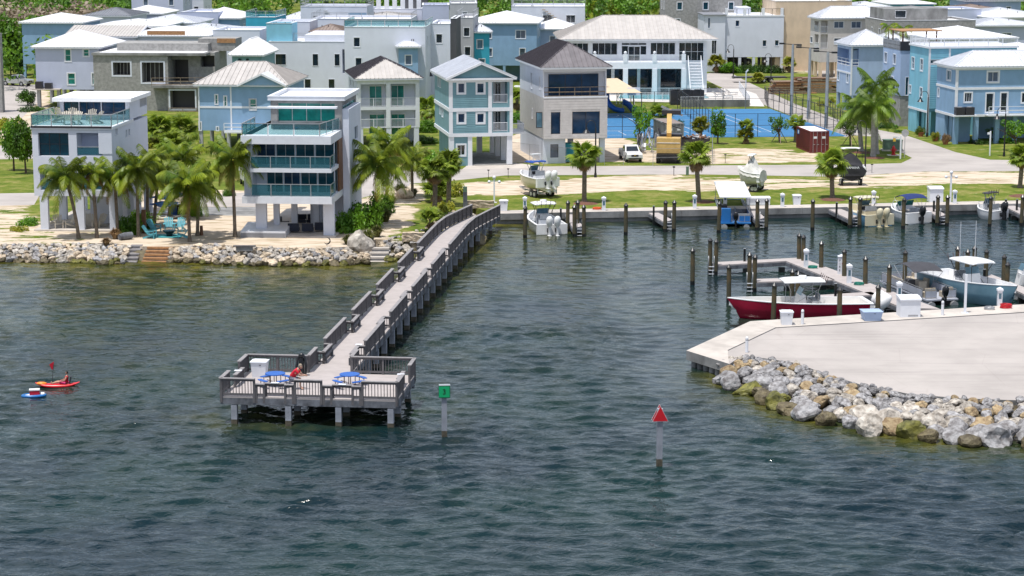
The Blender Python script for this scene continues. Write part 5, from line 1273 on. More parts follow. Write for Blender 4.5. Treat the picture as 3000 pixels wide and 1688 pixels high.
# mooring piles
pp_ = MB('pile_wood');pp_.cyl((0,0,.35),(0,0,2.75),.19,.175,n=10,cap=False);pile_m = pp_.mesh('shaft')
pw = MB('wet_black');pw.cyl((0,0,-2.5),(0,0,.36),.195,.192,n=10,cap=False);wet_m = pw.mesh('wet_foot')
pc = MB('pile_cap');pc.cyl((0,0,2.72),(0,0,2.8),.22,.22,n=10);pc.cyl((0,0,2.8),(0,0,3.04),.22,.02,n=10,smooth=False);cap_m = pc.mesh('cap')
PILES = [
 (Q(78,482),'mooring pile standing alone in the water, far left of the marina'),(Q(210,405),'left pile of the pair at the tip of the L dock'),(Q(252,415),'right pile of the pair at the tip of the L dock'),
 (Q(353,605),'mooring pile off the red boat bow, below the L dock'),(Q(505,515),'left pile of the pair beside the dock ladder'),(Q(545,530),'right pile of the pair beside the dock ladder'),
 (Q(883,370),'left of the two tall piles at the corner of the L dock'),(Q(916,382),'right of the two tall piles at the corner of the L dock'),(Q(1050,430),'rusty brown pile behind the main dock near its corner'),
 (Q(1225,490),'pile behind the white fire cabinet on the main dock'),(Q(1385,545),'pile behind the main dock, halfway along'),(Q(1560,605),'pile left of the grey pontoon boat'),
 (Q(690,742),'pile in front of the red boat bow deck'),(Q(1190,775),'yellowish pile in front of the red boat cockpit'),(Q(1478,757),'pile behind the white outboards of the red boat'),
 (Q(1683,497),'pile with black straps behind the dark bimini top'),(Q(2080,470),'pile under the left antenna of the blue grey boat'),(Q(2150,492),'short pile between the two antennas of the blue grey boat'),
 (Q(2207,465),'pile under the right antenna of the blue grey boat'),(Q(2295,490),'pile behind the T top of the blue grey boat'),(Q(2430,530),'left pile of the pair at the right edge dock'),(Q(2453,587),'right pile of the pair at the right edge dock'),
 (Q(985,112),'pile with white rope against the far quay'),(Q(1268,95),'left pile of the pair beside the cream boat'),(Q(1340,95),'right pile of the pair beside the cream boat'),
 (Q(1671,100),'rusty pile in front of the navy topped boat'),(Q(1928,80),'left pile in front of the tall white cabinet'),(Q(2003,82),'right pile in front of the tall white cabinet'),
 (Q(2325,88),'pile in front of the black topped boat'),(Q(2566,80),'thick pile cut by the right edge beside the last finger dock'),(Q(275,130),'pile in front of the blue pontoon boat'),(Q(565,112),'left pile of the pair right of the blue pontoon boat'),(Q(635,107),'right pile of the pair right of the blue pontoon boat'),
 (H(990,940),'pile left of the white twin engine boat'),(H(1418,885),'left rear pile right of the white twin engine boat'),(H(1518,883),'middle rear pile right of the white twin engine boat'),(H(1490,930),'left front pile at the ladder of the first finger dock'),(H(1585,930),'right front pile at the ladder of the first finger dock'),
 (H(2006,912),'pile standing alone before the quay, left of the empty finger dock'),(H(2402,885),'left pile at the tip of the empty finger dock'),(H(2492,883),'right pile at the tip of the empty finger dock'),
 (Q(828,640),'short pile just left of the red boat radar dome'),(Q(870,658),'short pile just behind the red boat radar dome'),
]
for (px,lab) in PILES:
    v = at(px,3.0);short = 'short' in lab
    t = thing('mooring_pile',lab,'mooring pile',(v.x,v.y,0),random.uniform(0,6),'mooring piles in the marina')
    inst(pile_m,'shaft',t,(0,0,0));inst(wet_m,'wet_foot',t,(0,0,0));inst(cap_m,'cap',t,(0,0,0))
    t.rotation_euler.x = R(random.uniform(-.8,.8));t.rotation_euler.y = R(random.uniform(-.8,.8))
# thin black posts at the finger docks
for px,lab in ((Q(1163,138),'thin black dock post left of the cream boat'),(Q(1897,125),'thin black dock post beside the tall white cabinet'),(Q(2440,115),'left thin black post on the last finger dock'),(Q(2524,115),'right thin black post on the last finger dock'),(H(1350,965),'thin black post right of the white twin engine boat'),(H(2285,942),'thin black post on the empty finger dock'),(Q(1155,750),'thin black post right of the red boat hard top'),(Q(468,487),'slim rusty post behind the L dock arm'),(Q(2278,643),'short black post behind the blue grey boat')):
    v = at(px,1.9);b = MB('wet_black');b.box(-.09,-.09,-2.5,.09,.09,1.9);b.box(-.1,-.1,1.9,.1,.1,1.93,'steel');tag(b.build('dock_post',loc=(v.x,v.y,0)),lab,'post','thin posts at the docks')
# ladders
def ladder(px,lab,z=.85,w=.45):
    v = at(px,z);t = thing('dock_ladder',lab,'ladder',(v.x,v.y - .15,0),0,'swim ladders on the docks')
    b = MB('steel')
    for s in (-1,1): b.tube([(s * w / 2,.35,z),(s * w / 2,.3,z + .75),(s * w / 2,.0,z + .8),(s * w / 2,-.05,z),(s * w / 2,-.05,-.9)],.025,6)
    b.build('rails',t)
    for k in range(5): b = MB('white_paint');b.box(-w / 2,-.1,.75 - k * .3,w / 2,0,.79 - k * .3);b.build('rung',t)
ladder(Q(215,612),'white ladder at the tip of the L dock');ladder(Q(505,738),'white ladder at the tip of the middle side finger');ladder(Q(600,268),'white ladder right of the blue pontoon boat')
ladder(Q(1300,258),'white ladder beside the cream boat');ladder(Q(1962,243),'white ladder right of the navy topped boat');ladder(H(1538,1160),'white ladder right of the white twin engine boat');ladder(H(2440,1095),'white ladder at the empty finger dock')
# power pedestals
pd = MB('white_paint');pd.box(-.17,-.14,0,.17,.14,.95)
pedm = pd.mesh('body');pd = MB('white_paint');pd.box(-.22,-.19,.95,.22,.19,1.08);pd.add([(-.22,-.19,1.08),(.22,-.19,1.08),(.22,.19,1.08),(-.22,.19,1.08),(0,0,1.2)],[(0,1,4),(1,2,4),(2,3,4),(3,0,4)]);pedc = pd.mesh('cap')
pd = MB('glass_pale');pd.box(-.10,-.152,.45,.10,-.142,.8);pedp = pd.mesh('socket_panel')
for px,z,lab in ((H(988,985),1.06,'power post left of the white twin engine boat'),(H(1782,985),1.06,'power post beside the orange hose on the far quay'),(Q(90,183),1.06,'power post beside the sabal palm left of the blue pontoon boat'),(Q(320,158),1.06,'power post mostly hidden behind the blue pontoon boat'),(Q(752,170),1.06,'power post between the blue pontoon boat and the white bin'),(Q(1440,150),1.06,'power post behind the cream boat'),(Q(2052,145),1.06,'power post right of the white pole on the far quay'),(Q(930,625),.85,'power post with a green hose at the corner of the main dock'),(Q(1255,745),.85,'power post beside the second green hose on the main dock'),(Q(1632,885),.85,'power post at the near end of the main dock'),(Q(2390,915),1.1,'water post with a red hose on the near apron')):
    v = at(px,z);t = thing('power_pedestal',lab,'power pedestal',(v.x,v.y,z),0,'white power posts along the docks')
    sc_ = 1.15 if z > .9 else 1.3
    for me,n in ((pedm,'body'),(pedc,'cap'),(pedp,'socket_panel')): inst(me,n,t,(0,0,0),scl=(1,1,sc_))
# fire cabinet with lettering
mat('red_paint',(0.55,0.01,0.02),0.4,0.05);
def text(s,size,loc,rot,m,parent,name='lettering',ext=0.004):
    cu = bpy.data.curves.new(name,'FONT');cu.body = s;cu.size = size;cu.align_x = 'CENTER';cu.align_y = 'CENTER';cu.extrude = ext
    tmp = bpy.data.objects.new('t',cu);COL.objects.link(tmp);dg = bpy.context.evaluated_depsgraph_get();me = bpy.data.meshes.new_from_object(tmp.evaluated_get(dg));bpy.data.objects.remove(tmp)
    me.materials.clear();me.materials.append(MATS[m]);o = bpy.data.objects.new(name,me);COL.objects.link(o);o.parent = parent;o.location = loc;o.rotation_euler = rot;return o
v = at(Q(1195,678),.85);t = thing('fire_cabinet','white fire extinguisher cabinet with black and red lettering on the main dock','cabinet',(v.x,v.y,.85));b = MB('white_paint');b.box(-.27,-.15,0,.27,.15,1.45);b.build('body',t)
b = MB('white_paint');b.add([(-.31,-.2,1.451),(.31,-.2,1.451),(.31,.2,1.451),(-.31,.2,1.451),(0,0,1.62)],[(0,1,4),(1,2,4),(2,3,4),(3,0,4),(3,2,1,0)]);b.build('cap',t)
for k,ch in enumerate('FIRE'): text(ch,.24,(-.14,-.156,1.12 - k * .26),(math.pi / 2,0,0),'dark_frame',t)
b = MB('red_paint');b.box(.06,-.165,.5,.16,-.151,.98);b.box(.02,-.165,.84,.12,-.152,.92);b.build('extinguisher_sign',t)
# bollards, poles
for px,z,lab in ((Q(903,1056),1.1,'white bollard right of the white bin on the near apron'),(Q(1960,988),1.1,'white bollard in front of the grey pontoon boat'),(O(483,392),1.08,'white bollard at the corner of the near lot by the rocks')):
    v = at(px,z);b = MB('white_paint');b.cyl((0,0,0),(0,0,.95),.1,n=12,cap=False);b.ball((0,0,.95),.1,n=12,k=6);b.cyl((0,0,.8),(0,0,.86),.103,n=12,m='grey_roof');tag(b.build('bollard',loc=(v.x,v.y,z)),lab,'bollard','white bollards by the near lot')
def white_pole(px,z,top,lab,heads=True):
    v = at(px,z);hgt = zat(v,top) - z;t = thing('camera_pole',lab,'pole',(v.x,v.y,z),0);b = MB('white_paint');b.bar((0,0,0),(0,0,hgt),.16,.16);b.box(-.25,-.25,0,.25,.25,.03);b.build('pole',t)
    if heads:
        for s in (-1,1): b = MB('white_paint');b.bar((0,0,hgt - .25),(s * .45,0,hgt - .25),.05,.05);b.ball((s * .5,0,hgt - .32),.16,n=8,k=5);b.build('camera',t)
        b = MB('white_paint');b.ball((0,0,hgt + .12),.18,n=8,k=5);b.build('camera',t)
white_pole(H(680,905),1.0,H(0,665)[1],'tall white camera pole at the pier entrance');white_pole(J(1637,830),1.0,J(0,465)[1],'tall white camera pole beside the tall white cabinet');white_pole(Q(2130,972),1.1,Q(0,680)[1],'white pole on the near apron in front of the grey boats',False)
# channel markers
def marker(px,top,lab,kind):
    v = at(px,0);hgt = zat(v,top);t = thing('channel_marker',lab,'channel marker',(v.x,v.y,0),R(3))
    b = MB('pile_conc');b.box(-.15,-.15,.55,.15,.15,hgt - .2);b.build('post',t);b = MB('pile_wet');b.box(-.155,-.155,-3,.155,.155,.55);b.build('wet_foot',t)
    if kind == 'green':
        mat('marker_green',(0.0,0.36,0.13),0.5,0.04);mat('marker_dark',(0.0,0.09,0.04),.5,.04)
        for yy,s in ((-.21,1),(.21,-1)):
            b = MB('marker_dark');b.box(-.31,yy - .012,hgt - .72,.34,yy + .012,hgt - .02);b.box(-.30,yy - .018,hgt - .68,.30,yy + .018,hgt - .06,'marker_green');o = b.build('sign_board',t)
        text('3',.42,(0,-.236,hgt - .37),(math.pi / 2,0,0),'black_metal',t);b = MB('steel');b.box(-.3,-.19,hgt - .05,.34,.19,hgt);b.build('top_plate',t)
    else:
        for yy in (-.21,.21):
            b = MB('white_paint');w_ = .43;z0 = hgt - .86
            for (m_,s_,o_) in (('white_paint',1.0,.010),('red_paint',.95,.016)):
                zc = z0 + .33;pts = [(-w_,z0),(w_,z0),(0,hgt)];pts = [(x * s_,zc + (z - zc) * s_) for x,z in pts]
                vv = [(x,yy - o_,z) for x,z in pts] + [(x,yy + o_,z) for x,z in pts];b.add(vv,[(0,1,2),(5,4,3),(0,3,4,1),(1,4,5,2),(2,5,3,0)],m_)
            b.build('sign_board',t)
marker(P_ := (1200 + 215 / 2.106,1000 + 608 / 2.106),1000 + 268 / 2.106,'green square channel marker numbered 3 on a square pile beside the pier','green')
marker((1200 + 1540 / 2.106,1000 + 785 / 2.106),1000 + 393 / 2.106,'red triangular channel marker on a square pile in open water','red')
# hoses
def hose(px,z,m,lab,r=.35,n=5):
    v = at(px,z);b = MB(m);rr = random.Random(int(px[0]))
    pts = [(math.cos(a * .35) * r * (1 + .06 * math.sin(a)) + rr.uniform(-.03,.03),math.sin(a * .35) * r * .9,.03 + a * .002) for a in range(int(18 * n))]
    b.tube(pts,.025,5);tag(b.build('hose',loc=(v.x,v.y,z)),lab,'hose','coiled hoses on the docks')
mat('hose_green',(0.01,0.22,0.16),.5);mat('hose_orange',(.75,.12,.03),.5)
hose(Q(982,634),.85,'hose_green','green hose coiled at the corner of the main dock');hose(Q(1330,760),.85,'hose_green','green hose coiled halfway down the main dock');hose(Q(2440,935),1.1,'red_paint','red hose heaped on the near apron',.4,8);hose(Q(2315,945),1.1,'steel','grey hose coiled on the near apron',.35);hose(H(1715,975),1.06,'hose_orange','orange hose on the far quay by a power post',.4)

# ---------------- boats ----------------
mat('gelcoat',(0.78,0.78,0.79),0.25,0.03,1);mat('gelcoat_cream',(0.66,0.60,0.44),0.25,0.03,1);mat('hull_red',(0.33,0.006,0.035),0.18,0.06,1,spec=.7);mat('hull_blue',(0.02,0.15,0.42),0.3,0.05,1)
mat('hull_steel_blue',(0.17,0.30,0.38),0.22,0.05,1);mat('hull_sky',(0.20,0.42,0.60),.25,.05,1);mat('engine_black',(0.012,0.013,0.016),0.25,.05);mat('engine_cream',(0.62,0.56,0.40),.25,.04)
mat('canvas_blue',(0.01,0.06,0.30),.8,.08,3);mat('canvas_navy',(0.008,0.025,0.13),.8,.08,3);mat('canvas_dark',(0.05,0.05,0.06),.85,.1,3);mat('canvas_grey',(0.60,0.59,0.56),.85,.1,1.2,bump=.6,bscale=2.5);mat('canvas_black',(0.022,0.022,0.028),.85,.1,2,bump=.4,bscale=2.5)
mat('cushion_tan',(0.42,0.36,0.28),.7,.1,3);mat('cushion_grey',(0.30,0.32,0.35),.7,.1,3);mat('rubber',(0.015,.015,.016),.8,.1);mat('deck_cream',(.58,.52,.42),.7,.05)
def hull_station(t,Lh,Bm,fb,dr=.45):
    bw = Bm / 2 * (1 - max(0,(t - .38) / .62) ** 2.3) if t < 1 else 0.02
    bw = max(bw,.02);sh = fb * (1 + .38 * t * t);ky = -dr + (max(0,(t - .72) / .28) ** 2) * (dr + sh * .75)
    xk = t * Lh * .93 if t > .7 else t * Lh;xk = lerp(t * Lh,Lh * .93,max(0,(t - .7) / .3)) if t > .7 else t * Lh
    ch = bw * .86 * (1 - max(0,t - .5) * .55);cz = lerp(.02,sh * .55,max(0,(t - .55) / .45) ** 1.6)
    return [Vector((xk,0,ky)),Vector((lerp(xk,t * Lh,.35),ch,cz)),Vector((t * Lh,bw,sh))]
def boat_hull(t,Lh,Bm,fb,mh,boot=None,deck='gelcoat',gun='gelcoat',stripe=None):
    n = 16;st = [hull_station(i / n,Lh,Bm,fb) for i in range(n + 1)];b = MB(mh)
    rows = []
    for s in st:
        k,c,g = s;mid = c.lerp(g,.5) + Vector((0,.03,0));rows.append([k,c,mid,g])
    for side in (1,-1):
        vs = [Vector((p.x,p.y * side,p.z)) for r in rows for p in r];f = [];f2 = []
        for i in range(n):
            for j in range(3):
                a = i * 4 + j;q = (a,a + 4,a + 5,a + 1) if side == -1 else (a,a + 1,a + 5,a + 4);(f2 if (j == 0 and boot) else f).append(q)
        b.add(vs,f,mh,True)
        if f2: b.add(vs,f2,boot,True)
    r0 = rows[0];b.add([r0[0]] + [p for p in r0[1:]] + [Vector((p.x,-p.y,p.z)) for p in r0[:0:-1]],[list(range(7))],mh);b.build('hull',t)
    # gunwale, liner and sole
    b = MB(gun);fl = .22
    L_ = []
    for s in st:
        g = s[2];w_ = max(g.y - .16,.0);L_.append([g + Vector((0,.02,0)),Vector((g.x,g.y + .02,g.z + .05)),Vector((g.x - (.15 if s is st[-1] else 0),w_,g.z + .06)),Vector((g.x - (.15 if s is st[-1] else 0),max(w_ - .04,0),max(fl,g.z - .55))),Vector((g.x,0,max(fl,g.z - .55)))])
    for side in (1,-1):
        vs = [Vector((p.x,p.y * side,p.z)) for r in L_ for p in r];f = [];fd = []
        for i in range(n):
            for j in range(4):
                a = i * 5 + j;q = (a,a + 1,a + 6,a + 5) if side == 1 else (a,a + 5,a + 6,a + 1);(fd if j == 3 else f).append(q)
        b.add(vs,f,gun);b.add(vs,fd,deck)
    w_ = st[0][2];b.box(-.02,-w_.y,.1,.28,w_.y,w_.z + .06,gun);b.build('gunwale_and_sole',t)
    return st
def outboard(t,x,y,z,m,s=1.0,tilt=0):
    o = bpy.data.objects.new('outboard_motor',None);
    b = MB(m)
    sec = [(-.05,.10,.62),(-.02,.22,.80),(-.10,.26,1.05),(-.18,.24,1.30),(-.30,.15,1.45),(-.40,.04,1.50)]
    vs = [];n = 10
    for cx,r,zz in sec:
        for k in range(n):
            a = 2 * math.pi * k / n;vs.append((-.3 + cx * .5 + r * 1.25 * math.cos(a),r * math.sin(a),zz))
    b.add(vs,[(i * n + k,i * n + (k + 1) % n,(i + 1) * n + (k + 1) % n,(i + 1) * n + k) for i in range(len(sec) - 1) for k in range(n)],m,True);b.add(vs[:n],[list(range(n))[::-1]],m)
    b.add([(-.5,-.07,.62),(-.16,-.07,.62),(-.16,.07,.62),(-.5,.07,.62),(-.45,-.05,-.25),(-.2,-.05,-.25),(-.2,.05,-.25),(-.45,.05,-.25)],[(0,1,2,3),(7,6,5,4),(0,4,5,1),(1,5,6,2),(2,6,7,3),(3,7,4,0)],m)
    b.box(-.62,-.13,-.02,-.15,.13,.01,m);b.cyl((-.62,0,-.28),(-.1,0,-.28),.08,.05,8,m);b.bar((-.66,0,-.45),(-.66,0,-.10),.06,.12,'steel');b.bar((-.16,0,.3),(.05,0,.45),.22,.2,'engine_black')
    me = b.mesh('outboard_motor');bpy.data.objects.remove(o);return inst(me,'outboard_motor',t,(x,y,z),(0,R(tilt),0),s)
def t_top(t,x0,x1,w_,z,m='gelcoat',leg='steel',zl=.7,curve=.06):
    b = MB(m);n = 6;vs = []
    for i in range(n + 1):
        x = lerp(x0,x1,i / n);inset = .25 * (abs(i / n - .5) * 2) ** 4
        for (y,dz_) in ((-w_ / 2 + inset,0),(-w_ / 4,curve),(w_ / 4,curve),(w_ / 2 - inset,0)): vs.append((x,y,z + dz_ + curve * (1 - (2 * i / n - 1) ** 2)))
    f = [(i * 4 + j,(i + 1) * 4 + j,(i + 1) * 4 + j + 1,i * 4 + j + 1) for i in range(n) for j in range(3)]
    b.add(vs,f,m);b.add([(v[0],v[1],v[2] - .07) for v in vs],[q[::-1] for q in f],m)
    N_ = len(vs);edge = [i * 4 for i in range(n + 1)] + [n * 4 + 1,n * 4 + 2,n * 4 + 3] + [i * 4 + 3 for i in range(n - 1,-1,-1)] + [2,1]
    vv = vs + [(v[0],v[1],v[2] - .07) for v in vs];b.add(vv,[(edge[i],edge[(i + 1) % len(edge)],edge[(i + 1) % len(edge)] + N_,edge[i] + N_) for i in range(len(edge))],m)
    o = b.build('hard_top',t)
    b = MB(leg)
    for s in (-1,1):
        b.tube([(x0 + .3,s * w_ * .42,z - .05),(x0 + .5,s * w_ * .33,z - .7),(x0 + .45,s * w_ * .3,zl)],.03,5);b.tube([(x1 - .25,s * w_ * .38,z - .05),(x1 - .55,s * w_ * .3,z - .7),(x1 - .5,s * w_ * .28,zl)],.03,5)
        b.tube([(x0 + .5,s * w_ * .33,z - .6),(x1 - .6,s * w_ * .3,zl + .3)],.02,5)
    b.build('top_frame',o);return o
def console(t,x,w_,z,m='gelcoat',h_=1.15,glass_='glass_pale',d=.75):
    b = MB(m);b.add([(x,-w_ / 2,z),(x + d,-w_ / 2,z),(x + d,w_ / 2,z),(x,w_ / 2,z),(x + .1,-w_ / 2,z + h_),(x + d - .25,-w_ / 2,z + h_),(x + d - .25,w_ / 2,z + h_),(x + .1,w_ / 2,z + h_)],[(3,2,1,0),(4,5,6,7),(0,1,5,4),(1,2,6,5),(2,3,7,6),(3,0,4,7)]);b.box(x - .03,-w_ / 2 + .1,z + h_ * .7,x + .06,w_ / 2 - .1,z + h_ * .95,'dark_frame');b.build('console',t)
    b = MB(glass_);b.bar((x + d - .25,0,z + h_),(x + d - .5,0,z + h_ + .5),w_ * .96,.02);b.build('windshield',t)
def seat(t,x,w_,z,m='gelcoat',cm='cushion_grey',n=1):
    b = MB(m);b.box(x - .5,-w_ / 2,z,x,w_ / 2,z + .7);b.build('leaning_post',t);b = MB(cm);b.box(x - .5,-w_ / 2,z + .7,x,w_ / 2,z + .8);b.box(x - .58,-w_ / 2,z + .8,x - .5,w_ / 2,z + 1.2);b.build('seat_cushion',t)
def place(lab,name,cat,stern,zs,bow,zb,group=None,zoff=0.0):
    s,q = at(stern,zs),at(bow,zb);d = Vector((q.x - s.x,q.y - s.y,0));t = thing(name,lab,cat,(s.x,s.y,zoff),math.atan2(d.y,d.x),group);return t,d.length
def bow_rail(t,st,Lh,frm=.72,hh=.35):
    b = MB('steel');n = len(st) - 1
    for s in (-1,1):
        pts = [Vector((v[2].x - .1,(max(v[2].y - .08,0)) * s,v[2].z + hh)) for i,v in enumerate(st) if i / n >= frm];b.tube(pts,.018,5)
        for p in pts[::2]: b.bar(p,p - Vector((0,0,hh)),.025,.025)
    b.build('bow_rail',t)
def center_console(lab,stern,bow,zb,Bm,fb,mh,eng,n_eng,group=None,zoff=0.0,zs=0.0,top='gelcoat',boot=None,rods=True,name='motor_boat',topz=2.35,deck='gelcoat',radar=False,legm='steel',gun='gelcoat',tilt=0,length=None,esc=1.2):
    t,Lh = place(lab,name,'boat',stern,zs,bow,zb,group,zoff);Lh = length or Lh
    st = boat_hull(t,Lh,Bm,fb,mh,boot,deck,gun);k = Lh / 9.0
    z0 = max(.25,fb - .55);console(t,Lh * .45,Bm * .40,z0,gun);seat(t,Lh * .41,Bm * .40,z0,gun)
    if top: t_top(t,Lh * .33,Lh * .62,Bm * .78,topz,top,legm)
    b = MB('cushion_grey');b.box(Lh * .66,-Bm * .18,.25,Lh * .78,Bm * .18,.62,gun);b.box(Lh * .66,-Bm * .18,.62,Lh * .78,Bm * .18,.68);b.build('bow_seat',t)
    for i in range(n_eng): outboard(t,-.05,(i - (n_eng - 1) / 2) * .62 * esc,.05,eng,esc,tilt)
    if rods and top:
        for i in range(5): b = MB('brown_metal');y = Bm * .3 * (i - 2) / 2;b.cyl((Lh * .33,y,topz - .25),(Lh * .31,y,topz + .35),.025,n=5);b.build('rod_holder',t)
    if radar: b = MB('gelcoat');b.cyl((Lh * .47,0,topz + .14),(Lh * .47,0,topz + .32),.33,.30,n=14);b.build('radar_dome',t)
    return t,Lh,st
t,Lh,st = center_console('white centre console boat with two white outboards, docked right of the pier',H(1262,1235),H(1075,1000),1.2,2.9,.95,'gelcoat','gelcoat',2,radar=True,legm='black_metal',deck='cushion_grey',esc=1.22,topz=2.55)
# boat on trailer
def trailer(t,L_,w_=2.2,zg=0.0,m='steel'):
    b = MB(m)
    for s in (-1,1): b.bar((L_ * .02,s * w_ * .36,zg + .55),(L_ * .7,s * w_ * .30,zg + .6),.1,.16);b.bar((L_ * .7,s * w_ * .30,zg + .6),(L_ * 1.05,0,zg + .6),.1,.14)
    for x in (.1,.35,.6): b.bar((L_ * x,-w_ * .4,zg + .55),(L_ * x,w_ * .4,zg + .55),.1,.1)
    for s in (-1,1): b.bar((0.2,s * w_ * .52,zg + .5),(0.2,s * w_ * .52,zg + 2.2),.06,.06,'white_paint')
    o = b.build('trailer_frame',t)
    for x in (.18,.30):
        for s in (-1,1): b = MB('rubber');c = (L_ * x,s * w_ * .46,zg + .36);b.cyl((c[0],c[1] - .12,c[2]),(c[0],c[1] + .12,c[2]),.36,n=16);b.cyl((c[0],c[1] - .125,c[2]),(c[0],c[1] + .125,c[2]),.2,n=12,m='steel');b.build('wheel',t)
def trailer_thing(src,L_,lab):
    tt = thing('boat_trailer',lab,'trailer',(src.location.x,src.location.y,1.0),src.rotation_euler.z,'boat trailers on the grass');trailer(tt,L_);return tt
t,Lh,st = center_console('pale yellow hulled boat with a blue canopy parked on a trailer on the grass',H(1225,800),H(950,590),3.2,2.7,.95,'gelcoat_cream','gelcoat',2,zoff=2.0,zs=1.6,top='canvas_blue',topz=2.45,rods=False,esc=1.2);
b = MB('gelcoat');b.box(Lh * .42,-.5,3.15,Lh * .52,.5,3.25);b.bar((Lh * .42,-.45,2.45),(Lh * .42,-.45,3.2),.05,.05);b.bar((Lh * .42,.45,2.45),(Lh * .42,.45,3.2),.05,.05);b.box(Lh * .42,-.35,2.42,Lh * .5,.35,2.6);b.build('upper_station',t)
trailer_thing(t,Lh,'trailer under the pale yellow boat')
def covered(lab,stern,zs,bow,zb,Bm,m,hm,top,peak=1.5,group=None):
    t,Lh = place(lab,'covered_boat','boat',stern,zs,bow,zb,group,1.95);boat_hull(t,Lh,Bm,.95,hm);b = MB(m);n = 20;vs = [];k = 8
    for i in range(n + 1):
        u = i / n;s = hull_station(min(u,.995),Lh,Bm,.95);g = s[2];hp = .25 + peak * math.exp(-((u - .42) / .22) ** 2) + .12 * math.sin(u * 21) * .3
        for j in range(k + 1):
            a = j / k * 2 - 1;y = a * (g.y + .06);z = g.z + .02 + hp * (1 - abs(a) ** 1.5) - (.35 if abs(a) == 1 else 0) + .04 * math.sin(u * 30 + a * 3);vs.append((g.x + (.1 if i == n else -.05 if i == 0 else 0),y * (1.02 if abs(a) == 1 else 1),z))
    f = [(i * (k + 1) + j,(i + 1) * (k + 1) + j,(i + 1) * (k + 1) + j + 1,i * (k + 1) + j + 1) for i in range(n) for j in range(k)];b.add(vs,f,m,True)
    b.add([vs[j] for j in range(k + 1)] + [(-.15,Bm * .42,.1),(-.15,-Bm * .42,.1)],[list(range(k + 1)) + [k + 1,k + 2]],m);b.build('boat_cover',t)
    t_top(t,Lh * .34,Lh * .58,Bm * .72,2.75 if peak > 1.3 else 2.9,'gelcoat','black_metal',1.6);return t,Lh
t,Lh = covered('boat under a light grey cover with a white hard top, on a trailer',I(1560,985),1.7,I(1235,745),3.4,2.8,'canvas_grey','canvas_grey',None,1.35);trailer_thing(t,Lh,'trailer under the grey covered boat')
b = MB('canvas_dark')
t,Lh = covered('boat under a tight black cover with lettering, behind the sabal palm',J(410,560),1.5,J(350,300),3.4,2.9,'canvas_black','canvas_black',None,1.15);trailer_thing(t,Lh,'trailer under the black covered boat')
mat('yellow_ink',(.8,.5,.05),.6);text('YAMAHA',.34,(-.22,0,1.0),(R(80),0,-math.pi / 2),'white_paint',t)
# cream boat with sky blue hull
t,Lh,st = center_console('cream decked boat with a pale blue hull and two cream outboards',Q(1490,318),Q(1262,165),1.2,3.0,1.05,'hull_sky','engine_cream',2,top='gelcoat_cream',deck='deck_cream',gun='gelcoat_cream',boot='hull_sky',topz=2.45,esc=1.2)
# navy bimini boat
t,Lh = place('white boat with a navy blue canvas top and one dark outboard','motor_boat','boat',Q(1785,300),0,Q(1588,165),1.2);st = boat_hull(t,Lh,2.9,1.05,'gelcoat',None,'cushion_grey');bow_rail(t,st,Lh)
b = MB('gelcoat');b.add([(Lh * .55,-1.15,1.1),(Lh * .93,-.3,1.45),(Lh * .93,.3,1.45),(Lh * .55,1.15,1.1),(Lh * .58,-.85,1.55),(Lh * .86,-.2,1.6),(Lh * .86,.2,1.6),(Lh * .58,.85,1.55)],[(4,5,6,7),(0,1,5,4),(1,2,6,5),(2,3,7,6),(3,0,4,7)]);b.build('cabin',t)
b = MB('glass_green');b.add([(Lh * .58,-1.0,1.45),(Lh * .58,1.0,1.45),(Lh * .52,.95,2.0),(Lh * .52,-.95,2.0)],[(0,1,2,3)]);b.build('windshield',t)
def bimini(t,x0,x1,w_,z,m,drop=.3,name='canvas_top'):
    b = MB(m);n = 10;vs = []
    for i in range(n + 1):
        u = i / n;x = lerp(x0,x1,u);zz = z - drop * (2 * u - 1) ** 2
        for j in range(5): a = j / 2 - 1;vs.append((x,a * w_ / 2,zz - .12 * a * a))
    f = [(i * 5 + j,(i + 1) * 5 + j,(i + 1) * 5 + j + 1,i * 5 + j + 1) for i in range(n) for j in range(4)];b.add(vs,f,m,True);b.add([(v[0],v[1],v[2] - .025) for v in vs],[q[::-1] for q in f],m,True);o = b.build(name,t)
    b = MB('steel');xm = (x0 + x1) / 2
    for s in (-1,1):
        for x in (x0,xm,x1): b.tube([(x,s * w_ / 2,z - drop * (2 * (x - x0) / (x1 - x0) - 1) ** 2 - .12),(xm - .3,s * w_ / 2,.95)],.018,5)
    b.build('top_frame',o)
bimini(t,Lh * .1,Lh * .58,2.4,2.75,'canvas_navy');seat(t,Lh * .36,.9,.25);outboard(t,-.05,0,.08,'engine_black',1.15)
# black topped boat
t,Lh,st = center_console('white open boat with a black canvas T top and one black outboard',Q(2395,268),Q(2228,160),1.1,2.5,.85,'gelcoat','engine_black',1,top='canvas_dark',topz=2.5);bow_rail(t,st,Lh)
# red boat: side on
t,Lh,st = center_console('long dark red hulled boat with a white deck and white outboards',Q(1395,940),Q(335,880),1.35,3.1,1.15,'hull_red','gelcoat',3,zs=.5,topz=2.8,esc=1.35,radar=True,deck='deck_cream',tilt=-22,zoff=-.02)
# steel blue boat with T top
t,Lh,st = center_console('large blue grey hulled boat with a white T top and tall antennas',Q(1880,700),Q(2525,800),1.7,3.2,1.45,'hull_steel_blue','gelcoat',2,zs=.9,topz=3.05,esc=1.35,legm='black_metal',tilt=-15)
for x,y,h_ in ((.42,-.7,3.2),(.42,.7,3.2)): b = MB('white_paint');b.tube([(Lh * x,y,2.8),(Lh * x,y,2.8 + h_)],.018,5);b.build('antenna',t)
for y in (-.9,.5): b = MB('black_metal');b.tube([(Lh * .36,y,2.8),(Lh * .18,y - .6,4.4)],.02,5);b.build('outrigger',t)
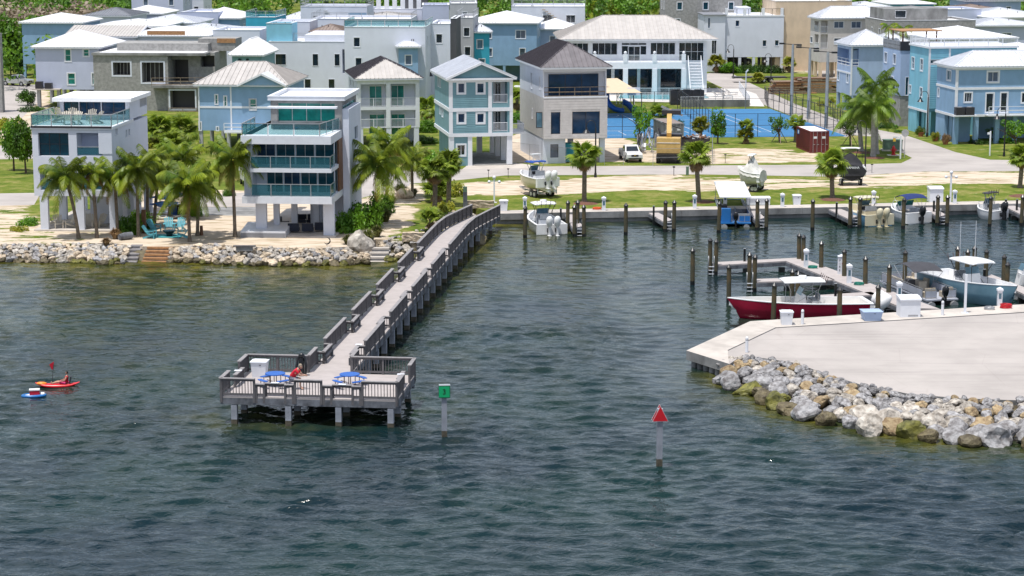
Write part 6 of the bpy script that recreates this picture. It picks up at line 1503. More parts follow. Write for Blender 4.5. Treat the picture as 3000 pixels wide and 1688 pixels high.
# pontoon boats
def pontoon(lab,stern,zs,bow,zb,w_,m,cm,canopy,eng,rail_m='steel',Lx=None):
    t,Lh = place(lab,'pontoon_boat','pontoon boat',stern,zs,bow,zb);Lh = Lx or Lh
    for s in (-1,1): b = MB('steel');b.cyl((-.2,s * w_ * .36,.02),(Lh * .92,s * w_ * .36,.02),.3,n=12);b.cyl((Lh * .92,s * w_ * .36,.02),(Lh * 1.02,s * w_ * .36,.15),.3,.05,n=12);b.build('float',t)
    b = MB('steel');b.box(0,-w_ / 2,.36,Lh,w_ / 2,.48,m);b.build('deck',t)
    for (p,q) in (((.9,-w_ / 2 + .05),(Lh - .3,-w_ / 2 + .05)),((.9,w_ / 2 - .05),(Lh - .3,w_ / 2 - .05)),((Lh - .3,-w_ / 2 + .05),(Lh - .3,w_ / 2 - .05)),((.35,-w_ / 2 + .05),(.35,-.35)),((.35,.35),(.35,w_ / 2 - .05))):
        b = MB(m);P0,P1 = Vector((*p,.5)),Vector((*q,.5));up = Vector((0,0,1));b.bar(P0 + up * .32,P1 + up * .32,.03,.5,m);b.bar(P0 + up * .68,P1 + up * .68,.04,.04,rail_m);n = max(2,int((P1 - P0).length / 1.2))
        for k in range(n + 1): c = P0.lerp(P1,k / n);b.bar(c,c + up * .68,.04,.04,rail_m)
        b.build('side_panel',t)
    for (x0,y0,x1,y1) in ((.6,-w_ / 2 + .15,1.3,-.3),(.6,.3,1.3,w_ / 2 - .15),(Lh * .55,w_ / 2 - .8,Lh * .9,w_ / 2 - .15),(Lh * .55,-w_ / 2 + .15,Lh * .9,-w_ / 2 + .8),(Lh * .4,-.3,Lh * .48,.35)):
        b = MB(cm);b.box(x0,y0,.49,x1,y1,.9);b.box(x0,y0,.9,x0 + .12,y1,1.25) if x1 - x0 < 1 else b.box(x0,y0 if y0 < 0 else y1 - .12,.9,x1,y0 + .12 if y0 < 0 else y1,1.2);b.build('seat',t)
    b = MB('dark_frame');b.box(Lh * .44,.5,.49,Lh * .52,1.1,1.35);b.build('console',t);outboard(t,-.1,0,.1,eng,1.0);return t,Lh
t,Lh = pontoon('blue pontoon boat with a flat white canopy roof',Q(398,320),.1,Q(345,150),.5,2.9,'hull_blue','cushion_grey','flat','engine_black')
b = MB('gelcoat');b.box(.6,-1.5,2.75,Lh * .97,1.5,2.83);o = b.build('canopy',t);b = MB('steel');[b.bar((x,y,.5),(x,y,2.75),.05,.05) for x in (.8,Lh * .9) for y in (-1.35,1.35)];b.build('canopy_posts',o)
b = MB('hull_blue');b.box(.2,.45,.5,.95,1.3,1.75);b.build('changing_booth',t)
t,Lh = pontoon('grey pontoon boat with tan seats and a dark bimini top',Q(1960,905),.1,Q(1600,720),.5,2.6,'grey_siding','cushion_tan','bim','engine_black');bimini(t,Lh * .30,Lh * .72,2.4,2.6,'canvas_dark',.35)
t,Lh,st = center_console('white boat cut by the right edge with black striped seats',Q(2640,790),Q(2530,680),1.2,2.4,.95,'gelcoat','engine_black',1,top=None)
# boats stored in town
def small_boat(lab,px,rz,Lh=6.0,m='gelcoat',zoff=.7,px_z=1.0):
    v = at(px,px_z);t = thing('stored_boat',lab,'boat',(v.x,v.y,1.0 + zoff),rz,'boats stored on land among the houses');boat_hull(t,Lh,2.2,.8,m);console(t,Lh * .45,.7,.25);b = MB('rubber')
    for s in (-1,1): b.cyl((Lh * .3,s * .9 - .1,-.38),(Lh * .3,s * .9 + .1,-.38),.32,n=12)
    b.build('wheels',t);outboard(t,-.05,0,.05,'engine_black',.9);return t
small_boat('white boat on a trailer under the blue house between the palms',G(290,740),R(100));small_boat('white boat stored under the cream building at the back',E(590,440),R(80));small_boat('red and white boat under the stilts of the white balcony house',E(720,470),R(75),m='red_paint')

# ---------------- rocks ----------------
from mathutils import noise as mn
def rockmat(name,c1,c2,wet=False):
    m = mat(name,c1,0.95 if not wet else 0.6,col2=c2,scale=2.0,bump=1.0,bscale=5.0,rnd=0.22)
    for n in m.node_tree.nodes:
        if n.type == 'BUMP': n.inputs['Distance'].default_value = 0.07
        if n.type == 'VALTORGB': n.color_ramp.elements[0].position = .34;n.color_ramp.elements[1].position = .62
rockmat('rock_white',(0.52,0.48,0.43),(0.22,0.19,0.16));rockmat('rock_grey',(0.38,0.375,0.385),(0.12,0.11,0.11));rockmat('rock_tan',(0.42,0.33,0.20),(0.20,0.13,0.07));rockmat('rock_wet',(0.14,0.115,0.06),(0.055,0.04,0.02),True);rockmat('rock_algae',(0.17,0.16,0.025),(0.05,0.05,0.01),True);rockmat('rock_cream',(0.60,0.50,0.38),(0.30,0.23,0.16))
import bmesh
def rock_mesh(seed,m,sub=3):
    bm = bmesh.new();bmesh.ops.create_icosphere(bm,subdivisions=sub,radius=1);o = Vector((seed * 3.7,seed * 1.3,0));rr = random.Random(seed);st = Vector((rr.uniform(.85,1.2),rr.uniform(.75,1.0),rr.uniform(.62,.85)))
    pl = [(Vector((rr.uniform(-1,1),rr.uniform(-1,1),rr.uniform(-.6,1))).normalized(),rr.uniform(.62,.85)) for _ in range(7)]
    for v in bm.verts:
        p = v.co.copy();d = p.normalized()
        for n_,k in pl:
            q = d.dot(n_)
            if q > k: p -= n_ * (q - k) * .9
        f = 1 + .16 * mn.noise(d * 1.6 + o) + .09 * mn.noise(d * 4 + o) + .05 * mn.noise(d * 9 + o);v.co = Vector((p.x * st.x,p.y * st.y,p.z * st.z)) * f
    me = bpy.data.meshes.new('rock');bm.to_mesh(me);bm.free();me.materials.append(MATS[m]);me.polygons.foreach_set('use_smooth',[False] * len(me.polygons));return me
RK = {m: [rock_mesh(i * 7 + j,m) for i in range(4)] for j,m in enumerate(('rock_white','rock_grey','rock_tan','rock_wet','rock_algae','rock_cream'))}
def riprap(label,inner,outer,zi,zo,r0,r1,n,pal,maxn=300,seed=1,core='rock_wet',skip=(),wetz=.24,var=(.65,1.25),gap=.68):
    I_ = [at(p,zi) for p in inner];O_ = [at(p,zo) for p in outer]
    c = sum(I_,Vector()) / len(I_);t = thing('rock_revetment',label,'rock bank',(c.x,c.y,0))
    def samp(Ls,u):
        x = u * (len(Ls) - 1);i = min(int(x),len(Ls) - 2);return Ls[i].lerp(Ls[i + 1],x - i)
    rr = random.Random(seed);pts = []
    tries = 0
    while len(pts) < n and tries < n * 60:
        tries += 1;u,v = rr.random(),rr.random();a,b_ = samp(I_,u),samp(O_,u);p = a.lerp(b_,v);r = lerp(r0,r1,v) * rr.uniform(*var)
        pj = None
        if any((p.x - q[0].x) ** 2 + (p.y - q[0].y) ** 2 < (gap * (r + q[1])) ** 2 for q in pts): continue
        if any(s[0] < p.x < s[1] for s in skip): continue
        pts.append((p,r,v))
    pts.sort(key=lambda q: q[0].y);big = [];joined = bmesh.new() if len(pts) > maxn else None
    for k,(p,r,v) in enumerate(pts):
        z = lerp(zi - r * .45,zo + .05 + r * .15,v ** 1.1) + rr.uniform(-.06,.1)
        m = rr.choice(pal) if z > wetz else rr.choice(('rock_wet','rock_wet','rock_algae'))
        me = rr.choice(RK[m]);q = (p.x - c.x,p.y - c.y,z);ro = (rr.uniform(-.4,.4),rr.uniform(-.4,.4),rr.uniform(0,6.28));s = tuple(r * rr.uniform(.85,1.15) for _ in range(3))
        if k < maxn: inst(me,'rock',t,q,ro,s)
        else: big.append((me,q,ro,s))
    if big:
        vs,fs,ms,o = [],[],[],0;names = list(RK)
        from mathutils import Euler
        for me,q,ro,s in big:
            Mx = Matrix.Translation(q) @ Euler(ro).to_matrix().to_4x4() @ Matrix.Diagonal((*s,1));mi = names.index(me.materials[0].name)
            vs += [tuple(Mx @ v.co) for v in me.vertices];fs += [[i + o for i in f.vertices] for f in me.polygons];ms += [mi] * len(me.polygons);o = len(vs)
        me = bpy.data.meshes.new('rocks');me.from_pydata(vs,[],fs);[me.materials.append(MATS[x]) for x in names];me.polygons.foreach_set('material_index',ms);ob = bpy.data.objects.new('rocks',me);COL.objects.link(ob);ob.parent = t;ob['kind'] = 'stuff'
    b = MB(core);k = len(I_)
    b.add([(p.x - c.x,p.y - c.y,zi - .35) for p in I_] + [(p.x - c.x,p.y - c.y + .4,zo - .35) for p in O_],[(i,k + i,k + i + 1,i + 1) for i in range(k - 1)]);b.build('bank_core',t);return t
IN_R = [(2140,1046),(2200,1043),(2330,1062),(2430,1098),(2524,1126),(2660,1152),(2815,1166),(3000,1172),(3200,1182)]
OUT_R = [O(255,600),O(380,670),O(600,760),O(850,880),O(1100,940),O(1450,1010),O(1900,1075),O(2350,1105),(3200,1325)]
riprap('bank of large grey and cream boulders along the near lot',IN_R,OUT_R,1.15,0.1,.34,.98,270,['rock_grey','rock_white','rock_grey','rock_white','rock_grey','rock_grey','rock_tan'],300,4,wetz=.34,var=(.7,1.25),gap=.68)
sk = [tuple(sorted((at(F(a,1250),.5).x,at(F(b_,1250),.5).x))) for a,b_ in ((1290,1440),(1430,1730))] + [tuple(sorted((at(N(488,500),.5).x,at(N(642,500),.5).x)))]
IN_L = [(-200,716),(60,714),(200,713),(330,712),(410,722),(520,722),(620,716),(760,724),(900,728),(1000,726),(1060,716),(1110,712)]
OUT_L = [(-200,772),(60,772),(200,774),(330,778),(410,774),(520,772),(620,776),(760,782),(900,782),(1000,780),(1080,776),(1160,765)]
riprap('bank of small pale rocks along the beach in front of the two modern houses',IN_L,OUT_L,1.12,0.0,.28,.46,560,['rock_cream','rock_white','rock_cream','rock_white','rock_grey'],300,9,skip=sk)
riprap('loose pale rocks on the shore left of the pier',[(1105,705),(1180,690),(1240,668),(1300,630),(1330,618)],[(1160,765),(1215,740),(1270,708),(1345,664),(1400,640)],1.1,0.0,.25,.5,110,['rock_cream','rock_white','rock_grey'],300,12)
riprap('dark rocks and rubble at the water line by the pier entrance',[(1440,632),(1500,634),(1560,632)],[(1425,655),(1500,646),(1560,640)],.15,-.05,.2,.3,22,['rock_wet','rock_tan'],300,13)
def boulder(px,r,m,lab,z=1.0,s=(1,1,1.1)):
    v = at(px,z);o = bpy.data.objects.new('boulder',RK[m][int(px[0]) % 4]);COL.objects.link(o);o.location = (v.x,v.y,z + r * .45);o.scale = tuple(r * q for q in s);o.rotation_euler = (.2,.1,px[0]);tag(o,lab,'boulder');return o
boulder(N(425,470),1.35,'rock_white','largest pale boulder beside the right stone steps',.7);boulder(N(465,390),.8,'rock_white','pale boulder behind the largest one');boulder(N(762,55),.85,'rock_cream','pale boulder at the top of the sandy path',1);boulder(N(1360,425),.75,'rock_wet','dark rock standing in the water right of the pier',-.1);boulder(N(380,530),.8,'rock_wet','dark wet boulder at the water left of the stone steps',.1)
b = MB('rock_cream')
for px,w_,lab in ((N(835,385),1.9,'rough stone block beside the path near the pier'),(N(1355,130),2.8,'long rough stone block at the pier entrance'),):
    v = at(px,1.0);bm = bmesh.new();bmesh.ops.create_cube(bm,size=1);bmesh.ops.subdivide_edges(bm,edges=bm.edges,cuts=5,use_grid_fill=True)
    for q in bm.verts: q.co = Vector((q.co.x * w_ * 1.0,q.co.y * .8,q.co.z * .75)) + Vector((mn.noise(q.co * 5),mn.noise(q.co * 5 + Vector((9,0,0))),mn.noise(q.co * 5 + Vector((0,9,0))))) * .08
    me = bpy.data.meshes.new('stone_block');bm.to_mesh(me);bm.free();me.materials.append(MATS['rock_cream']);o = bpy.data.objects.new('stone_block',me);COL.objects.link(o);o.location = (v.x,v.y,1.3);tag(o,lab,'stone block')
def steps(pxl,pxr,ybot,n,lab,m,ztop=1.05):
    a,b_ = at(pxl,ztop),at(pxr,ztop);e_ = (b_ - a);w_ = e_.length;c = at((pxl[0],ybot),.1);run = (a.y - c.y) / n
    t = thing('steps',lab,'steps',(a.x,a.y,0),math.atan2(e_.y,e_.x))
    for k in range(n): z = ztop - k * (ztop - .1) / (n - 1 if n > 1 else 1);b = MB(m);b.box(0,-(k + 1) * run + .02,z - .14,w_,-k * run + .0,z);b.box(.03,-(k + 1) * run + .05,z - .45,w_ - .03,-k * run,z - .14,'wood_old' if 'wood' in m else 'concrete_dark');b.build('step',t)
steps(F(1490,1175),F(1745,1180),F(0,1325)[1],5,'wide brown wooden steps down through the rocks','wood_orange');steps(F(1325,1155),F(1440,1155),F(0,1330)[1],5,'narrow grey steps left of the brown wooden steps','rail_top');steps(N(490,440),N(645,440),N(0,555)[1],4,'pale concrete steps beside the largest boulder','concrete_light')

# ---------------- vegetation ----------------
def leafmat(name,c1,c2,tr=0.25,rnd=.4,scale=1.2):
    m = bpy.data.materials.new(name);m.use_nodes = True;n = m.node_tree.nodes;l = m.node_tree.links;b = n['Principled BSDF'];b.inputs['Roughness'].default_value = .45;b.inputs['Specular IOR Level'].default_value = .35
    tc = n.new('ShaderNodeTexCoord');nz = n.new('ShaderNodeTexNoise');nz.inputs['Scale'].default_value = scale;nz.inputs['Detail'].default_value = 4;l.new(tc.outputs['Object'],nz.inputs[0])
    rp = n.new('ShaderNodeValToRGB');rp.color_ramp.elements[0].position = .38;rp.color_ramp.elements[0].color = (*c2,1);rp.color_ramp.elements[1].position = .62;rp.color_ramp.elements[1].color = (*c1,1);l.new(nz.outputs[0],rp.inputs[0])
    oi = n.new('ShaderNodeObjectInfo');mr = n.new('ShaderNodeMapRange');mr.inputs[3].default_value = 1 - rnd;mr.inputs[4].default_value = 1 + rnd;l.new(oi.outputs['Random'],mr.inputs[0]);hs = n.new('ShaderNodeHueSaturation');l.new(mr.outputs[0],hs.inputs['Value']);l.new(rp.outputs[0],hs.inputs['Color']);l.new(hs.outputs[0],b.inputs['Base Color'])
    t = n.new('ShaderNodeBsdfTranslucent');l.new(hs.outputs[0],t.inputs[0]);mx = n.new('ShaderNodeMixShader');mx.inputs[0].default_value = tr;l.new(b.outputs[0],mx.inputs[1]);l.new(t.outputs[0],mx.inputs[2]);l.new(mx.outputs[0],n['Material Output'].inputs[0]);MATS[name] = m
leafmat('palm_leaf',(0.27,0.32,0.018),(0.06,0.13,0.012),.38);leafmat('palm_old',(0.30,0.20,0.03),(0.20,0.10,0.03));leafmat('royal_leaf',(0.20,0.30,0.025),(0.08,0.16,0.02),.4);leafmat('fan_leaf',(0.30,0.37,0.04),(0.11,0.19,0.02),.45)
leafmat('leaf_bright',(0.15,0.30,0.014),(0.05,0.14,0.01),.35,scale=.8);leafmat('leaf_dark',(0.075,0.17,0.014),(0.014,0.04,0.006),scale=.5);leafmat('leaf_forest',(0.12,0.24,0.02),(0.03,0.08,0.01),scale=.12);leafmat('leaf_brown',(0.40,0.32,0.24),(0.26,0.20,0.14),scale=.3);leafmat('grass_tuft',(0.21,0.19,0.05),(0.10,0.12,0.03));leafmat('leaf_yellow',(0.34,0.33,0.03),(0.16,0.20,0.02),.35);leafmat('dry_leaf',(.30,.20,.10),(.16,.09,.04))
mat('trunk_palm',(0.20,0.16,0.12),.95,.2,4,bump=.7,bscale=8,streak=False);mat('trunk_royal',(0.33,0.31,0.30),.9,.12,3);mat('trunk_tree',(0.12,0.085,0.06),.95,.2,4,bump=.6)
def frond_mesh(a,c,m='palm_leaf',n=42,lw=.022,ll=.42,hang=.6,seed=0):
    rr = random.Random(seed);b = MB(m);pt = lambda u: Vector((u * (1 - .12 * u * u),0,a * u - c * u * u));b.tube([pt(k / 8) for k in range(9)],[.016 * (1 - .8 * k / 8) for k in range(9)],4)
    for k in range(n):
        u = .14 + .86 * k / (n - 1);p = pt(u);d = (pt(min(1,u + .02)) - pt(u - .02)).normalized();L_ = ll * (math.sin(math.pi * min(1,(u * .86 + .12))) ** .6) * rr.uniform(.85,1.1)
        for s in (-1,1):
            o = (Vector((0,s,0)) * .8 + d * .55 + Vector((0,0,-hang * rr.uniform(.6,1.3)))).normalized();mid = p + o * L_ * .55;tip = p + (o + Vector((0,0,-.35 - .3 * rr.random()))).normalized() * L_;w_ = d * lw / 2
            b.add([p - w_,p + w_,mid + w_,mid - w_,tip],[(0,1,2,3),(3,2,4)])
    return b.mesh('frond')
FR = {k: [frond_mesh(a,c,m,seed=i) for i,(a,c) in enumerate(((1.5,.7),(.95,.75),(.55,.95),(.1,.85),(-.35,.65)))] for k,m in (('coco','palm_leaf'),('royal','royal_leaf'),('old','palm_old'))}
def fan_mesh(m,seed=0):
    rr = random.Random(seed);b = MB(m);b.cyl((0,0,0),(.5,0,.05),.014,.01,4);n = 22
    for k in range(n):
        a = R(-115 + 230 * k / (n - 1));d = Vector((math.cos(a),math.sin(a),.12 * math.cos(a * 2)));q = Vector((-d.y,d.x,0)) * .055;L_ = .62 * rr.uniform(.85,1.08) * (1 - .18 * abs(a) / 2);o = Vector((.55,0,.05));m1 = o + d * L_ * .6 + Vector((0,0,-.02));tp = o + d * L_ + Vector((0,0,-.16 - .12 * rr.random()))
        b.add([o,m1 - q,m1 + q,tp],[(0,1,2),(1,3,2)])
    return b.mesh('fan_leaf')
FAN = {m: [fan_mesh(m,i) for i in range(3)] for m in ('fan_leaf','dry_leaf','leaf_yellow')}
def palm_pos(base,crown,zb=1.0):
    P = at(base,zb);r = ray(*crown);t = P.y / r.y;return P,Vector((r.x * t,P.y,CH + r.z * t))
def trunk(t,top,r0,r1,m='trunk_palm',bend=.0,rings=True):
    b = MB(m);n = 9;pts = []
    for k in range(n + 1): u = k / n;pts.append(Vector((top.x * (u ** (1 + bend)),top.y * u,top.z * u)))
    rad = [lerp(r0,r1,(k / n)) * (1.35 if k == 0 else 1.0) for k in range(n + 1)];b.tube(pts,rad,9);b.build('trunk',t)
def coco(base,crown,lab,Lf=2.9,n=22,seed=0,r=.13,bend=.5,group='coconut palms on the beach',old=3,kind='coco',zb=1.0):
    P,Cw = palm_pos(base,crown,zb);t = thing('coconut_palm' if kind == 'coco' else 'royal_palm',lab,'palm tree',P,0,group);top = Cw - P;rr = random.Random(seed + int(base[0]))
    trunk(t,top,r * 1.25,r,'trunk_palm' if kind == 'coco' else 'trunk_royal',bend)
    if kind == 'royal': b = MB('royal_leaf');b.cyl(top - Vector((0,0,.1)),top + Vector((0,0,1.1)),.17,.10,10);b.build('crownshaft',t);top = top + Vector((0,0,1.0))
    for k in range(n):
        lv = k / (n - 1);vi = min(4,int(lv * 4.6 + rr.uniform(-.3,.3)));vi = max(0,vi);yaw = k * 2.399 + rr.uniform(-.3,.3);me = FR[kind][vi];s = Lf * rr.uniform(.85,1.1) * (.8 if vi == 0 else 1)
        inst(me,'frond',t,top + Vector((0,0,.1)),(rr.uniform(-.25,.25),rr.uniform(-.12,.12),yaw),s)
    for k in range(old): inst(FR['old'][4 if k % 2 else 3],'dry_frond',t,top,(rr.uniform(-.2,.2),.3,rr.uniform(0,6.28)),Lf * .8)
    if kind == 'coco': b = MB('leaf_yellow');[b.ball(top + Vector((.22 * math.cos(a),.22 * math.sin(a),-.15)),.11,n=6,k=4) for a in (0,1.3,2.6,4,5.2)];b.build('coconuts',t)
    return t
def fanpalm(base,crown,lab,rf=1.3,n=34,seed=0,r=.22,group='fan palms',m='fan_leaf',low=False,old=6,zb=1.0):
    P,Cw = palm_pos(base,crown,zb);t = thing('fan_palm',lab,'palm tree',P,0,group);top = Cw - P;rr = random.Random(seed + int(base[0]) + int(base[1]))
    if top.z > .6: trunk(t,top,r * 1.1,r,'trunk_palm',0)
    for k in range(n):
        el_ = R(rr.uniform(-30,80)) if not low else R(rr.uniform(5,80));yaw = k * 2.399 + rr.uniform(-.2,.2);inst(FAN[m][k % 3],'fan_leaf',t,top,(rr.uniform(-.5,.5),-el_ + .15,yaw),rf * rr.uniform(.8,1.12))
    for k in range(old): inst(FAN['dry_leaf'][k % 3],'dry_leaf',t,top - Vector((0,0,.1)),(rr.uniform(-.4,.4),R(rr.uniform(45,80)),rr.uniform(0,6.28)),rf * .8)
    return t
for i,(b_,c,lab) in enumerate(((F(790,1095),F(655,470),'coconut palm leaning left in front of the left half of the terrace house'),(F(975,1090),F(925,440),'slim coconut palm before the middle pillar of the terrace house'),(F(1185,1065),F(1150,470),'coconut palm before the right pillar of the terrace house'),(F(1395,1075),F(1375,400),'tall coconut palm right of the terrace house, by the green bush'),(F(1485,990),F(1490,330),'coconut palm left of the blue shade sails'),(F(1555,965),F(1600,470),'short coconut palm behind the blue shade sails'),(F(1908,1128),F(1880,560),'coconut palm with a thick pale trunk by the turquoise chairs'),(F(1988,1068),F(2010,590),'small coconut palm right of the thick trunked one'),(F(2365,1080),F(2335,290),'tall straight coconut palm left of the modern house with glass balconies'),(F(1700,900),F(1840,300),'coconut palm behind the shade sails, its crown high over them'),(G(1578,1142),G(1575,530),'tall coconut palm beside the big green bush right of the modern house'),(G(1660,905),G(1690,320),'tallest coconut palm right of the modern house'),(G(1918,858),G(1910,480),'coconut palm at the head of the sandy path'))):
    coco(b_,c,lab,Lf=(2.6,1.9,2.4,2.6,2.4,2.2,3.0,2.4,2.9,2.7,3.2,2.7,2.4)[i],n=(24,16,22,24,20,18,26,18,26,22,26,22,20)[i],seed=i,old=(1,3,3,1,2,2,2,1,3,2,2,2,1)[i])
for b_,c,lab in ((E(1310,1320),E(1315,960),'royal palm with the frontmost pale trunk near the road bend'),(E(1338,1292),E(1330,800),'tallest royal palm, its trunk touching the front one'),(E(1213,1275),E(1195,1010),'royal palm standing left of the pair of royal palms')):
    coco(b_,c,lab,3.3,20,5,.24,0,'royal palms near the road bend',0,'royal')
for b_,c,lab,rf,n,m,low in ((H(1585,905),H(1590,440),'sabal palm on the quay lawn right of the docked twin engine boat',1.65,30,'fan_leaf',False),(I(690,1232),I(655,610),'sabal palm on the quay lawn in front of the yellow crane truck',1.7,30,'fan_leaf',False),(J(165,772),J(155,340),'sabal palm beside the black covered boat',1.65,30,'fan_leaf',False),(J(2505,640),J(2540,250),'sabal palm cut by the right edge of the picture',1.4,36,'fan_leaf',False),
    (I(715,412),I(710,170),'yellow tipped fan palm behind the black dumpster',1.25,34,'leaf_yellow',False),(I(1330,425),I(1350,190),'fan palm with a dead brown head by the blue court',1.1,26,'fan_leaf',False),(I(2010,405),I(2025,140),'fan palm behind the red container',1.1,28,'fan_leaf',False),(I(280,200),I(150,20),'fan palm rising behind the crane cabin',1.6,36,'fan_leaf',False),
    (G(2140,1040),G(2150,580),'tall fan palm at the left of the pier entrance',1.5,38,'fan_leaf',False),(G(2115,1190),G(2105,1070),'short fan palm touching the pier railing',1.1,26,'fan_leaf',True),(G(2280,940),G(2290,520),'fan palm behind the tall one at the pier entrance',1.5,34,'fan_leaf',False),(G(2170,900),G(2160,790),'low fan palm under the tall one at the pier',1.5,34,'fan_leaf',True),
    (A(1610,1480),A(1600,1290),'fan palm just right of the terrace house',2.0,40,'fan_leaf',False),(A(1860,1500),A(1850,1310),'fan palm between the terrace house and the blue gable house',2.0,40,'fan_leaf',False),(A(1730,1600),A(1730,1480),'lower fan palm in the thicket between the houses',1.9,36,'fan_leaf',True),
    (D(400,1150),D(395,1000),'fan palm between the sage house and the dark roofed house',1.8,30,'fan_leaf',True),(C(1880,1260),C(1890,1090),'fan palm between the balcony house and the sage house',1.8,30,'fan_leaf',False),(D(2400,735),D(2400,640),'fan palm at the right corner of the clubhouse',1.7,28,'leaf_yellow',True),(E(610,610),E(605,540),'small palm on the lawn behind the tall floodlight pole',1.4,24,'leaf_yellow',True),(E(20,560),E(20,510),'low palm beside the hedge at the clubhouse',1.5,24,'fan_leaf',True),(E(345,700),E(348,665),'low fan shrub before the flatbed trailer',1.2,26,'leaf_yellow',True),(I(1330,425),I(1330,330),'bushy fan palm clump at the blue court edge',1.15,34,'leaf_yellow',True)):
    fanpalm(b_,c,lab,rf,n,m=m,low=low)
# broad-leaved trees: leaf clouds
rng = np.random.RandomState(11)
def leaf_cloud(centers,radii,n,size,m,name='crown'):
    "leaf quads spread through several clumps, as one mesh"
    centers = np.array(centers,float);radii = np.array(radii,float);idx = rng.randint(0,len(centers),n)
    d = rng.normal(size=(n,3));d /= np.linalg.norm(d,axis=1)[:,None];rad = rng.uniform(.45,1.0,n) ** .6
    p = centers[idx] + d * (radii[idx] * rad[:,None] if radii.ndim > 1 else (radii[idx] * rad)[:,None])
    nr = d * .7 + rng.normal(size=(n,3)) * .6 + np.array([0,0,.5]);nr /= np.linalg.norm(nr,axis=1)[:,None]
    a = np.cross(nr,rng.normal(size=(n,3)));a /= np.linalg.norm(a,axis=1)[:,None];b = np.cross(nr,a);s = (size * rng.uniform(.6,1.3,n))[:,None]
    v = np.stack([p - a * s,p - b * s * .55,p + a * s,p + b * s * .55],1).reshape(-1,3);me = bpy.data.meshes.new(name);me.vertices.add(len(v));me.vertices.foreach_set('co',v.reshape(-1));f = np.arange(len(v))
    me.loops.add(len(f));me.loops.foreach_set('vertex_index',f);me.polygons.add(n);me.polygons.foreach_set('loop_start',np.arange(0,len(f),4));me.update(calc_edges=True);me.materials.append(MATS[m]);return me
def clumps(n,rx,rz,r):
    out = [];
    for _ in range(n): d = rng.normal(size=3);d /= np.linalg.norm(d);k = rng.uniform(.35,1) ;out.append((d[0] * rx * k,d[1] * rx * k,d[2] * rz * k))
    return out,[r * rng.uniform(.7,1.3) for _ in range(n)]
CR = {}
def crown(kind,m):
    if (kind,m) not in CR:
        if kind == 'round': c,r = clumps(16,.65,.6,.38);CR[(kind,m)] = leaf_cloud(c,r,2600,.07,m)
        elif kind == 'airy': c,r = clumps(13,.75,.7,.24);CR[(kind,m)] = leaf_cloud(c,r,1100,.065,m)
        elif kind == 'column': c,r = clumps(12,.5,.75,.34);CR[(kind,m)] = leaf_cloud(c,r,1900,.07,m)
        elif kind == 'low': c,r = clumps(16,.8,.4,.34);c = [(x,y,abs(z)) for x,y,z in c];CR[(kind,m)] = leaf_cloud(c,r,2600,.065,m)
    return CR[(kind,m)]
def tree(base,ctr,rx,rz,lab,kind='round',m='leaf_bright',group=None,stake=False,cat='tree',zb=1.0,name='tree'):
    P,Cw = palm_pos(base,ctr,zb);t = thing(name,lab,cat,P,0,group);top = Cw - P
    b = MB('trunk_tree');b.tube([(0,0,0),(top.x * .3,0,top.z * .4),(top.x * .8,0,top.z * .8)],[.13,.10,.07],7)
    for k in range(6): a = k * 1.05;b.tube([(top.x * .4,0,top.z * .5),(top.x * .8 + math.cos(a) * rx * .35,math.sin(a) * rx * .35,top.z * .8),(top.x + math.cos(a) * rx * .65,math.sin(a) * rx * .65,top.z + rz * .2 * math.sin(k * 2))],[.07,.045,.02],5)
    b.build('trunk',t);inst(crown(kind,m),'crown',t,top,(0,0,base[0]),(rx,rx,rz))
    if stake:
        for a in (.5,2.6,4.7): b = MB('wood_old');b.bar((math.cos(a) * 1.1,math.sin(a) * 1.1,0),(0,0,1.6),.07,.07);b.build('stake',t)
    return t
def bush(base,ctr,rx,rz,lab,m='leaf_bright',kind='low',cat='bush',zb=1.0,ry=None,group=None):
    P,Cw = palm_pos(base,ctr,zb);o = bpy.data.objects.new('bush',crown(kind,m));COL.objects.link(o);o.location = (Cw.x,Cw.y,zb + .0);o.scale = (rx,ry or rx,rz);o.rotation_euler.z = base[0];tag(o,lab,cat,group);return o
tree(F(140,415),F(130,140),1.9,3.2,'leafy tree left of the terrace house, thicker trunk',m='leaf_bright');tree(F(262,442),F(235,150),2.0,3.4,'leafy tree nearest the left wall of the terrace house',m='leaf_bright')
tree(A(280,1060),A(278,975),1.9,1.5,'small round dense tree on the pale drive at the left',m='leaf_dark');tree(A(110,760),A(90,480),4.5,6.5,'big green tree at the left edge under the blue house',m='leaf_bright');tree(A(230,760),A(215,640),2.6,3.2,'green tree touching the blue house at the left',m='leaf_dark');tree(A(20,480),A(20,330),4,4,'tree at the upper left edge',m='leaf_bright')
tree(D(1630,1400),D(1620,1180),2.1,3.4,'open leafy tree between the crane truck and the blue court','airy','leaf_bright');tree(I(945,432),I(960,140),1.7,2.3,'dense young tree before the blue court','column','leaf_bright');tree(I(1795,412),I(1760,140),1.7,1.8,'staked thin young tree at the blue court','airy','leaf_bright',stake=True);tree(E(1120,1225),E(1110,1060),1.9,1.2,'staked tree left of the royal palms','airy','leaf_dark',stake=True)
tree(I(450,260),I(430,170),.9,1.7,'thin green tree behind the grey container','airy','leaf_bright');tree(E(2520,1270),E(2470,1070),2.6,2.0,'spreading tree before the blue house at the right','airy','leaf_bright');tree(E(2330,1160),E(2330,1090),1.3,.9,'small leafy tree under the blue house at the right','airy','leaf_bright')
tree(E(870,560),E(870,500),2.4,1.7,'round green tree beside the white balcony house',m='leaf_bright');tree(E(965,560),E(965,480),2.2,1.8,'green tree against the corner of the porch house',m='leaf_bright');tree(D(2520,740),D(2520,690),2.0,1.3,'round shrubby tree right of the clubhouse palm',m='leaf_bright')
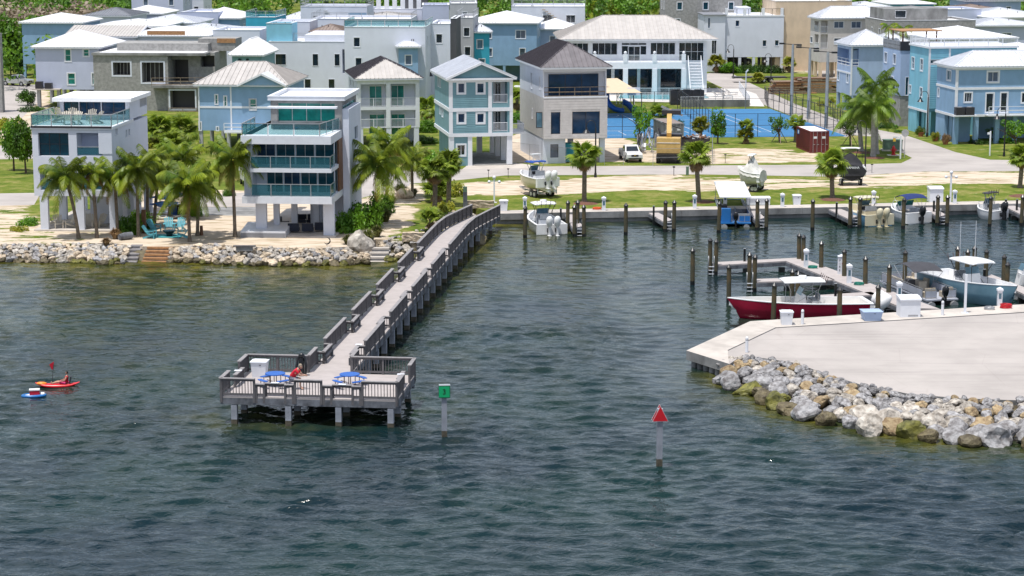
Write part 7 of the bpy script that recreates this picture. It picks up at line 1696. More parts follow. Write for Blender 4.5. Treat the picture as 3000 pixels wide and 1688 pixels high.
for k in range(9): bush((2122 + k * 19.5,214),(2122 + k * 19.5,208),1.5,2.3,(('left end','second','third','fourth','middle','sixth','seventh','eighth','right end')[k] + ' shrub of the trimmed hedge before the white stucco house'),'leaf_dark',group='hedge in front of the white stucco house',cat='hedge')
bush(G(1290,1200),G(1290,1100),1.9,3.4,'large bright green bush right of the modern house, front part','leaf_bright');bush(G(1440,1160),G(1440,1000),2.4,4.4,'large bright green bush beside the tall coconut palm','leaf_bright');bush(G(1600,1010),G(1600,900),1.6,3.4,'bright green bush behind the tall coconut palm trunk','leaf_bright')
bush(F(1300,1050),F(1300,900),1.6,3.0,'green bush right of the terrace house, front','leaf_bright');bush(F(1420,1010),F(1420,900),1.5,3.2,'green bush behind the palm row near the shade sails','leaf_bright');bush(F(1960,870),F(1960,800),.9,2.6,'green bush right of the blue shade sails','leaf_bright')
bush(F(190,1020),F(190,980),1.0,.9,'low yellow green shrub on the sand left of the terrace house','leaf_yellow');bush(F(290,960),F(290,900),1.3,1.3,'green shrub touching the left pillar of the terrace house','leaf_bright');bush(F(2300,665),F(2300,620),.9,1.1,'round shrub by the driveway behind the tall palm','leaf_bright')
bush(G(2250,560),G(2200,480),2.5,3.4,'flowering green bush behind the fan palms','leaf_bright');bush(G(2290,830),G(2280,750),2.2,2.8,'sea grape shrub beside the fan palms at the pier','leaf_yellow');bush(G(2230,990),G(2220,900),1.4,1.8,'shrub at the foot of the tall fan palm','leaf_yellow')
for px,r,h_,lab in ((G(1265,1325),.8,1.0,'grass tuft left of the largest boulder'),(G(1470,1310),1.1,1.5,'broad golden grass tuft behind the largest boulder'),(G(1560,1250),1.0,1.2,'grass tuft beside the sandy path, lower'),(G(1650,1100),1.0,1.5,'golden grass tuft along the sandy path'),(G(1700,950),1.1,1.6,'green grass tuft along the sandy path, middle'),(G(1800,820),1.4,1.3,'grass tuft by the pale boulder at the path head'),(G(1930,840),.8,1.0,'grass tuft at the foot of the path head palm'),(F(1070,1165),.7,.8,'dry grass tuft on the rocks before the terrace house'),(F(1160,1100),.8,1.2,'dry grass tuft at the right corner of the terrace house')):
    v = at(px,1.0);b = MB('grass_tuft' if 'dry' not in lab else 'dry_leaf');rr = random.Random(int(px[0]))
    for k in range(260):
        a = rr.uniform(0,6.28);q = rr.uniform(0,.25) * r;o = Vector((q * math.cos(a),q * math.sin(a),0));s = rr.uniform(.3,1);tip = Vector((math.cos(a) * r * s,math.sin(a) * r * s,h_ * (1.1 - s * .7) * rr.uniform(.7,1.1)));mid = o.lerp(tip,.55) + Vector((0,0,h_ * .28));w_ = Vector((-math.sin(a),math.cos(a),0)) * .025
        b.add([o - w_,o + w_,mid + w_,mid - w_,tip],[(0,1,2,3),(3,2,4)])
    tag(b.build('grass_tuft',loc=(v.x,v.y,1.0)),lab,'ornamental grass','grass tufts near the shore')
# undergrowth between the shore houses
for px,c_,rx,rz,lab,m in ((A(1560,1480),A(1560,1400),3.0,3.0,'yellow green thicket just behind the terrace house','leaf_yellow'),(A(1800,1560),A(1800,1480),3.2,2.6,'green thicket under the fan palms between the houses','leaf_bright'),(F(1700,560),F(1700,520),3.0,2.6,'thicket behind the palms left of the blue gable house','leaf_yellow'),(C(1900,1330),C(1900,1250),2.0,3.0,'banana like bush between the balcony house and the sage house','leaf_bright'),(D(400,1240),D(395,1150),1.8,2.6,'green bush right of the sage green house','leaf_bright'),(C(1880,1440),C(1880,1400),2.2,1.4,'shrub at the road behind the path head palm','leaf_bright'),(A(330,1120),A(330,1090),2.2,1.2,'low shrubs behind the glass terrace at the left','leaf_dark'),(A(60,1300),A(60,1200),2.6,3.0,'bright leafy bush at the left edge','leaf_yellow'),(D(240,660),D(240,640),2.0,2.2,'green bush under the outside stair of the light blue house','leaf_bright'),(D(380,660),D(380,640),1.8,2.4,'green bush beside the stilts of the light blue house','leaf_bright'),(E(890,890),E(890,850),1.1,1.4,'yellow bush beside the fenced road','leaf_yellow'),(E(950,860),E(950,830),1.0,1.5,'yellow bush at the corner of the porch house','leaf_yellow'),(E(1420,1075),E(1420,1040),1.9,1.2,'low green hedge behind the royal palms','leaf_dark'),(E(1545,1110),E(1545,1095),1.2,.6,'low green plants by the block wall gate','leaf_bright'),(E(2200,1205),E(2200,1170),1.6,.9,'potted plants under the blue house at the right','leaf_dark'),(E(2420,1200),E(2420,1160),1.8,1.0,'garden plants along the terrace at the right edge','leaf_bright')):
    bush(px,c_,rx,rz,lab,m)
# potted plants
mat('terracotta',(.35,.12,.06),.8)
for px,lab,m in ((E(1710,1145),'spiky plant in a terracotta pot by the sky blue house','fan_leaf'),(E(1832,1185),'yellow green plant in a pot by the road','leaf_yellow'),(E(1917,1212),'dry brown plant in a pot at the blue house corner','dry_leaf')):
    v = at(px,1.0);t = thing('potted_plant',lab,'potted plant',v,0,'pots at the right hand houses');b = MB('terracotta');b.cyl((0,0,0),(0,0,.55),.28,.42,12);b.build('pot',t);inst(crown('low',m),'foliage',t,(0,0,.55),(0,0,0),(.75,.75,1.2))
for px,lab in ((E(1440,330),'palm on the planted roof of the lavender house, left'),(E(1562,350),'palm on the planted roof beside the pergola')):
    v = at((px[0],px[1]),11.2);t = thing('roof_palm',lab,'palm tree',v,0);b = MB('trunk_palm');b.cyl((0,0,0),(0,0,1.9),.08,n=6);b.build('trunk',t);[inst(FR['coco'][k % 4 + 1],'frond',t,(0,0,1.9),(0,0,k * 2.4),1.5) for k in range(9)]
# mulch rings under lawn palms
for px in (H(1600,915),I(740,1225),J(170,790),E(1320,1325),E(1215,1280),J(2520,745)):
    v = at(px,1.0);b = MB('mulch');b.cyl((0,0,0),(0,0,.12),1.25,.7,18,smooth=False);b.build('mulch_bed',loc=(v.x,v.y,1.0),kind='stuff')
# the wood behind the town, one mass
def forest(name,x0,x1,y0,y1,n,hr,m,seed,leaf=.55,dens=230):
    rr = np.random.RandomState(seed);cs,rs = [],[]
    for _ in range(n):
        x,y = rr.uniform(x0,x1),rr.uniform(y0,y1);h_ = rr.uniform(*hr);k = rr.randint(5,9)
        for _ in range(k): cs.append((x + rr.normal() * 2.6,y + rr.normal() * 2.6,1 + h_ * rr.uniform(.35,.9)));rs.append(rr.uniform(1.5,3.0))
    me = leaf_cloud(cs,rs,n * dens,leaf,m,name);o = bpy.data.objects.new(name,me);COL.objects.link(o);o['kind'] = 'stuff';o['label'] = 'dense dark green wood behind the town'
forest('woodland',-190,230,500,560,260,(7,11),'leaf_forest',1);forest('woodland',-260,300,580,760,300,(9,14),'leaf_dark',2,.8,170);forest('dry_scrub',-115,-62,425,470,26,(6,9),'leaf_brown',3,.5,330);forest('woodland',-140,-76,330,420,26,(6,10),'leaf_bright',5,.45,350)
for i,(bx,cx_) in enumerate(((D(1110,270),D(1110,60)),(D(1290,230),D(1300,120)),(D(1480,200),D(1500,60)),(D(1620,200),D(1600,100)),(D(1740,220),D(1700,40)),(D(1860,260),D(1880,80)),(D(280,120),D(290,60)))):
    coco(bx,cx_,('palm left of the grey clubhouse roof ridge','low palm behind the clubhouse, second from the left','palm over the middle of the clubhouse roof','low palm behind the clubhouse roof, right of the middle','tall palm behind the right part of the clubhouse roof','palm against the unfinished concrete building','palm in front of the woods beside the white terrace house')[i],4.4,18,i + 40,.2,0,'palms in front of the woods',1)

# ---------------- courts, pool, fences ----------------
mat('court_blue',(0.035,0.17,0.36),.8,.05,.6);mat('line_white',(.7,.72,.75),.7,.05);mat('pool_water',(0.08,0.42,0.50),.06,.06,1.5,bump=.3,bscale=3);mat('pool_deck',(.66,.62,.59),.9,.06);mat('sail_tan',(.58,.46,.32),.8,.04);mat('chain_metal',(.03,.03,.035),.5)
COURT = [(1560,407),(2481,399),(2270,324),(2257,319),(1984,320),(1981,331),(1560,334)]
flat('sport_court',COURT,1.03,'court_blue')
P0 = at((1781,405),1.0);ca = R(-9.0);ce,cn = Vector((math.cos(ca),-math.sin(ca),0)),Vector((math.sin(ca),math.cos(ca),0))
def cw(x,y): v = P0 + ce * x + cn * y;return (v.x,v.y)
lines = MB('line_white');zl_ = 1.036
def cline(x0,y0,x1,y1,w_=.09):
    a,b_ = Vector((*cw(x0,y0),zl_)),Vector((*cw(x1,y1),zl_));d = (b_ - a).normalized();s = Vector((-d.y,d.x,0)) * w_ / 2;a -= d * w_ / 2;b_ += d * w_ / 2;lines.poly([a + s,b_ + s,b_ - s,a - s][::-1])
def court_lines(x0,wd_,y0,ln):
    cline(x0,y0,x0 + wd_,y0);cline(x0,y0 + ln,x0 + wd_,y0 + ln);cline(x0,y0,x0,y0 + ln);cline(x0 + wd_,y0,x0 + wd_,y0 + ln);cline(x0 + 1.37,y0,x0 + 1.37,y0 + ln);cline(x0 + wd_ - 1.37,y0,x0 + wd_ - 1.37,y0 + ln)
    cline(x0 + 1.37,y0 + ln * .28,x0 + wd_ - 1.37,y0 + ln * .28);cline(x0 + 1.37,y0 + ln * .72,x0 + wd_ - 1.37,y0 + ln * .72);cline(x0 + wd_ / 2,y0 + ln * .28,x0 + wd_ / 2,y0 + ln * .72)
court_lines(11.5,11,4,23.8);cline(-3,3,8,3);cline(-3,30,8,30);cline(8,3,8,30)
for cy,r in ((3,6.0),(30,6.0),(16.5,1.8)):
    pr = None
    for k in range(25):
        a = math.pi * k / 24 * (2 if r < 3 else 1) * (1 if cy < 20 else -1);q = (1.5 + r * math.cos(a),cy + r * math.sin(a) * (1 if True else 1));
        if pr: cline(*pr,*q)
        pr = q
for q in ((0,3,0,8),(3,3,3,8),(0,8,3,8),(0,30,0,25),(3,30,3,25),(0,25,3,25)): cline(*q)
lines.build('court_lines',kind='structure')
def clear_panel():
    m = bpy.data.materials.new('chain_mesh');m.use_nodes = True;n = m.node_tree.nodes;l = m.node_tree.links;b = n['Principled BSDF'];b.inputs['Base Color'].default_value = (.03,.03,.035,1);tr = n.new('ShaderNodeBsdfTransparent');mx = n.new('ShaderNodeMixShader');mx.inputs[0].default_value = .10;l.new(tr.outputs[0],mx.inputs[1]);l.new(b.outputs[0],mx.inputs[2]);l.new(mx.outputs[0],n['Material Output'].inputs[0]);MATS['chain_mesh'] = m
clear_panel()
def fence(pts,h_,lab,sp=3.0,m='chain_metal',r=.04,rails=(1.0,.5),z=1.0,mesh=True,name='fence',pickets=0):
    P = [at(p,z) for p in pts];t = thing(name,lab,'fence',P[0]);o = P[0]
    for i in range(len(P) - 1):
        a,b_ = P[i] - o,P[i + 1] - o;Ln = (b_ - a).length;n = max(1,round(Ln / sp));rb = MB(m)
        for f in rails: rb.bar(a + Vector((0,0,h_ * f - .03)),b_ + Vector((0,0,h_ * f - .03)),r * 1.1,r * 1.1)
        rb.build('rail',t)
        for k in range(n + (i == len(P) - 2)): c = a.lerp(b_,k / n);pb = MB(m);pb.cyl(c,c + Vector((0,0,h_)),r,n=6);pb.build('post',t)
        if pickets:
            pk = MB(m);q = int(Ln / pickets)
            for k in range(1,q): c = a.lerp(b_,k / q);pk.bar(c + Vector((0,0,.08)),c + Vector((0,0,h_)),.03,.03)
            pk.build('pickets',t,kind='stuff')
        elif mesh: g = MB('chain_mesh');g.poly([a + Vector((0,0,.05)),b_ + Vector((0,0,.05)),b_ + Vector((0,0,h_)),a + Vector((0,0,h_))]);g.build('wire_mesh',t)
    return t
fence([(1690,406),(2481,399)],3.0,'tall black fence along the near side of the blue courts');fence([(2481,399),(2250,318)],3.0,'tall black fence along the right side of the blue courts');fence([(1985,319),(2250,318)],3.0,'tall black fence between the courts and the pool deck');fence([(1985,319),(2094,404)],3.0,'black fence dividing the two blue courts');fence([(1780,330),(1985,330)],3.0,'black fence along the far side of the left blue court');fence([(2250,318),(2240,290),(2425,330),(2500,398)],2.0,'low wire fence along the lane right of the courts',3.0)
fence([H(860,460),H(1400,520),H(1790,530),H(1980,530)],1.9,'grey wire fence before the dark roofed house',3,'steel',.025,(1.0,));fence([I(60,735),I(510,725),I(875,715),I(870,520)],2.0,'wire fence round the crane truck',3.0,'steel',.025,(1,.5));fence([(20,395),(110,400),(170,405)],1.6,'wire fence behind the trees at the left',3,'steel',.025,(1,));fence([E(925,590),E(1000,590)],2.0,'wire enclosure beside the round green tree',2.5,'steel',.03,(1,.5))
# pool and deck
flat('pool_deck',[(1640,292),(1640,262),(2165,258),(2215,275),(2240,312),(1990,306),(1980,300)],1.02,'pool_deck')
flat('pool',[(1812,288),(1822,270),(2050,267),(2078,287),(1990,293)],1.032,'pool_water')
b = MB('concrete_dark');a_,c_2 = at((1995,314),1.0),at((2196,313),1.0);b.bar(a_ + Vector((0,0,.5)),c_2 + Vector((0,0,.5)),.25,1.1,'concrete_dark');o = b.build('retaining_wall');o['kind'] = 'structure'
fence([(1995,309),(2196,306),(2165,262)],1.3,'white picket fence round the pool deck',2.4,'white_paint',.05,(1.0,.1),1.1,False,pickets=.2);fence([(1812,295),(1985,298)],1.3,'white picket fence at the left end of the pool',2.4,'white_paint',.05,(1.0,.1),1.0,False,pickets=.2)
for k,x in enumerate((445,508,571)):
    v = at(U(x,247),1.0);t = thing('pool_heater',('left','middle','right')[k] + ' black pool heater before the white picket fence','heater',(v.x,v.y,1.0),R(8),'black pool heaters');b = MB('dark_frame');b.box(-.85,-.5,.1,.85,.5,2.2);b.build('body',t);b = MB('black_metal');b.cyl((0,0,2.2),(0,0,2.28),.6,n=16);b.build('fan',t)
for k,(x,y) in enumerate(((1835,246),(1862,247),(1888,246),(1915,248),(1945,247),(2095,270),(2120,273),(2145,277),(2105,283),(2130,287))):
    v = at((x,y),1.03);t = thing('sun_lounger',('leftmost','second','middle','fourth','rightmost','rear left','rear middle','rear right','front left','front right')[k] + (' grey sun lounger under the clubhouse arcade' if k < 5 else ' grey sun lounger at the right end of the pool'),'sun lounger',v,R(60 + k * 7),'sun loungers round the pool under the arcade' if k < 5 else 'sun loungers at the right end of the pool')
    b = MB('steel');b.box(-.35,-.9,.3,.35,.5,.36);b.build('seat',t);b = MB('steel');b.bar((0,.5,.33),(0,1.05,.85),.7,.05);b.build('backrest',t);b = MB('white_paint');[b.box(sx * .3 - .03,y_ - .03,0,sx * .3 + .03,y_ + .03,.3) for sx in (-1,1) for y_ in (-.8,.4)];b.build('legs',t)
# shade sail and playground
t = thing('shade_canopy','tan shade canopy over the playground left of the pool','shade canopy',at((1800,330),1.0));o = t.location
q = [at(p,4.6) - o for p in ((1748,273),(1748,231),(1808,229),(1880,272))];b = MB('sail_tan');b.poly(q);b.poly([v - Vector((0,0,.04)) for v in q][::-1]);b.build('canopy',t)
for v in q: b = MB('chain_metal');b.cyl((v.x,v.y,0),(v.x,v.y,v.z),.06,n=8);b.build('post',t)
t = thing('playground_slide','blue spiral slide under the tan shade canopy','slide',at(U(105,290),1.0));b = MB('blue_plastic');b.tube([(-1.4,.3,2.4),(-1.3,-.1,1.9),(-.9,-.5,1.1),(-.2,-.7,.55),(.6,-.6,.3),(1.1,-.5,.3)],.38,10);b.build('slide_tube',t);b = MB('blue_plastic');b.cyl((-1.4,.4,2.0),(-1.4,.4,3.6),.5,.5,10);b.build('tower',t);b = MB('blue_plastic');b.tube([(1.0,.8,1.5),(1.8,.6,1.1),(2.4,.2,.4),(2.9,0,.3)],.42,10);b.build('short_slide',t);b = MB('steel');[b.cyl((x,.4,0),(x,.4,2.2),.06,n=6) for x in (-1.8,-1.0,1.0)];b.build('posts',t)
t = thing('climbing_arch','white climbing arches beside the blue slide','play equipment',at(U(150,245),1.0));b = MB('white_paint');[b.tube([(dx + 1.1 * math.cos(a * .26),0,2.0 * math.sin(a * .26)) for a in range(13)],.06,5) for dx in (0,.5)];b.build('arches',t)
t = thing('basketball_hoop','basketball hoop seen from behind at the left blue court','basketball hoop',at(U(205,300),1.0));b = MB('black_metal');b.cyl((0,0,0),(0,0,3.2),.07,n=8);b.build('post',t);b = MB('white_paint');b.box(-.9,-.35,2.7,.9,-.3,3.8);b.build('backboard',t);b = MB('red_paint');b.tube([(.23 * math.cos(a),-.6 + .23 * math.sin(a),3.05) for a in np.linspace(0,6.28,14)],.02,4);b.build('rim',t)
# ---------------- lamps and poles ----------------
def lamp(base,top,lab,side=-1,z=1.0):
    v = at(base,z);h_ = zat(v,top) - z;t = thing('street_lamp',lab,'street lamp',v,0,'black gooseneck street lamps');b = MB('black_metal');b.cyl((0,0,0),(0,0,h_ - .9),.10,.07,8);b.cyl((0,0,0),(0,0,.5),.16,.13,8);b.build('pole',t)
    b = MB('black_metal');b.tube([(0,0,h_ - .95)] + [(side * (.5 - .5 * math.cos(a)),0,h_ - .75 + .6 * math.sin(a)) for a in np.linspace(0,math.pi,9)] + [(side * 1.0,0,h_ - .95)],.04,6);b.build('arm',t)
    b = MB('black_metal');b.cyl((side * 1.0,0,h_ - 1.5),(side * 1.0,0,h_ - 1.15),.42,.14,12,smooth=False);b.cyl((side * 1.0,0,h_ - 1.15),(side * 1.0,0,h_ - .9),.12,.10,10);b.build('lamp_shade',t)
for base,top,lab in ((H(1698,652),H(0,65)[1],'black street lamp in front of the dark roofed house'),(E(1243,1440),E(0,1000)[1],'black street lamp in front of the royal palms'),(E(2408,1312),E(0,890)[1],'black street lamp before the blue house at the right edge'),(E(1762,1148),E(0,755)[1],'black street lamp at the sky blue house'),(E(1130,800),E(0,598)[1],'black street lamp at the lane fence by the porch house'),(E(138,660),E(0,367)[1],'black street lamp before the hedge, left'),(E(452,745),E(0,442)[1],'black street lamp before the hedge, right'),(C(2422,800),C(0,545)[1],'black street lamp beside the bright turquoise house'),(D(775,600),D(0,348)[1],'black street lamp before the low blue house')):
    lamp(base,top,lab)
lamp(C(1865,1010),C(0,668)[1],'black street lamp between the balcony house and the sage house',1)
for px,top,lab in ((E(625,970),E(0,372)[1],'left tall grey floodlight pole beside the blue courts'),(E(768,1000),E(0,402)[1],'middle tall grey floodlight pole beside the blue courts'),(E(916,1075),E(0,435)[1],'right tall grey floodlight pole beside the blue courts')):
    v = at(px,1.0);h_ = zat(v,top) - 1;t = thing('floodlight_pole',lab,'floodlight',v,0,'tall floodlight poles at the courts');b = MB('steel');b.cyl((0,0,0),(0,0,h_),.26,.17,12);b.build('pole',t);b = MB('black_metal');b.bar((-1.7,0,h_ + .1),(1.0,0,h_ - .1),.1,.1);b.box(-1.9,-.3,h_ + .0,-1.2,.3,h_ + .22);b.box(.5,-.3,h_ - .2,1.2,.3,h_ + .02);b.build('lamp_head',t)
v = at(E(240,910),1.0);h_ = zat(v,E(0,605)[1]) - 1;t = thing('pool_lamp','slim white lamp pole at the corner of the pool deck','street lamp',v);b = MB('white_paint');b.cyl((0,0,0),(0,0,h_),.07,n=8);b.bar((0,0,h_),(.3,0,h_ + .35),.12,.2);b.build('pole',t)
# ---------------- street things ----------------
t = thing('fire_hydrant','red fire hydrant on the lawn corner by the road bend','fire hydrant',at(J(927,236),1.0));mat('hydrant_red',(.5,.01,.015),.35);mat('pad',(.6,.57,.52),.9);b = MB('hydrant_red');b.cyl((0,0,0),(0,0,.12),.28,n=10);b.cyl((0,0,.1),(0,0,.9),.19,n=10);b.ball((0,0,.9),.2,n=10,k=6);b.cyl((0,0,1.05),(0,0,1.2),.06,n=6);b.build('body',t);b = MB('hydrant_red');b.cyl((-.35,0,.65),(.35,0,.65),.1,n=8);b.cyl((0,-.34,.55),(0,0,.55),.13,n=8);b.build('nozzles',t);b = MB('pad');b.box(-.7,-.5,-.0,.7,.5,.05);b.build('pad',t)
mat('utility_green',(.10,.17,.12),.6,.08)
t = thing('transformer_box','dull green transformer box beside the fire hydrant','transformer',at(J(923,182),1.0));b = MB('utility_green');b.box(-1.1,0,.15,1.1,1.2,1.25);b.box(-1.15,-.06,1.25,1.15,1.25,1.33);b.build('body',t);b = MB('concrete_light');b.box(-1.3,-.2,0,1.3,1.4,.15);b.build('pad',t)
t = thing('stop_sign','octagonal road sign seen from its grey back at the road bend','road sign',at(J(1063,266),1.0));b = MB('steel');b.bar((0,0,0),(0,0,3.0),.07,.07);b.build('post',t);b = MB('steel');b.prism([(.45 * math.cos(R(22.5 + 45 * k)),.45 * math.sin(R(22.5 + 45 * k))) for k in range(8)],-.01,.01);o = b.build('sign_plate',t);o.rotation_euler.x = math.pi / 2;o.location = (0,-.06,2.9)
t = thing('wayfinding_post','white L shaped sign post beside the grey octagonal sign','post',at(J(1012,278),1.0));b = MB('white_paint');b.bar((0,0,0),(0,0,2.7),.16,.16);b.bar((0,0,2.5),(-.9,0,2.5),.1,.14);b.build('post',t);b = MB('yellow_ink');b.box(-.9,-.03,2.0,-.6,.03,2.4);b.build('hanging_sign',t)
t = thing('sign_post','white post on the lawn before the blue house at the right','post',at(J(2128,240),1.0));b = MB('white_paint');b.bar((0,0,0),(0,0,2.9),.14,.14);b.box(-.35,-.05,2.5,0,.05,2.75);b.build('post',t)
for i,px in enumerate((H(622,668),H(820,655),H(2487,638),I(345,860),I(1050,690),J(657,458),J(535,312))):
    v = at(px,1.0);t = thing('yard_light',('small stake light left of the camera pole road side','small stake light on the verge before the sage house','small stake light on the verge right of the crane lot','small stake light before the crane truck','small stake light on the sand left of the red container','small stake light right of the black covered boat','small white tag sign near the royal palms')[i],'stake light',v,0,'small stake lights along the verge');b = MB('dark_frame');b.cyl((0,0,0),(0,0,.9),.03,n=5);b.build('stake',t);b = MB('dark_frame');b.box(-.12,-.1,.9,.12,.1,1.0);b.build('head',t)
v = at(I(532,858),1.0);t = thing('utility_box','small green utility post on the verge below the crane truck','utility box',v);b = MB('utility_green');b.box(-.15,-.12,0,.15,.12,.95);b.build('body',t)
v = at(H(2088,1) if False else (1363,610),1.0);t = thing('timber_post','weathered square timber post at the head of the pier railing','post',v);b = MB('timber_grey');b.box(-.2,-.2,0,.2,.2,1.6);b.box(-.19,-.19,1.6,.19,.19,2.1,'utility_green');b.build('post',t)
# ---------------- containers ----------------
def container(lab,corner,xr,xl,a,m,h_=2.6,z=1.0,top='white_roof',doors=True,nm='shipping_container'):
    hh = House(lab,corner,a,'container',name=nm,z=z);wd = max(2.3,hh.xat(xr));dp = hh.yat(xl,0);root = hh.root;fr = MB(m)
    for x in (0,wd - .14):
        for y in (0,dp - .14): fr.box(x,y,0,x + .14,y + .14,h_)
    for z_ in (0,h_ - .14):
        fr.box(.14,0,z_,wd - .14,.12,z_ + .14);fr.box(.14,dp - .12,z_,wd - .14,dp,z_ + .14);fr.box(0,.14,z_,.12,dp - .14,z_ + .14);fr.box(wd - .12,.14,z_,wd,dp - .14,z_ + .14)
    fr.build('frame',root)
    for x0,s in ((.04,-1),(wd - .04,1)):
        b = MB(m);y = .14;k = 0
        while y < dp - .16: y2 = min(y + .14,dp - .14);o_ = x0 + (.035 if k % 2 else 0) * -s;b.box(min(o_,o_ + .01 * s),y,.14,max(o_,o_ + .01 * s),y2,h_ - .14);y = y2;k += 1
        b.build('side_wall',root)
    b = MB(top);b.box(.02,.02,h_ - .12,wd - .02,dp - .02,h_ - .03);b.build('roof',root);b = MB(m);b.box(.14,dp - .08,.14,wd - .14,dp - .04,h_ - .14);b.build('end_wall',root)
    for i in range(2):
        x0,x1 = .14 + i * (wd / 2 - .14),wd / 2 - .01 + i * (wd / 2 - .14);b = MB(m);b.box(x0 + .01,.03,.15,x1 - .01,.08,h_ - .16)
        for k in range(5): zz = .25 + k * (h_ - .5) / 5;b.box(x0 + .08,.015,zz,x1 - .08,.031,zz + (h_ - .5) / 5 - .1)
        o = b.build('door',root)
        for q in (.25,.72): b = MB('steel');xx = lerp(x0,x1,q);b.cyl((xx,-.01,.1),(xx,-.01,h_ - .08),.022,n=6);b.build('lock_rod',o);b = MB('steel');b.box(xx - .02,-.03,1.0,xx + .25,-.0,1.05);b.build('handle',o)
        b = MB('white_paint');b.box(x0 + .3,.008,h_ * .66,x0 + .75,.0145,h_ * .76);b.build('placard',o)
    return hh,wd,dp
mat('container_red',(0.15,0.022,0.022),.6,.14,1.5,streak=True);mat('container_grey',(.22,.23,.25),.6,.2,1.5,streak=True)
hh,wd,dp = container('dark red shipping container with a pale roof on the sandy strip',I(2207,556),I(2487,0)[0],I(2035,0)[0],-7.5,'container_red')
b = MB('hull_blue');b.box(-.02,dp * .78,1.75,-.006,dp * .92,2.3);b.build('logo_plate',hh.root);b = MB('white_paint');b.box(-.026,dp * .80,1.85,-.021,dp * .86,2.2);b.build('logo_mark',hh.root)
container('weathered grey container with a rusty roof behind the yellow crane',I(232,440),I(460,0)[0],I(70,0)[0],-9,'container_grey',top='brown_roof')
# ---------------- vehicles ----------------
mat('paint_white',(.72,.72,.73),.2,.02,spec=.7);mat('paint_silver',(.45,.45,.46),.25,.03,metal=.4);mat('paint_yellow',(.55,.36,.12),.45,.08,2);mat('lamp_clear',(.7,.7,.72),.1)
def pickup(lab,px,rz,m='paint_white',Lh=5.4,group=None,rack=False):
    v = at(px,1.0);t = thing('pickup_truck',lab,'pickup truck',v,rz,group);wd = .93
    def prof(pts,y0,y1,mm,name,par=None,tap=0.0,zt=None):
        b = MB(mm);n = len(pts);zm = min(p[1] for p in pts);zM = max(p[1] for p in pts)
        f = lambda z: 1 - tap * max(0,(z - zm) / (zM - zm))
        vs = [(x,y0 * f(z),z) for x,z in pts] + [(x,y1 * f(z),z) for x,z in pts];b.add(vs,[list(range(n))[::-1],list(range(n,2 * n))] + [(i,(i + 1) % n,n + (i + 1) % n,n + i) for i in range(n)]);return b.build(name,par or t)
    hl = Lh / 2
    prof([(-hl,.45),(hl - .05,.42),(hl,.6),(hl,.95),(hl - .12,1.08),(1.15,1.18),(1.0,1.12),(-.6,1.12),(-.65,1.15),(-hl,1.15)],-wd,wd,m,'body',tap=.06)
    prof([(-.55,1.1),(1.25,1.13),(.62,1.72),(.35,1.8),(-.3,1.8),(-.52,1.7)],-wd + .06,wd - .06,m,'cabin',tap=.16)
    b = MB('glass_dark');b.add([(1.19,-.72,1.20),(1.19,.72,1.20),(.66,.62,1.70),(.66,-.62,1.70)],[(0,1,2,3)]);b.build('windshield',t)
    for s in (-1,1):
        b = MB('glass_dark')
        for x0,x1,x2,x3 in ((.30,1.02,.60,.30),(-.42,.22,.22,-.36)): y0,y1 = s * (wd - .055),s * (wd * .855);b.add([(x0,y0,1.22),(x1,y0,1.22),(x2,y1,1.66),(x3,y1,1.66)],[(0,1,2,3) if s < 0 else (3,2,1,0)])
        b.build('side_window',t)
        for x in (-1.7,1.62): w_ = MB('rubber');w_.cyl((x,s * (wd - .24),.40),(x,s * (wd + .01),.40),.40,n=18);o = w_.build('wheel',t);w_ = MB('steel');w_.cyl((x,s * (wd - .02),.40),(x,s * (wd + .02),.40),.23,n=12);w_.build('rim',o)
        for x in (-1.7,1.62): b = MB('dark_frame');b.cyl((x,s * (wd - .10),.42),(x,s * (wd - .02) * .985,.42),.47,n=18);b.build('wheel_arch',t)
        b = MB('lamp_clear');b.box(hl - .12,s * .62 - .18,.80,hl + .012,s * .62 + .18,.95);b.build('headlight',t);b = MB('black_metal');b.box(.95,s * 1.0 - .09,1.2,1.1,s * 1.0 + .09,1.36);b.build('mirror',t);b = MB('red_paint');b.box(-hl - .01,s * .82 - .06,.8,-hl + .03,s * .82 + .06,1.1);b.build('tail_light',t)
    b = MB('dark_frame');b.box(hl - .1,-.42,.70,hl + .01,.42,.95);b.box(hl - .1,-.75,.45,hl + .02,.75,.58);b.build('grille',t);b = MB('yellow_ink');b.box(hl + .01,-.1,.82,hl + .03,.1,.87);b.build('badge',t);b = MB('dark_frame');b.box(-hl + .08,-wd + .12,1.1,-.75,wd - .12,1.155);b.build('cargo_bed',t)
    return t
pickup('white pickup truck parked by the wire fence beside the crane',H(2050,480),R(-82),'paint_white',5.3);pickup('silver pickup truck on the pale lane at the far left',A(175,862),R(-28),'paint_silver',5.6)
# yellow crane truck
t = thing('crane_truck','old yellow crane truck seen from behind with its boom down','crane truck',at(I(270,690),1.0),R(83));b = MB('paint_yellow');b.box(-.3,-1.35,1.15,1.5,1.35,2.85);b.box(-.34,-1.3,2.3,-.301,1.3,2.36,'white_paint');b.build('counterweight',t)
b = MB('paint_yellow');b.bar((1.0,0,3.0),(7.5,.3,4.6),.55,.7);b.bar((6.0,.28,4.3),(9.2,.35,5.1),.4,.5);b.build('boom',t);b = MB('black_metal');b.box(-1.0,-1.25,.55,8.5,1.25,1.1);b.build('chassis',t)
for x in (-.3,1.0,5.2,6.5):
    for s in (-1,1): b = MB('rubber');b.cyl((x,s * .95,.52),(x,s * 1.35,.52),.52,n=16);b.build('wheel',t)
b = MB('dark_frame');b.box(6.6,-1.2,1.1,8.4,1.2,2.6);b.bar((7,-1.1,3.2),(7.4,1.1,3.9),.1,.1);b.box(7.5,-1.0,4.8,9.5,1.2,5.3);b.build('cab',t);b = MB('steel')
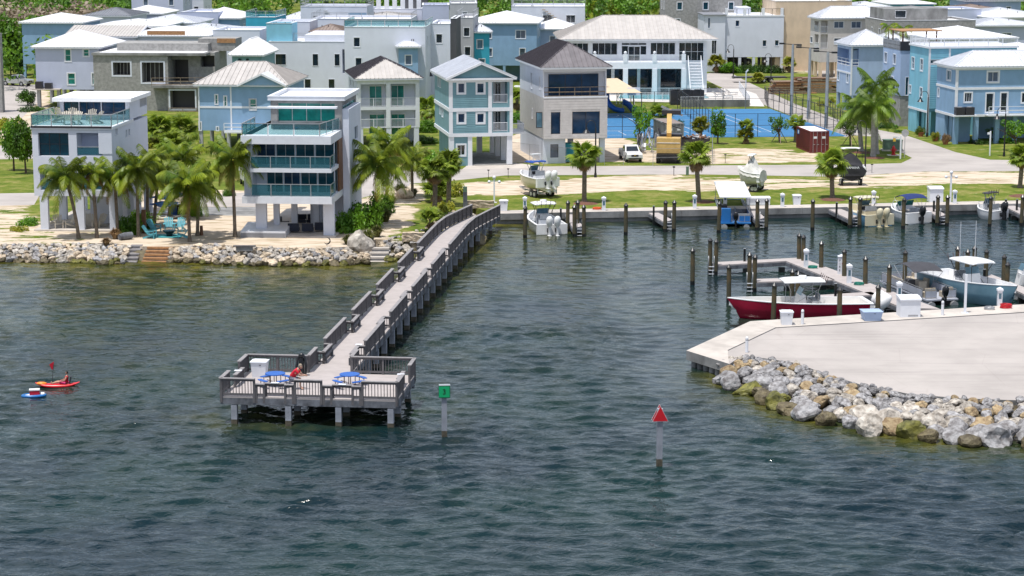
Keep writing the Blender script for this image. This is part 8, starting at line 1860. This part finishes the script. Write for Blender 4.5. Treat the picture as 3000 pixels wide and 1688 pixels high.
for k in range(6): b.bar((8 + k * .3,-1.2,4.6),(7.4 + k * .4,1.3,5.7),.07,.07)
b.build('boom_head',t)
# debris skip
t = thing('dumpster','black open dumpster full of white and brown debris right of the crane','dumpster',at(I(540,520),1.0),R(-3));b = MB('dark_frame');b.add([(-2.2,-1,0),(2.2,-1,0),(2.2,1,0),(-2.2,1,0),(-2.6,-1.1,1.5),(2.6,-1.1,1.5),(2.6,1.1,1.5),(-2.6,1.1,1.5)],[(3,2,1,0),(0,1,5,4),(1,2,6,5),(2,3,7,6),(3,0,4,7)]);b.build('body',t)
rr = random.Random(4);b = MB('white_paint')
for k in range(60): x,y = rr.uniform(-2.2,2.2),rr.uniform(-.9,.9);c = Vector((x,y,1.4 + rr.uniform(0,.4)));d = Vector((rr.uniform(-.6,.6),rr.uniform(-.5,.5),rr.uniform(-.1,.35)));b.bar(c,c + d,rr.uniform(.08,.35),rr.uniform(.03,.15),rr.choice(('white_paint','wood_old','wood_brown','grey_roof')))
b.build('debris',t,kind='stuff')
t = thing('scrap_pile','heap of pale ladders and scrap leaning left of the crane','scrap heap',at(I(70,560),1.0));b = MB('steel')
for k in range(46): c = Vector((rr.uniform(-2.2,1.8),rr.uniform(0,2),rr.uniform(0,.9)));d = Vector((rr.uniform(-.9,.9),rr.uniform(-.6,.6),rr.uniform(.2,2.3)));b.bar(c,c + d,rr.uniform(.06,.3),rr.uniform(.03,.1),rr.choice(('steel','white_paint','grey_siding','dark_frame')))
b.build('scrap',t,kind='stuff')
t = thing('trash_container','blue green rubbish container under the dark roofed house','dumpster',at(H(1428,490),1.0));b = MB('turquoise_siding');b.box(-.7,-.5,0,.7,.8,2.1);b.build('body',t)
# lumber stacks and flatbed trailer
for px,w_,h_,lab in ((E(650,780),8.5,1.8,'left stack of weathered lumber behind the fence'),(E(860,775),9.5,2.4,'right larger stack of weathered lumber behind the fence')):
    t = thing('lumber_stack',lab,'lumber stack',at(px,1.0),R(6));k = 0;z_ = 0
    while z_ < h_:
        for y in (-1.2,-.4,.4,1.2): b = MB(rr.choice(('wood_old','wood_orange','wood_old','wood_brown')));x0 = -w_ / 2 + rr.uniform(-.4,.8) + z_ * .5;b.box(x0,y - .36,z_ + .01,x0 + w_ * rr.uniform(.6,.9) - z_,y + .36,z_ + .13);b.build('board',t)
        z_ += .16
t = thing('flatbed_trailer','black flatbed trailer parked on the lawn before the hedge','trailer',at(E(430,690),1.0),R(3));b = MB('dark_frame');b.box(-6,-1.1,.75,3,1.1,.95);b.bar((3,0,.8),(11,0,.8),.12,.12);b.build('bed',t)
for x in (-.9,.3):
    for s in (-1,1): b = MB('rubber');b.cyl((x,s * 1.0,.42),(x,s * 1.25,.42),.42,n=14);b.cyl((x,s * 1.2,.42),(x,s * 1.26,.42),.2,n=10,m='white_paint');b.build('wheel',t)
# cars glimpsed under the houses
def car(lab,px,rz,m): t = pickup(lab,px,rz,m,4.6);t.name = 'parked_car';t['category'] = 'car';return t
car('white vehicle behind the fan palm left of the dark roofed house',D(420,980),R(70),'paint_white');car('dark vehicle parked under the white stucco house',E(180,540),R(10),'engine_black');car('pale blue vehicle at the end of the lane between the houses',E(575,400),R(80),'hull_sky')

# ---------------- furniture ----------------
mat('chair_cream',(.55,.50,.42),.7,.06);mat('chair_turquoise',(.10,.38,.46),.6,.05);mat('chair_blue',(.01,.17,.52),.5);mat('sofa_navy',(.008,.014,.035),.7);mat('rug_teal',(.05,.32,.36),.9);mat('sail_blue',(.008,.19,.72),.6,.06);mat('wicker',(.3,.27,.23),.9,.15)
def adirondack_parts(m):
    out = [];b = MB(m)
    for k in range(5): x = -.24 + k * .12;b.bar((x,.2,.32),(x * 1.25,.62,1.02 - abs(k - 2) * .04),.10,.02)
    out.append(('backrest',b.mesh('backrest')));b = MB(m)
    for k in range(5): b.box(-.27,-.32 + k * .11,.33 - k * .012,.27,-.23 + k * .11,.35 - k * .012)
    out.append(('seat',b.mesh('seat')));b = MB(m)
    for s in (-1,1): b.box(s * .36 - .07,-.35,.55,s * .36 + .07,.35,.575);b.bar((s * .3,-.33,0),(s * .3,-.33,.55),.08,.05);b.bar((s * .29,-.36,.36),(s * .29,.55,.02),.04,.12)
    out.append(('arms_and_legs',b.mesh('arms_and_legs')));return out
ADP = {m: adirondack_parts(m) for m in ('chair_cream','chair_turquoise','white_paint')}
def chair(loc,rz,m,lab,group,s=1.0): t = thing('adirondack_chair',lab,'chair',loc,rz,group);[inst(me,n,t,(0,0,0),scl=s) for n,me in ADP[m]];return t
zT = H1.z + 0;zt1 = zat(at(F(360,1018),1.0),B(0,620)[1])
zt_ = zt1 + .02
for px,r,lab in ((B(885,545),120,'left front'),(B(935,495),150,'left rear'),(B(1025,575),20,'front middle left'),(B(1150,575),-10,'front middle right'),(B(1125,500),180,'rear middle'),(B(1375,520),205,'rear right'),(B(1440,560),-110,'right front')):
    v = at(px,zt_ + .1);chair((v.x,v.y,zt_),R(r),'chair_cream','cream slatted chair on the glass railed roof terrace, ' + lab,'cream chairs on the glass railed roof terrace',1.15)
for px,r,lab in ((F(1520,1095),80,'left front chair'),(F(1560,1035),60,'left rear chair'),(F(1700,1020),10,'rear left chair'),(F(1810,1020),-10,'rear right chair'),(F(1835,1095),-80,'right front chair')):
    v = at(px,1.0);chair((v.x,v.y,1.02),R(-r if False else r),'chair_turquoise','pale turquoise beach chair on the sand, ' + lab + ' of the ring','turquoise chairs round the fire table',1.15)
for px,r,lab in ((F(590,990),20,'cream slatted chair under the left bay of the terrace house'),(F(690,985),-60,'cream slatted chair beside the leaning palm under the terrace house'),(F(545,960),100,'grey chair at the left rear under the terrace house'),(F(900,985),0,'slatted bench chair under the right bay of the terrace house'),(F(1000,980),-30,'chair at the right rear under the terrace house')):
    v = at(px,1.14);chair((v.x,v.y,1.16),R(r),'chair_cream',lab,'chairs under the terrace house',1.15)
v = at(F(1665,1075),1.0);b = MB('rug_teal');b.box(-1.5,-.9,0,1.5,1.0,.02);tag(b.build('beach_rug',loc=(v.x,v.y,1.03)),'turquoise rug on the sand under the fire table','rug');t = thing('fire_table','dark fire bowl table in the ring of turquoise chairs','fire bowl',(v.x + .35,v.y,1.05));b = MB('engine_black');b.cyl((0,0,0),(0,0,.25),.25,.3,14);b.build('base',t);b = MB('engine_black');b.cyl((0,0,.25),(0,0,.5),.35,.62,16);b.build('bowl',t)
# shade sails over the beach
for (pts,lab) in (([F(1470,695),F(1665,630),F(1855,695),F(1760,640)],'upper bright blue shade sail above the beach'),([F(1470,757),F(1690,712),F(1800,757),F(1600,740)],'lower bright blue shade sail above the kayaks')):
    c = at(pts[0],2.9);vs = [at(p,2.7 + dz_) for p,dz_ in zip(pts,(0,1.0,0,.6))];n = 6;b = MB('sail_blue');g = []
    for i in range(n + 1):
        for j in range(n + 1):
            u_,w_ = i / n,j / n;p = vs[0].lerp(vs[1],u_).lerp(vs[3].lerp(vs[2],u_),w_);p = p + Vector((0,w_ * 1.5,.0)) - Vector((0,0,.5 * math.sin(math.pi * u_) * math.sin(math.pi * w_)));g.append(p - c)
    f = [(i * (n + 1) + j,(i + 1) * (n + 1) + j,(i + 1) * (n + 1) + j + 1,i * (n + 1) + j + 1) for i in range(n) for j in range(n)];b.add(g,f,'sail_blue',True);b.add([p - Vector((0,0,.02)) for p in g],[q[::-1] for q in f],'sail_blue',True);o = b.build('shade_sail',loc=c);tag(o,lab,'shade sail','blue shade sails above the beach')
# kayaks and paddle boats by the palms
def kayak_mesh(t,Lk,m,w_=.4,name='hull'):
    b = MB(m);n = 12;vs = [];k = 8
    for i in range(n + 1):
        u = i / n;r = math.sin(math.pi * min(max(u,.02),.98)) ** .6 * w_;zc = .12 + .22 * abs(2 * u - 1) ** 3
        for j in range(k): a = 2 * math.pi * j / k;vs.append(((u - .5) * Lk,r * math.cos(a),zc + .16 * max(.2,r / w_) * math.sin(a)))
    b.add(vs,[(i * k + j,(i + 1) * k + j,(i + 1) * k + (j + 1) % k,i * k + (j + 1) % k) for i in range(n) for j in range(k)],m,True);b.add(vs[:k],[list(range(k))],m);b.add(vs[-k:],[list(range(k))[::-1]],m);return b.build(name,t)
for px,rz,m,lab in ((F(1660,900),200,'chair_cream','grey white kayak lying on the sand under the blue sails, front'),(F(1740,890),190,'steel','grey paddle craft lying beside the kayak'),(F(1650,850),215,'gelcoat','white kayak leaning behind the others')):
    t = thing('kayak',lab,'kayak',at(px,1.0),R(rz),'kayaks under the blue sails');kayak_mesh(t,3.2,m,.48);b = MB('dark_frame');b.cyl((.2,0,.26),(.2,0,.32),.26,n=14);b.build('cockpit',t)
for i,px in enumerate((F(1755,860),F(1820,865),F(1865,865))):
    v = at(px,1.0);t = thing('wheelie_bin',('blue wheeled bin under the shade sails','left black wheeled bin with white numbers under the sails','right black wheeled bin with white numbers under the sails')[i],'bin',v,0,'wheeled bins under the sails');b = MB('blue_plastic' if i == 0 else 'engine_black');b.box(-.32,-.3,0,.32,.3,1.0);b.box(-.35,-.33,1.0,.35,.33,1.1);b.build('body',t)
    if i: text('310'[: 3 if i == 1 else 1],.3,(0,-.305,.7),(math.pi / 2,0,0),'white_paint',t)
# under the modern house: navy sofas; on its roof: loungers
h2 = H2
def in_h2(x,y,z): v = h2.P + h2.e * x + h2.n * y;return (v.x,v.y,1.0 + z)
def sofa(px,w_,lab,rz=0):
    v = at(px,1.12);t = thing('sofa',lab,'sofa',(v.x,v.y,1.12),R(rz),'navy sofas under the modern house');b = MB('sofa_navy');b.box(-w_ / 2,-.4,.15,w_ / 2,.4,.42);b.build('seat',t);b = MB('sofa_navy');b.box(-w_ / 2,.25,.42,w_ / 2,.42,.85);b.build('backrest',t);b = MB('white_paint');[b.box(sx * w_ / 2 - .03,-.38,0,sx * w_ / 2 + .03,-.33,.5) for sx in (-.97,.97)];b.build('legs',t)
for px,w_,lab,rz in ((G(725,1205),1.0,'front left navy armchair under the modern house',180),(G(865,1205),1.0,'front middle navy armchair under the modern house',180),(G(990,1195),.9,'front right navy armchair under the modern house',180),(G(625,1150),1.6,'long navy sofa at the left under the modern house',90),(G(780,1120),1.3,'rear left navy sofa under the modern house',0),(G(930,1120),1.3,'rear right navy sofa under the modern house',0)): sofa(px,w_,lab,rz)
zr2 = h2.zat(G(0,215)[1]) + 1.0
for px,m,lab,rz in ((C(590,1295),'chair_blue','left bright blue folding lounger on the roof terrace',30),(C(730,1295),'chair_blue','right bright blue folding lounger on the roof terrace',-30)):
    v = at(px,zr2);t = thing('blue_lounger',lab,'sun lounger',(v.x,v.y,zr2 + .01),R(rz),'blue loungers on the roof terrace');b = MB(m);b.add([(-.45,-.5,.1),(.45,-.5,.1),(.38,.1,.28),(-.38,.1,.28),(-.5,.65,.95),(.5,.65,.95)],[(0,1,2,3),(3,2,5,4)]);b.build('sling',t);b = MB('steel');[b.bar((s * .42,-.5,.05),(s * .5,.65,.93),.03,.03) for s in (-1,1)];b.build('frame',t)
for px,lab,rz in ((C(545,1250),'tall white armchair left of the blue loungers',100),(C(725,1240),'white armchair behind the roof terrace table',180),(C(900,1250),'white armchair at the right of the roof terrace table',-80)):
    v = at(px,zr2);t = thing('terrace_armchair',lab,'armchair',(v.x,v.y,zr2 + .01),R(rz),'white armchairs on the roof terrace');b = MB('gelcoat');b.box(-.35,-.3,.35,.35,.35,.42);b.box(-.35,.3,.42,.35,.37,1.05);b.build('seat',t);b = MB('steel');[b.box(s * .34 - .02,q - .02,0,s * .34 + .02,q + .02,.6) for s in (-1,1) for q in (-.28,.3)];b.build('legs',t)
v = at(C(810,1245),zr2);t = thing('terrace_table','long pale table on the roof terrace of the modern house','table',(v.x,v.y,zr2 + .01));b = MB('wood_old');b.box(-1.1,-.45,.7,1.1,.45,.75);b.build('table_top',t);b = MB('steel');[b.box(s * 1.0 - .03,q * .38 - .03,0,s * 1.0 + .03,q * .38 + .03,.7) for s in (-1,1) for q in (-1,1)];b.build('legs',t)
# dining tables on the balconies are behind glass; ramp, bench, sculpture in front
v = at(G(420,1255),1.0);t = thing('white_platform','low white sloping platform on the sand at the left pillar of the modern house','platform',(v.x,v.y,1.0),R(-4));b = MB('pale_roof');b.add([(-2.0,-.3,0),(2.0,-.3,0),(2.0,3.2,0),(-2.0,3.2,0),(-2.0,-.3,.55),(2.0,-.3,.55),(2.0,3.2,.9),(-2.0,3.2,.9)],[(3,2,1,0),(4,5,6,7),(0,1,5,4),(1,2,6,5),(2,3,7,6),(3,0,4,7)]);b.build('body',t);b = MB('grey_roof');b.box(-1.98,-.32,.02,1.98,-.301,.42);b.build('front_panel',t)
v = at(G(228,1385),1.0);t = thing('stone_bench','dark bench standing on the rocks before the modern house','bench',(v.x,v.y,.95));b = MB('rail_grey');b.box(-.95,-.22,.38,.95,.22,.46);b.build('seat',t);b = MB('concrete_dark');b.box(-.7,-.15,0,.7,.15,.38);b.build('base',t)
v = at(G(1057,1338),1.0);t = thing('moon_sculpture','small dark crescent sculpture on the patio edge','sculpture',(v.x,v.y,1.0));b = MB('engine_black');b.tube([(.28 * math.cos(a),0,.42 + .28 * math.sin(a)) for a in np.linspace(-2.6,1.6,14)],[.01 + .06 * math.sin(math.pi * k / 13) for k in range(14)],6);b.build('crescent',t);b = MB('steel');b.cyl((0,0,0),(0,0,.16),.04,n=6);b.build('stand',t)
v = at(F(2028,1062),1.0);b = MB('wood_brown');b.cyl((0,0,0),(0,0,.85),.17,.13,8);tag(b.build('tree_stump',loc=(v.x,v.y,1.0)),'reddish brown stump beside the small coconut palm','stump')
v = at(F(1262,1108),1.0);t = thing('driftwood_log','thick grey weathered log on the sand above the rocks','log',(v.x,v.y,1.0),R(40));b = MB('timber_grey');b.tube([(-.6,0,.28),(0,0,.34),(.65,0,.36)],[.27,.33,.30],9);b.build('trunk',t)
b = MB('wood_brown');v = at(F(1452,1040),1.0);b.box(-.18,-.18,0,.18,.18,2.1);tag(b.build('dark_post',loc=(v.x,v.y,1.0)),'dark square post left of the beach chairs','post')
# ladder in the lower window of the dark roofed house
# ---------------- people ----------------
mat('skin',(.42,.24,.16),.6,.05);mat('skin_pale',(.55,.33,.24),.6,.05);mat('shirt_red',(.55,.008,.03),.8,.1,8);mat('shorts_grey',(.16,.18,.24),.8,.12,20);mat('hair_dark',(.01,.008,.008),.6);mat('hair_grey',(.33,.27,.20),.7);mat('vest_dark',(.02,.01,.03),.7);mat('swim_pink',(.55,.02,.14),.7)
def skin_body(name,J,Ed,rad,m,parent):
    me = bpy.data.meshes.new(name);me.from_pydata([J[k] for k in J],[(list(J).index(a),list(J).index(b_)) for a,b_ in Ed],[]);me.materials.append(MATS[m]);o = bpy.data.objects.new(name,me);COL.objects.link(o);o.parent = parent;mo = o.modifiers.new('skin','SKIN');sk = me.skin_vertices.new(name='s') if not me.skin_vertices else me.skin_vertices[0]
    for i,k in enumerate(J): r = rad[k];me.skin_vertices[0].data[i].radius = (r,r) if not isinstance(r,tuple) else r
    me.skin_vertices[0].data[0].use_root = True;mo.use_smooth_shade = True;s = o.modifiers.new('sub','SUBSURF');s.levels = 1;s.render_levels = 1;return o
def hand(p,d,m,parent,s=1.0):
    d = Vector(d).normalized();sd = d.cross(Vector((0,0,1))).normalized();b = MB(m);p = Vector(p);b.ball(p + d * .045,.045,.045,.03,8,5)
    for k in range(4): o = p + d * .08 + sd * (-.033 + .022 * k);L_ = (.055,.07,.065,.05)[k];b.tube([o,o + d * L_ * .6,o + d * L_ * .85 - Vector((0,0,.03))],[.011,.010,.008],5)
    b.tube([p + sd * .035 + d * .02,p + sd * .065 + d * .05,p + sd * .055 + d * .085],[.012,.011,.009],5);return b.build('hand',parent)
def head(p,m,hm,parent,fwd,hair=True):
    p = Vector(p);f = Vector(fwd).normalized();s = f.cross(Vector((0,0,1))).normalized();b = MB(m);b.ball(p,.085,.085,.115,12,8);b.ball(p + f * .088 - Vector((0,0,.01)),.018,.018,.028,6,4)
    for q in (-1,1): b.ball(p + s * q * .087,.02,.02,.032,6,4)
    o = b.build('head',parent);b = MB('dark_frame');[b.ball(p + f * .078 + s * q * .032 + Vector((0,0,.018)),.011,n=6,k=4) for q in (-1,1)];b.build('eyes',o);b = MB('swim_pink');b.bar(p + f * .082 - s * .025 - Vector((0,0,.055)),p + f * .082 + s * .025 - Vector((0,0,.055)),.012,.01);b.build('mouth',o)
    b = MB(hm);b.ball(p + Vector((0,0,.035)) - f * .022,.095,.095,.098,12,8);b.build('hair',o);return o
def person(lab,loc,rz,J,m_skin,m_top,m_leg,hm,s=1.0,headdir=(0,1,0),sleeves=True):
    t = thing('person',lab,'person',loc,rz);t.scale = (s,s,s)
    V = {k: Vector(v) for k,v in J.items()}
    Jb = {k: tuple(V[k]) for k in ('pel','chest','neck','shl','ell','wrl','shr','elr','wrr','hpl','knl','anl','tol','hpr','knr','anr','tor')};rad = dict(pel=.14,chest=.15,neck=.055,shl=.065,ell=.045,wrl=.03,shr=.065,elr=.045,wrr=.03,hpl=.095,knl=.06,anl=.04,tol=.035,hpr=.095,knr=.06,anr=.04,tor=.035)
    Ed = [('pel','chest'),('chest','neck'),('chest','shl'),('shl','ell'),('ell','wrl'),('chest','shr'),('shr','elr'),('elr','wrr'),('pel','hpl'),('hpl','knl'),('knl','anl'),('anl','tol'),('pel','hpr'),('hpr','knr'),('knr','anr'),('anr','tor')]
    body = skin_body('body',Jb,Ed,rad,m_skin,t)
    half = lambda a,b_,u: tuple(V[a].lerp(V[b_],u))
    Js = {'pel': tuple(V['pel']),'chest': tuple(V['chest']),'nk': half('chest','neck',.5),'shl': tuple(V['shl']),'sl': half('shl','ell',.7 if sleeves else .12),'shr': tuple(V['shr']),'sr': half('shr','elr',.7 if sleeves else .12)}
    skin_body('shirt',Js,[('pel','chest'),('chest','nk'),('chest','shl'),('shl','sl'),('chest','shr'),('shr','sr')],dict(pel=.165,chest=.178,nk=.085,shl=.085,sl=.07,shr=.085,sr=.07),m_top,t)
    Jp = {'pel': tuple(V['pel']),'hpl': tuple(V['hpl']),'kl': half('hpl','knl',.85),'hpr': tuple(V['hpr']),'kr': half('hpr','knr',.85)};skin_body('shorts',Jp,[('pel','hpl'),('hpl','kl'),('pel','hpr'),('hpr','kr')],dict(pel=.16,hpl=.115,kl=.085,hpr=.115,kr=.085),m_leg,t)
    head(V['head'],m_skin,hm,t,headdir)
    for w_,e_ in (('wrl','ell'),('wrr','elr')): hand(V[w_],V[w_] - V[e_],m_skin,t)
    return t
# man in red, seated on the table bench, facing right and bent over his hands
mp = at(L(868,575),DZ + .47)
J = dict(pel=(0,0,.56),chest=(0,.26,.93),neck=(0,.40,1.09),head=(0,.50,1.17),shl=(-.19,.30,1.0),ell=(-.20,.50,.75),wrl=(-.06,.70,.72),shr=(.19,.30,1.0),elr=(.20,.50,.75),wrr=(.06,.72,.74),hpl=(-.1,.05,.54),knl=(-.14,.46,.53),anl=(-.14,.42,.1),tol=(-.15,.58,.05),hpr=(.1,.05,.54),knr=(.14,.48,.53),anr=(.13,.50,.1),tor=(.14,.66,.05))
person('person in a red shirt and grey shorts bent forward on the picnic bench',(mp.x,mp.y,DZ),R(-95),J,'skin_pale','shirt_red','shorts_grey','hair_grey',1.18,(0,.8,-.6))
v = onpier(3.55,5.9);t = thing('draped_bag','black net bag draped over the corner of the platform railing','bag',(v.x,v.y,DZ),-PA);b = MB('engine_black');b.tube([(-.28,-.1,0),(-.3,-.05,.6),(-.22,0,1.1),(0,0,1.3),(.2,0,1.15),(.3,-.05,.6),(.25,-.1,0)],[.06,.08,.07,.12,.09,.08,.06],7);b.build('net',t);b = MB('engine_black');b.cyl((0,-.05,0),(0,-.02,1.1),.2,.14,8);b.ball((0,0,1.25),.2,.15,.16,8,5);b.build('handles',t)
# kayaker
kb = at(M_(1090,880),0.0);kz = .0;t = thing('kayak','red sit on top kayak with an orange bow carrying a paddler','kayak',(kb.x,kb.y,.02),R(180 + 4));mat('kayak_red',(.62,.01,.02),.3,.06,3);mat('kayak_orange',(.8,.25,.02),.35,.08,3);kayak_mesh(t,2.75,'kayak_red',.38);b = MB('kayak_orange');b.ball((1.0,0,.28),.36,.2,.11,10,5);b.build('bow_bag',t);b = MB('dark_frame');b.bar((-.75,0,.3),(-.85,0,.72),.4,.06);b.build('seat_back',t);b = MB('swim_pink');b.ball((-.42,-.40,.22),.3,.12,.16,8,5);b.build('side_bag',t)
b = MB('dark_frame');b.cyl((.35,0,.3),(.2,0,1.5),.015,n=6);o = b.build('flag_pole',t);b = MB('shirt_red');b.add([(.22,0,1.15),(.18,0,1.68),(.46,.05,1.5),(.34,.02,1.18)],[(0,1,2,3),(3,2,1,0)]);b.build('flag',o);b = MB('white_paint');b.add([(.21,-.012,1.32),(.2,-.012,1.4),(.40,.03,1.55),(.42,.03,1.5)],[(0,1,2,3),(3,2,1,0)]);b.build('flag_stripe',o)
J = dict(pel=(0,0,.14),chest=(0,-.10,.55),neck=(0,-.12,.74),head=(0,-.10,.88),shl=(-.2,-.10,.62),ell=(-.29,.02,.38),wrl=(-.24,.28,.32),shr=(.2,-.10,.62),elr=(.29,.02,.38),wrr=(.24,.28,.32),hpl=(-.1,.06,.14),knl=(-.13,.52,.26),anl=(-.11,.95,.14),tol=(-.11,1.0,.26),hpr=(.1,.06,.14),knr=(.13,.52,.26),anr=(.11,.95,.14),tor=(.11,1.0,.26))
kp = at(M_(1240,830),.25);person('person in a dark red life vest paddling the red kayak',(kb.x + .5,kb.y + .02,.18),R(94),J,'skin','shirt_red','swim_pink','hair_dark',.9,(0,1,.1),False)
fb = at(M_(640,1060),0);t = thing('float_tube','small blue and white inflatable float carrying a red cooler','inflatable float',(fb.x,fb.y,.05),R(12));b = MB('hull_blue');b.tube([(.68 * math.cos(a),.32 * math.sin(a),.07) for a in np.linspace(0,6.283,25)],.10,8);b.build('ring',t);b = MB('gelcoat');b.ball((0,0,.09),.62,.26,.08,14,5);b.ball((.52,0,.17),.17,.24,.08,10,5);b.build('deck',t)
cz = .20;t = thing('cooler','dark red cooler with a white lid standing on the inflatable float','cooler',(fb.x + .05,fb.y,cz),R(12));b = MB('shirt_red');b.box(-.30,-.18,0,.30,.18,.26);b.build('body',t);b = MB('gelcoat');b.box(-.32,-.2,.26,.32,.2,.33);b.build('lid',t)
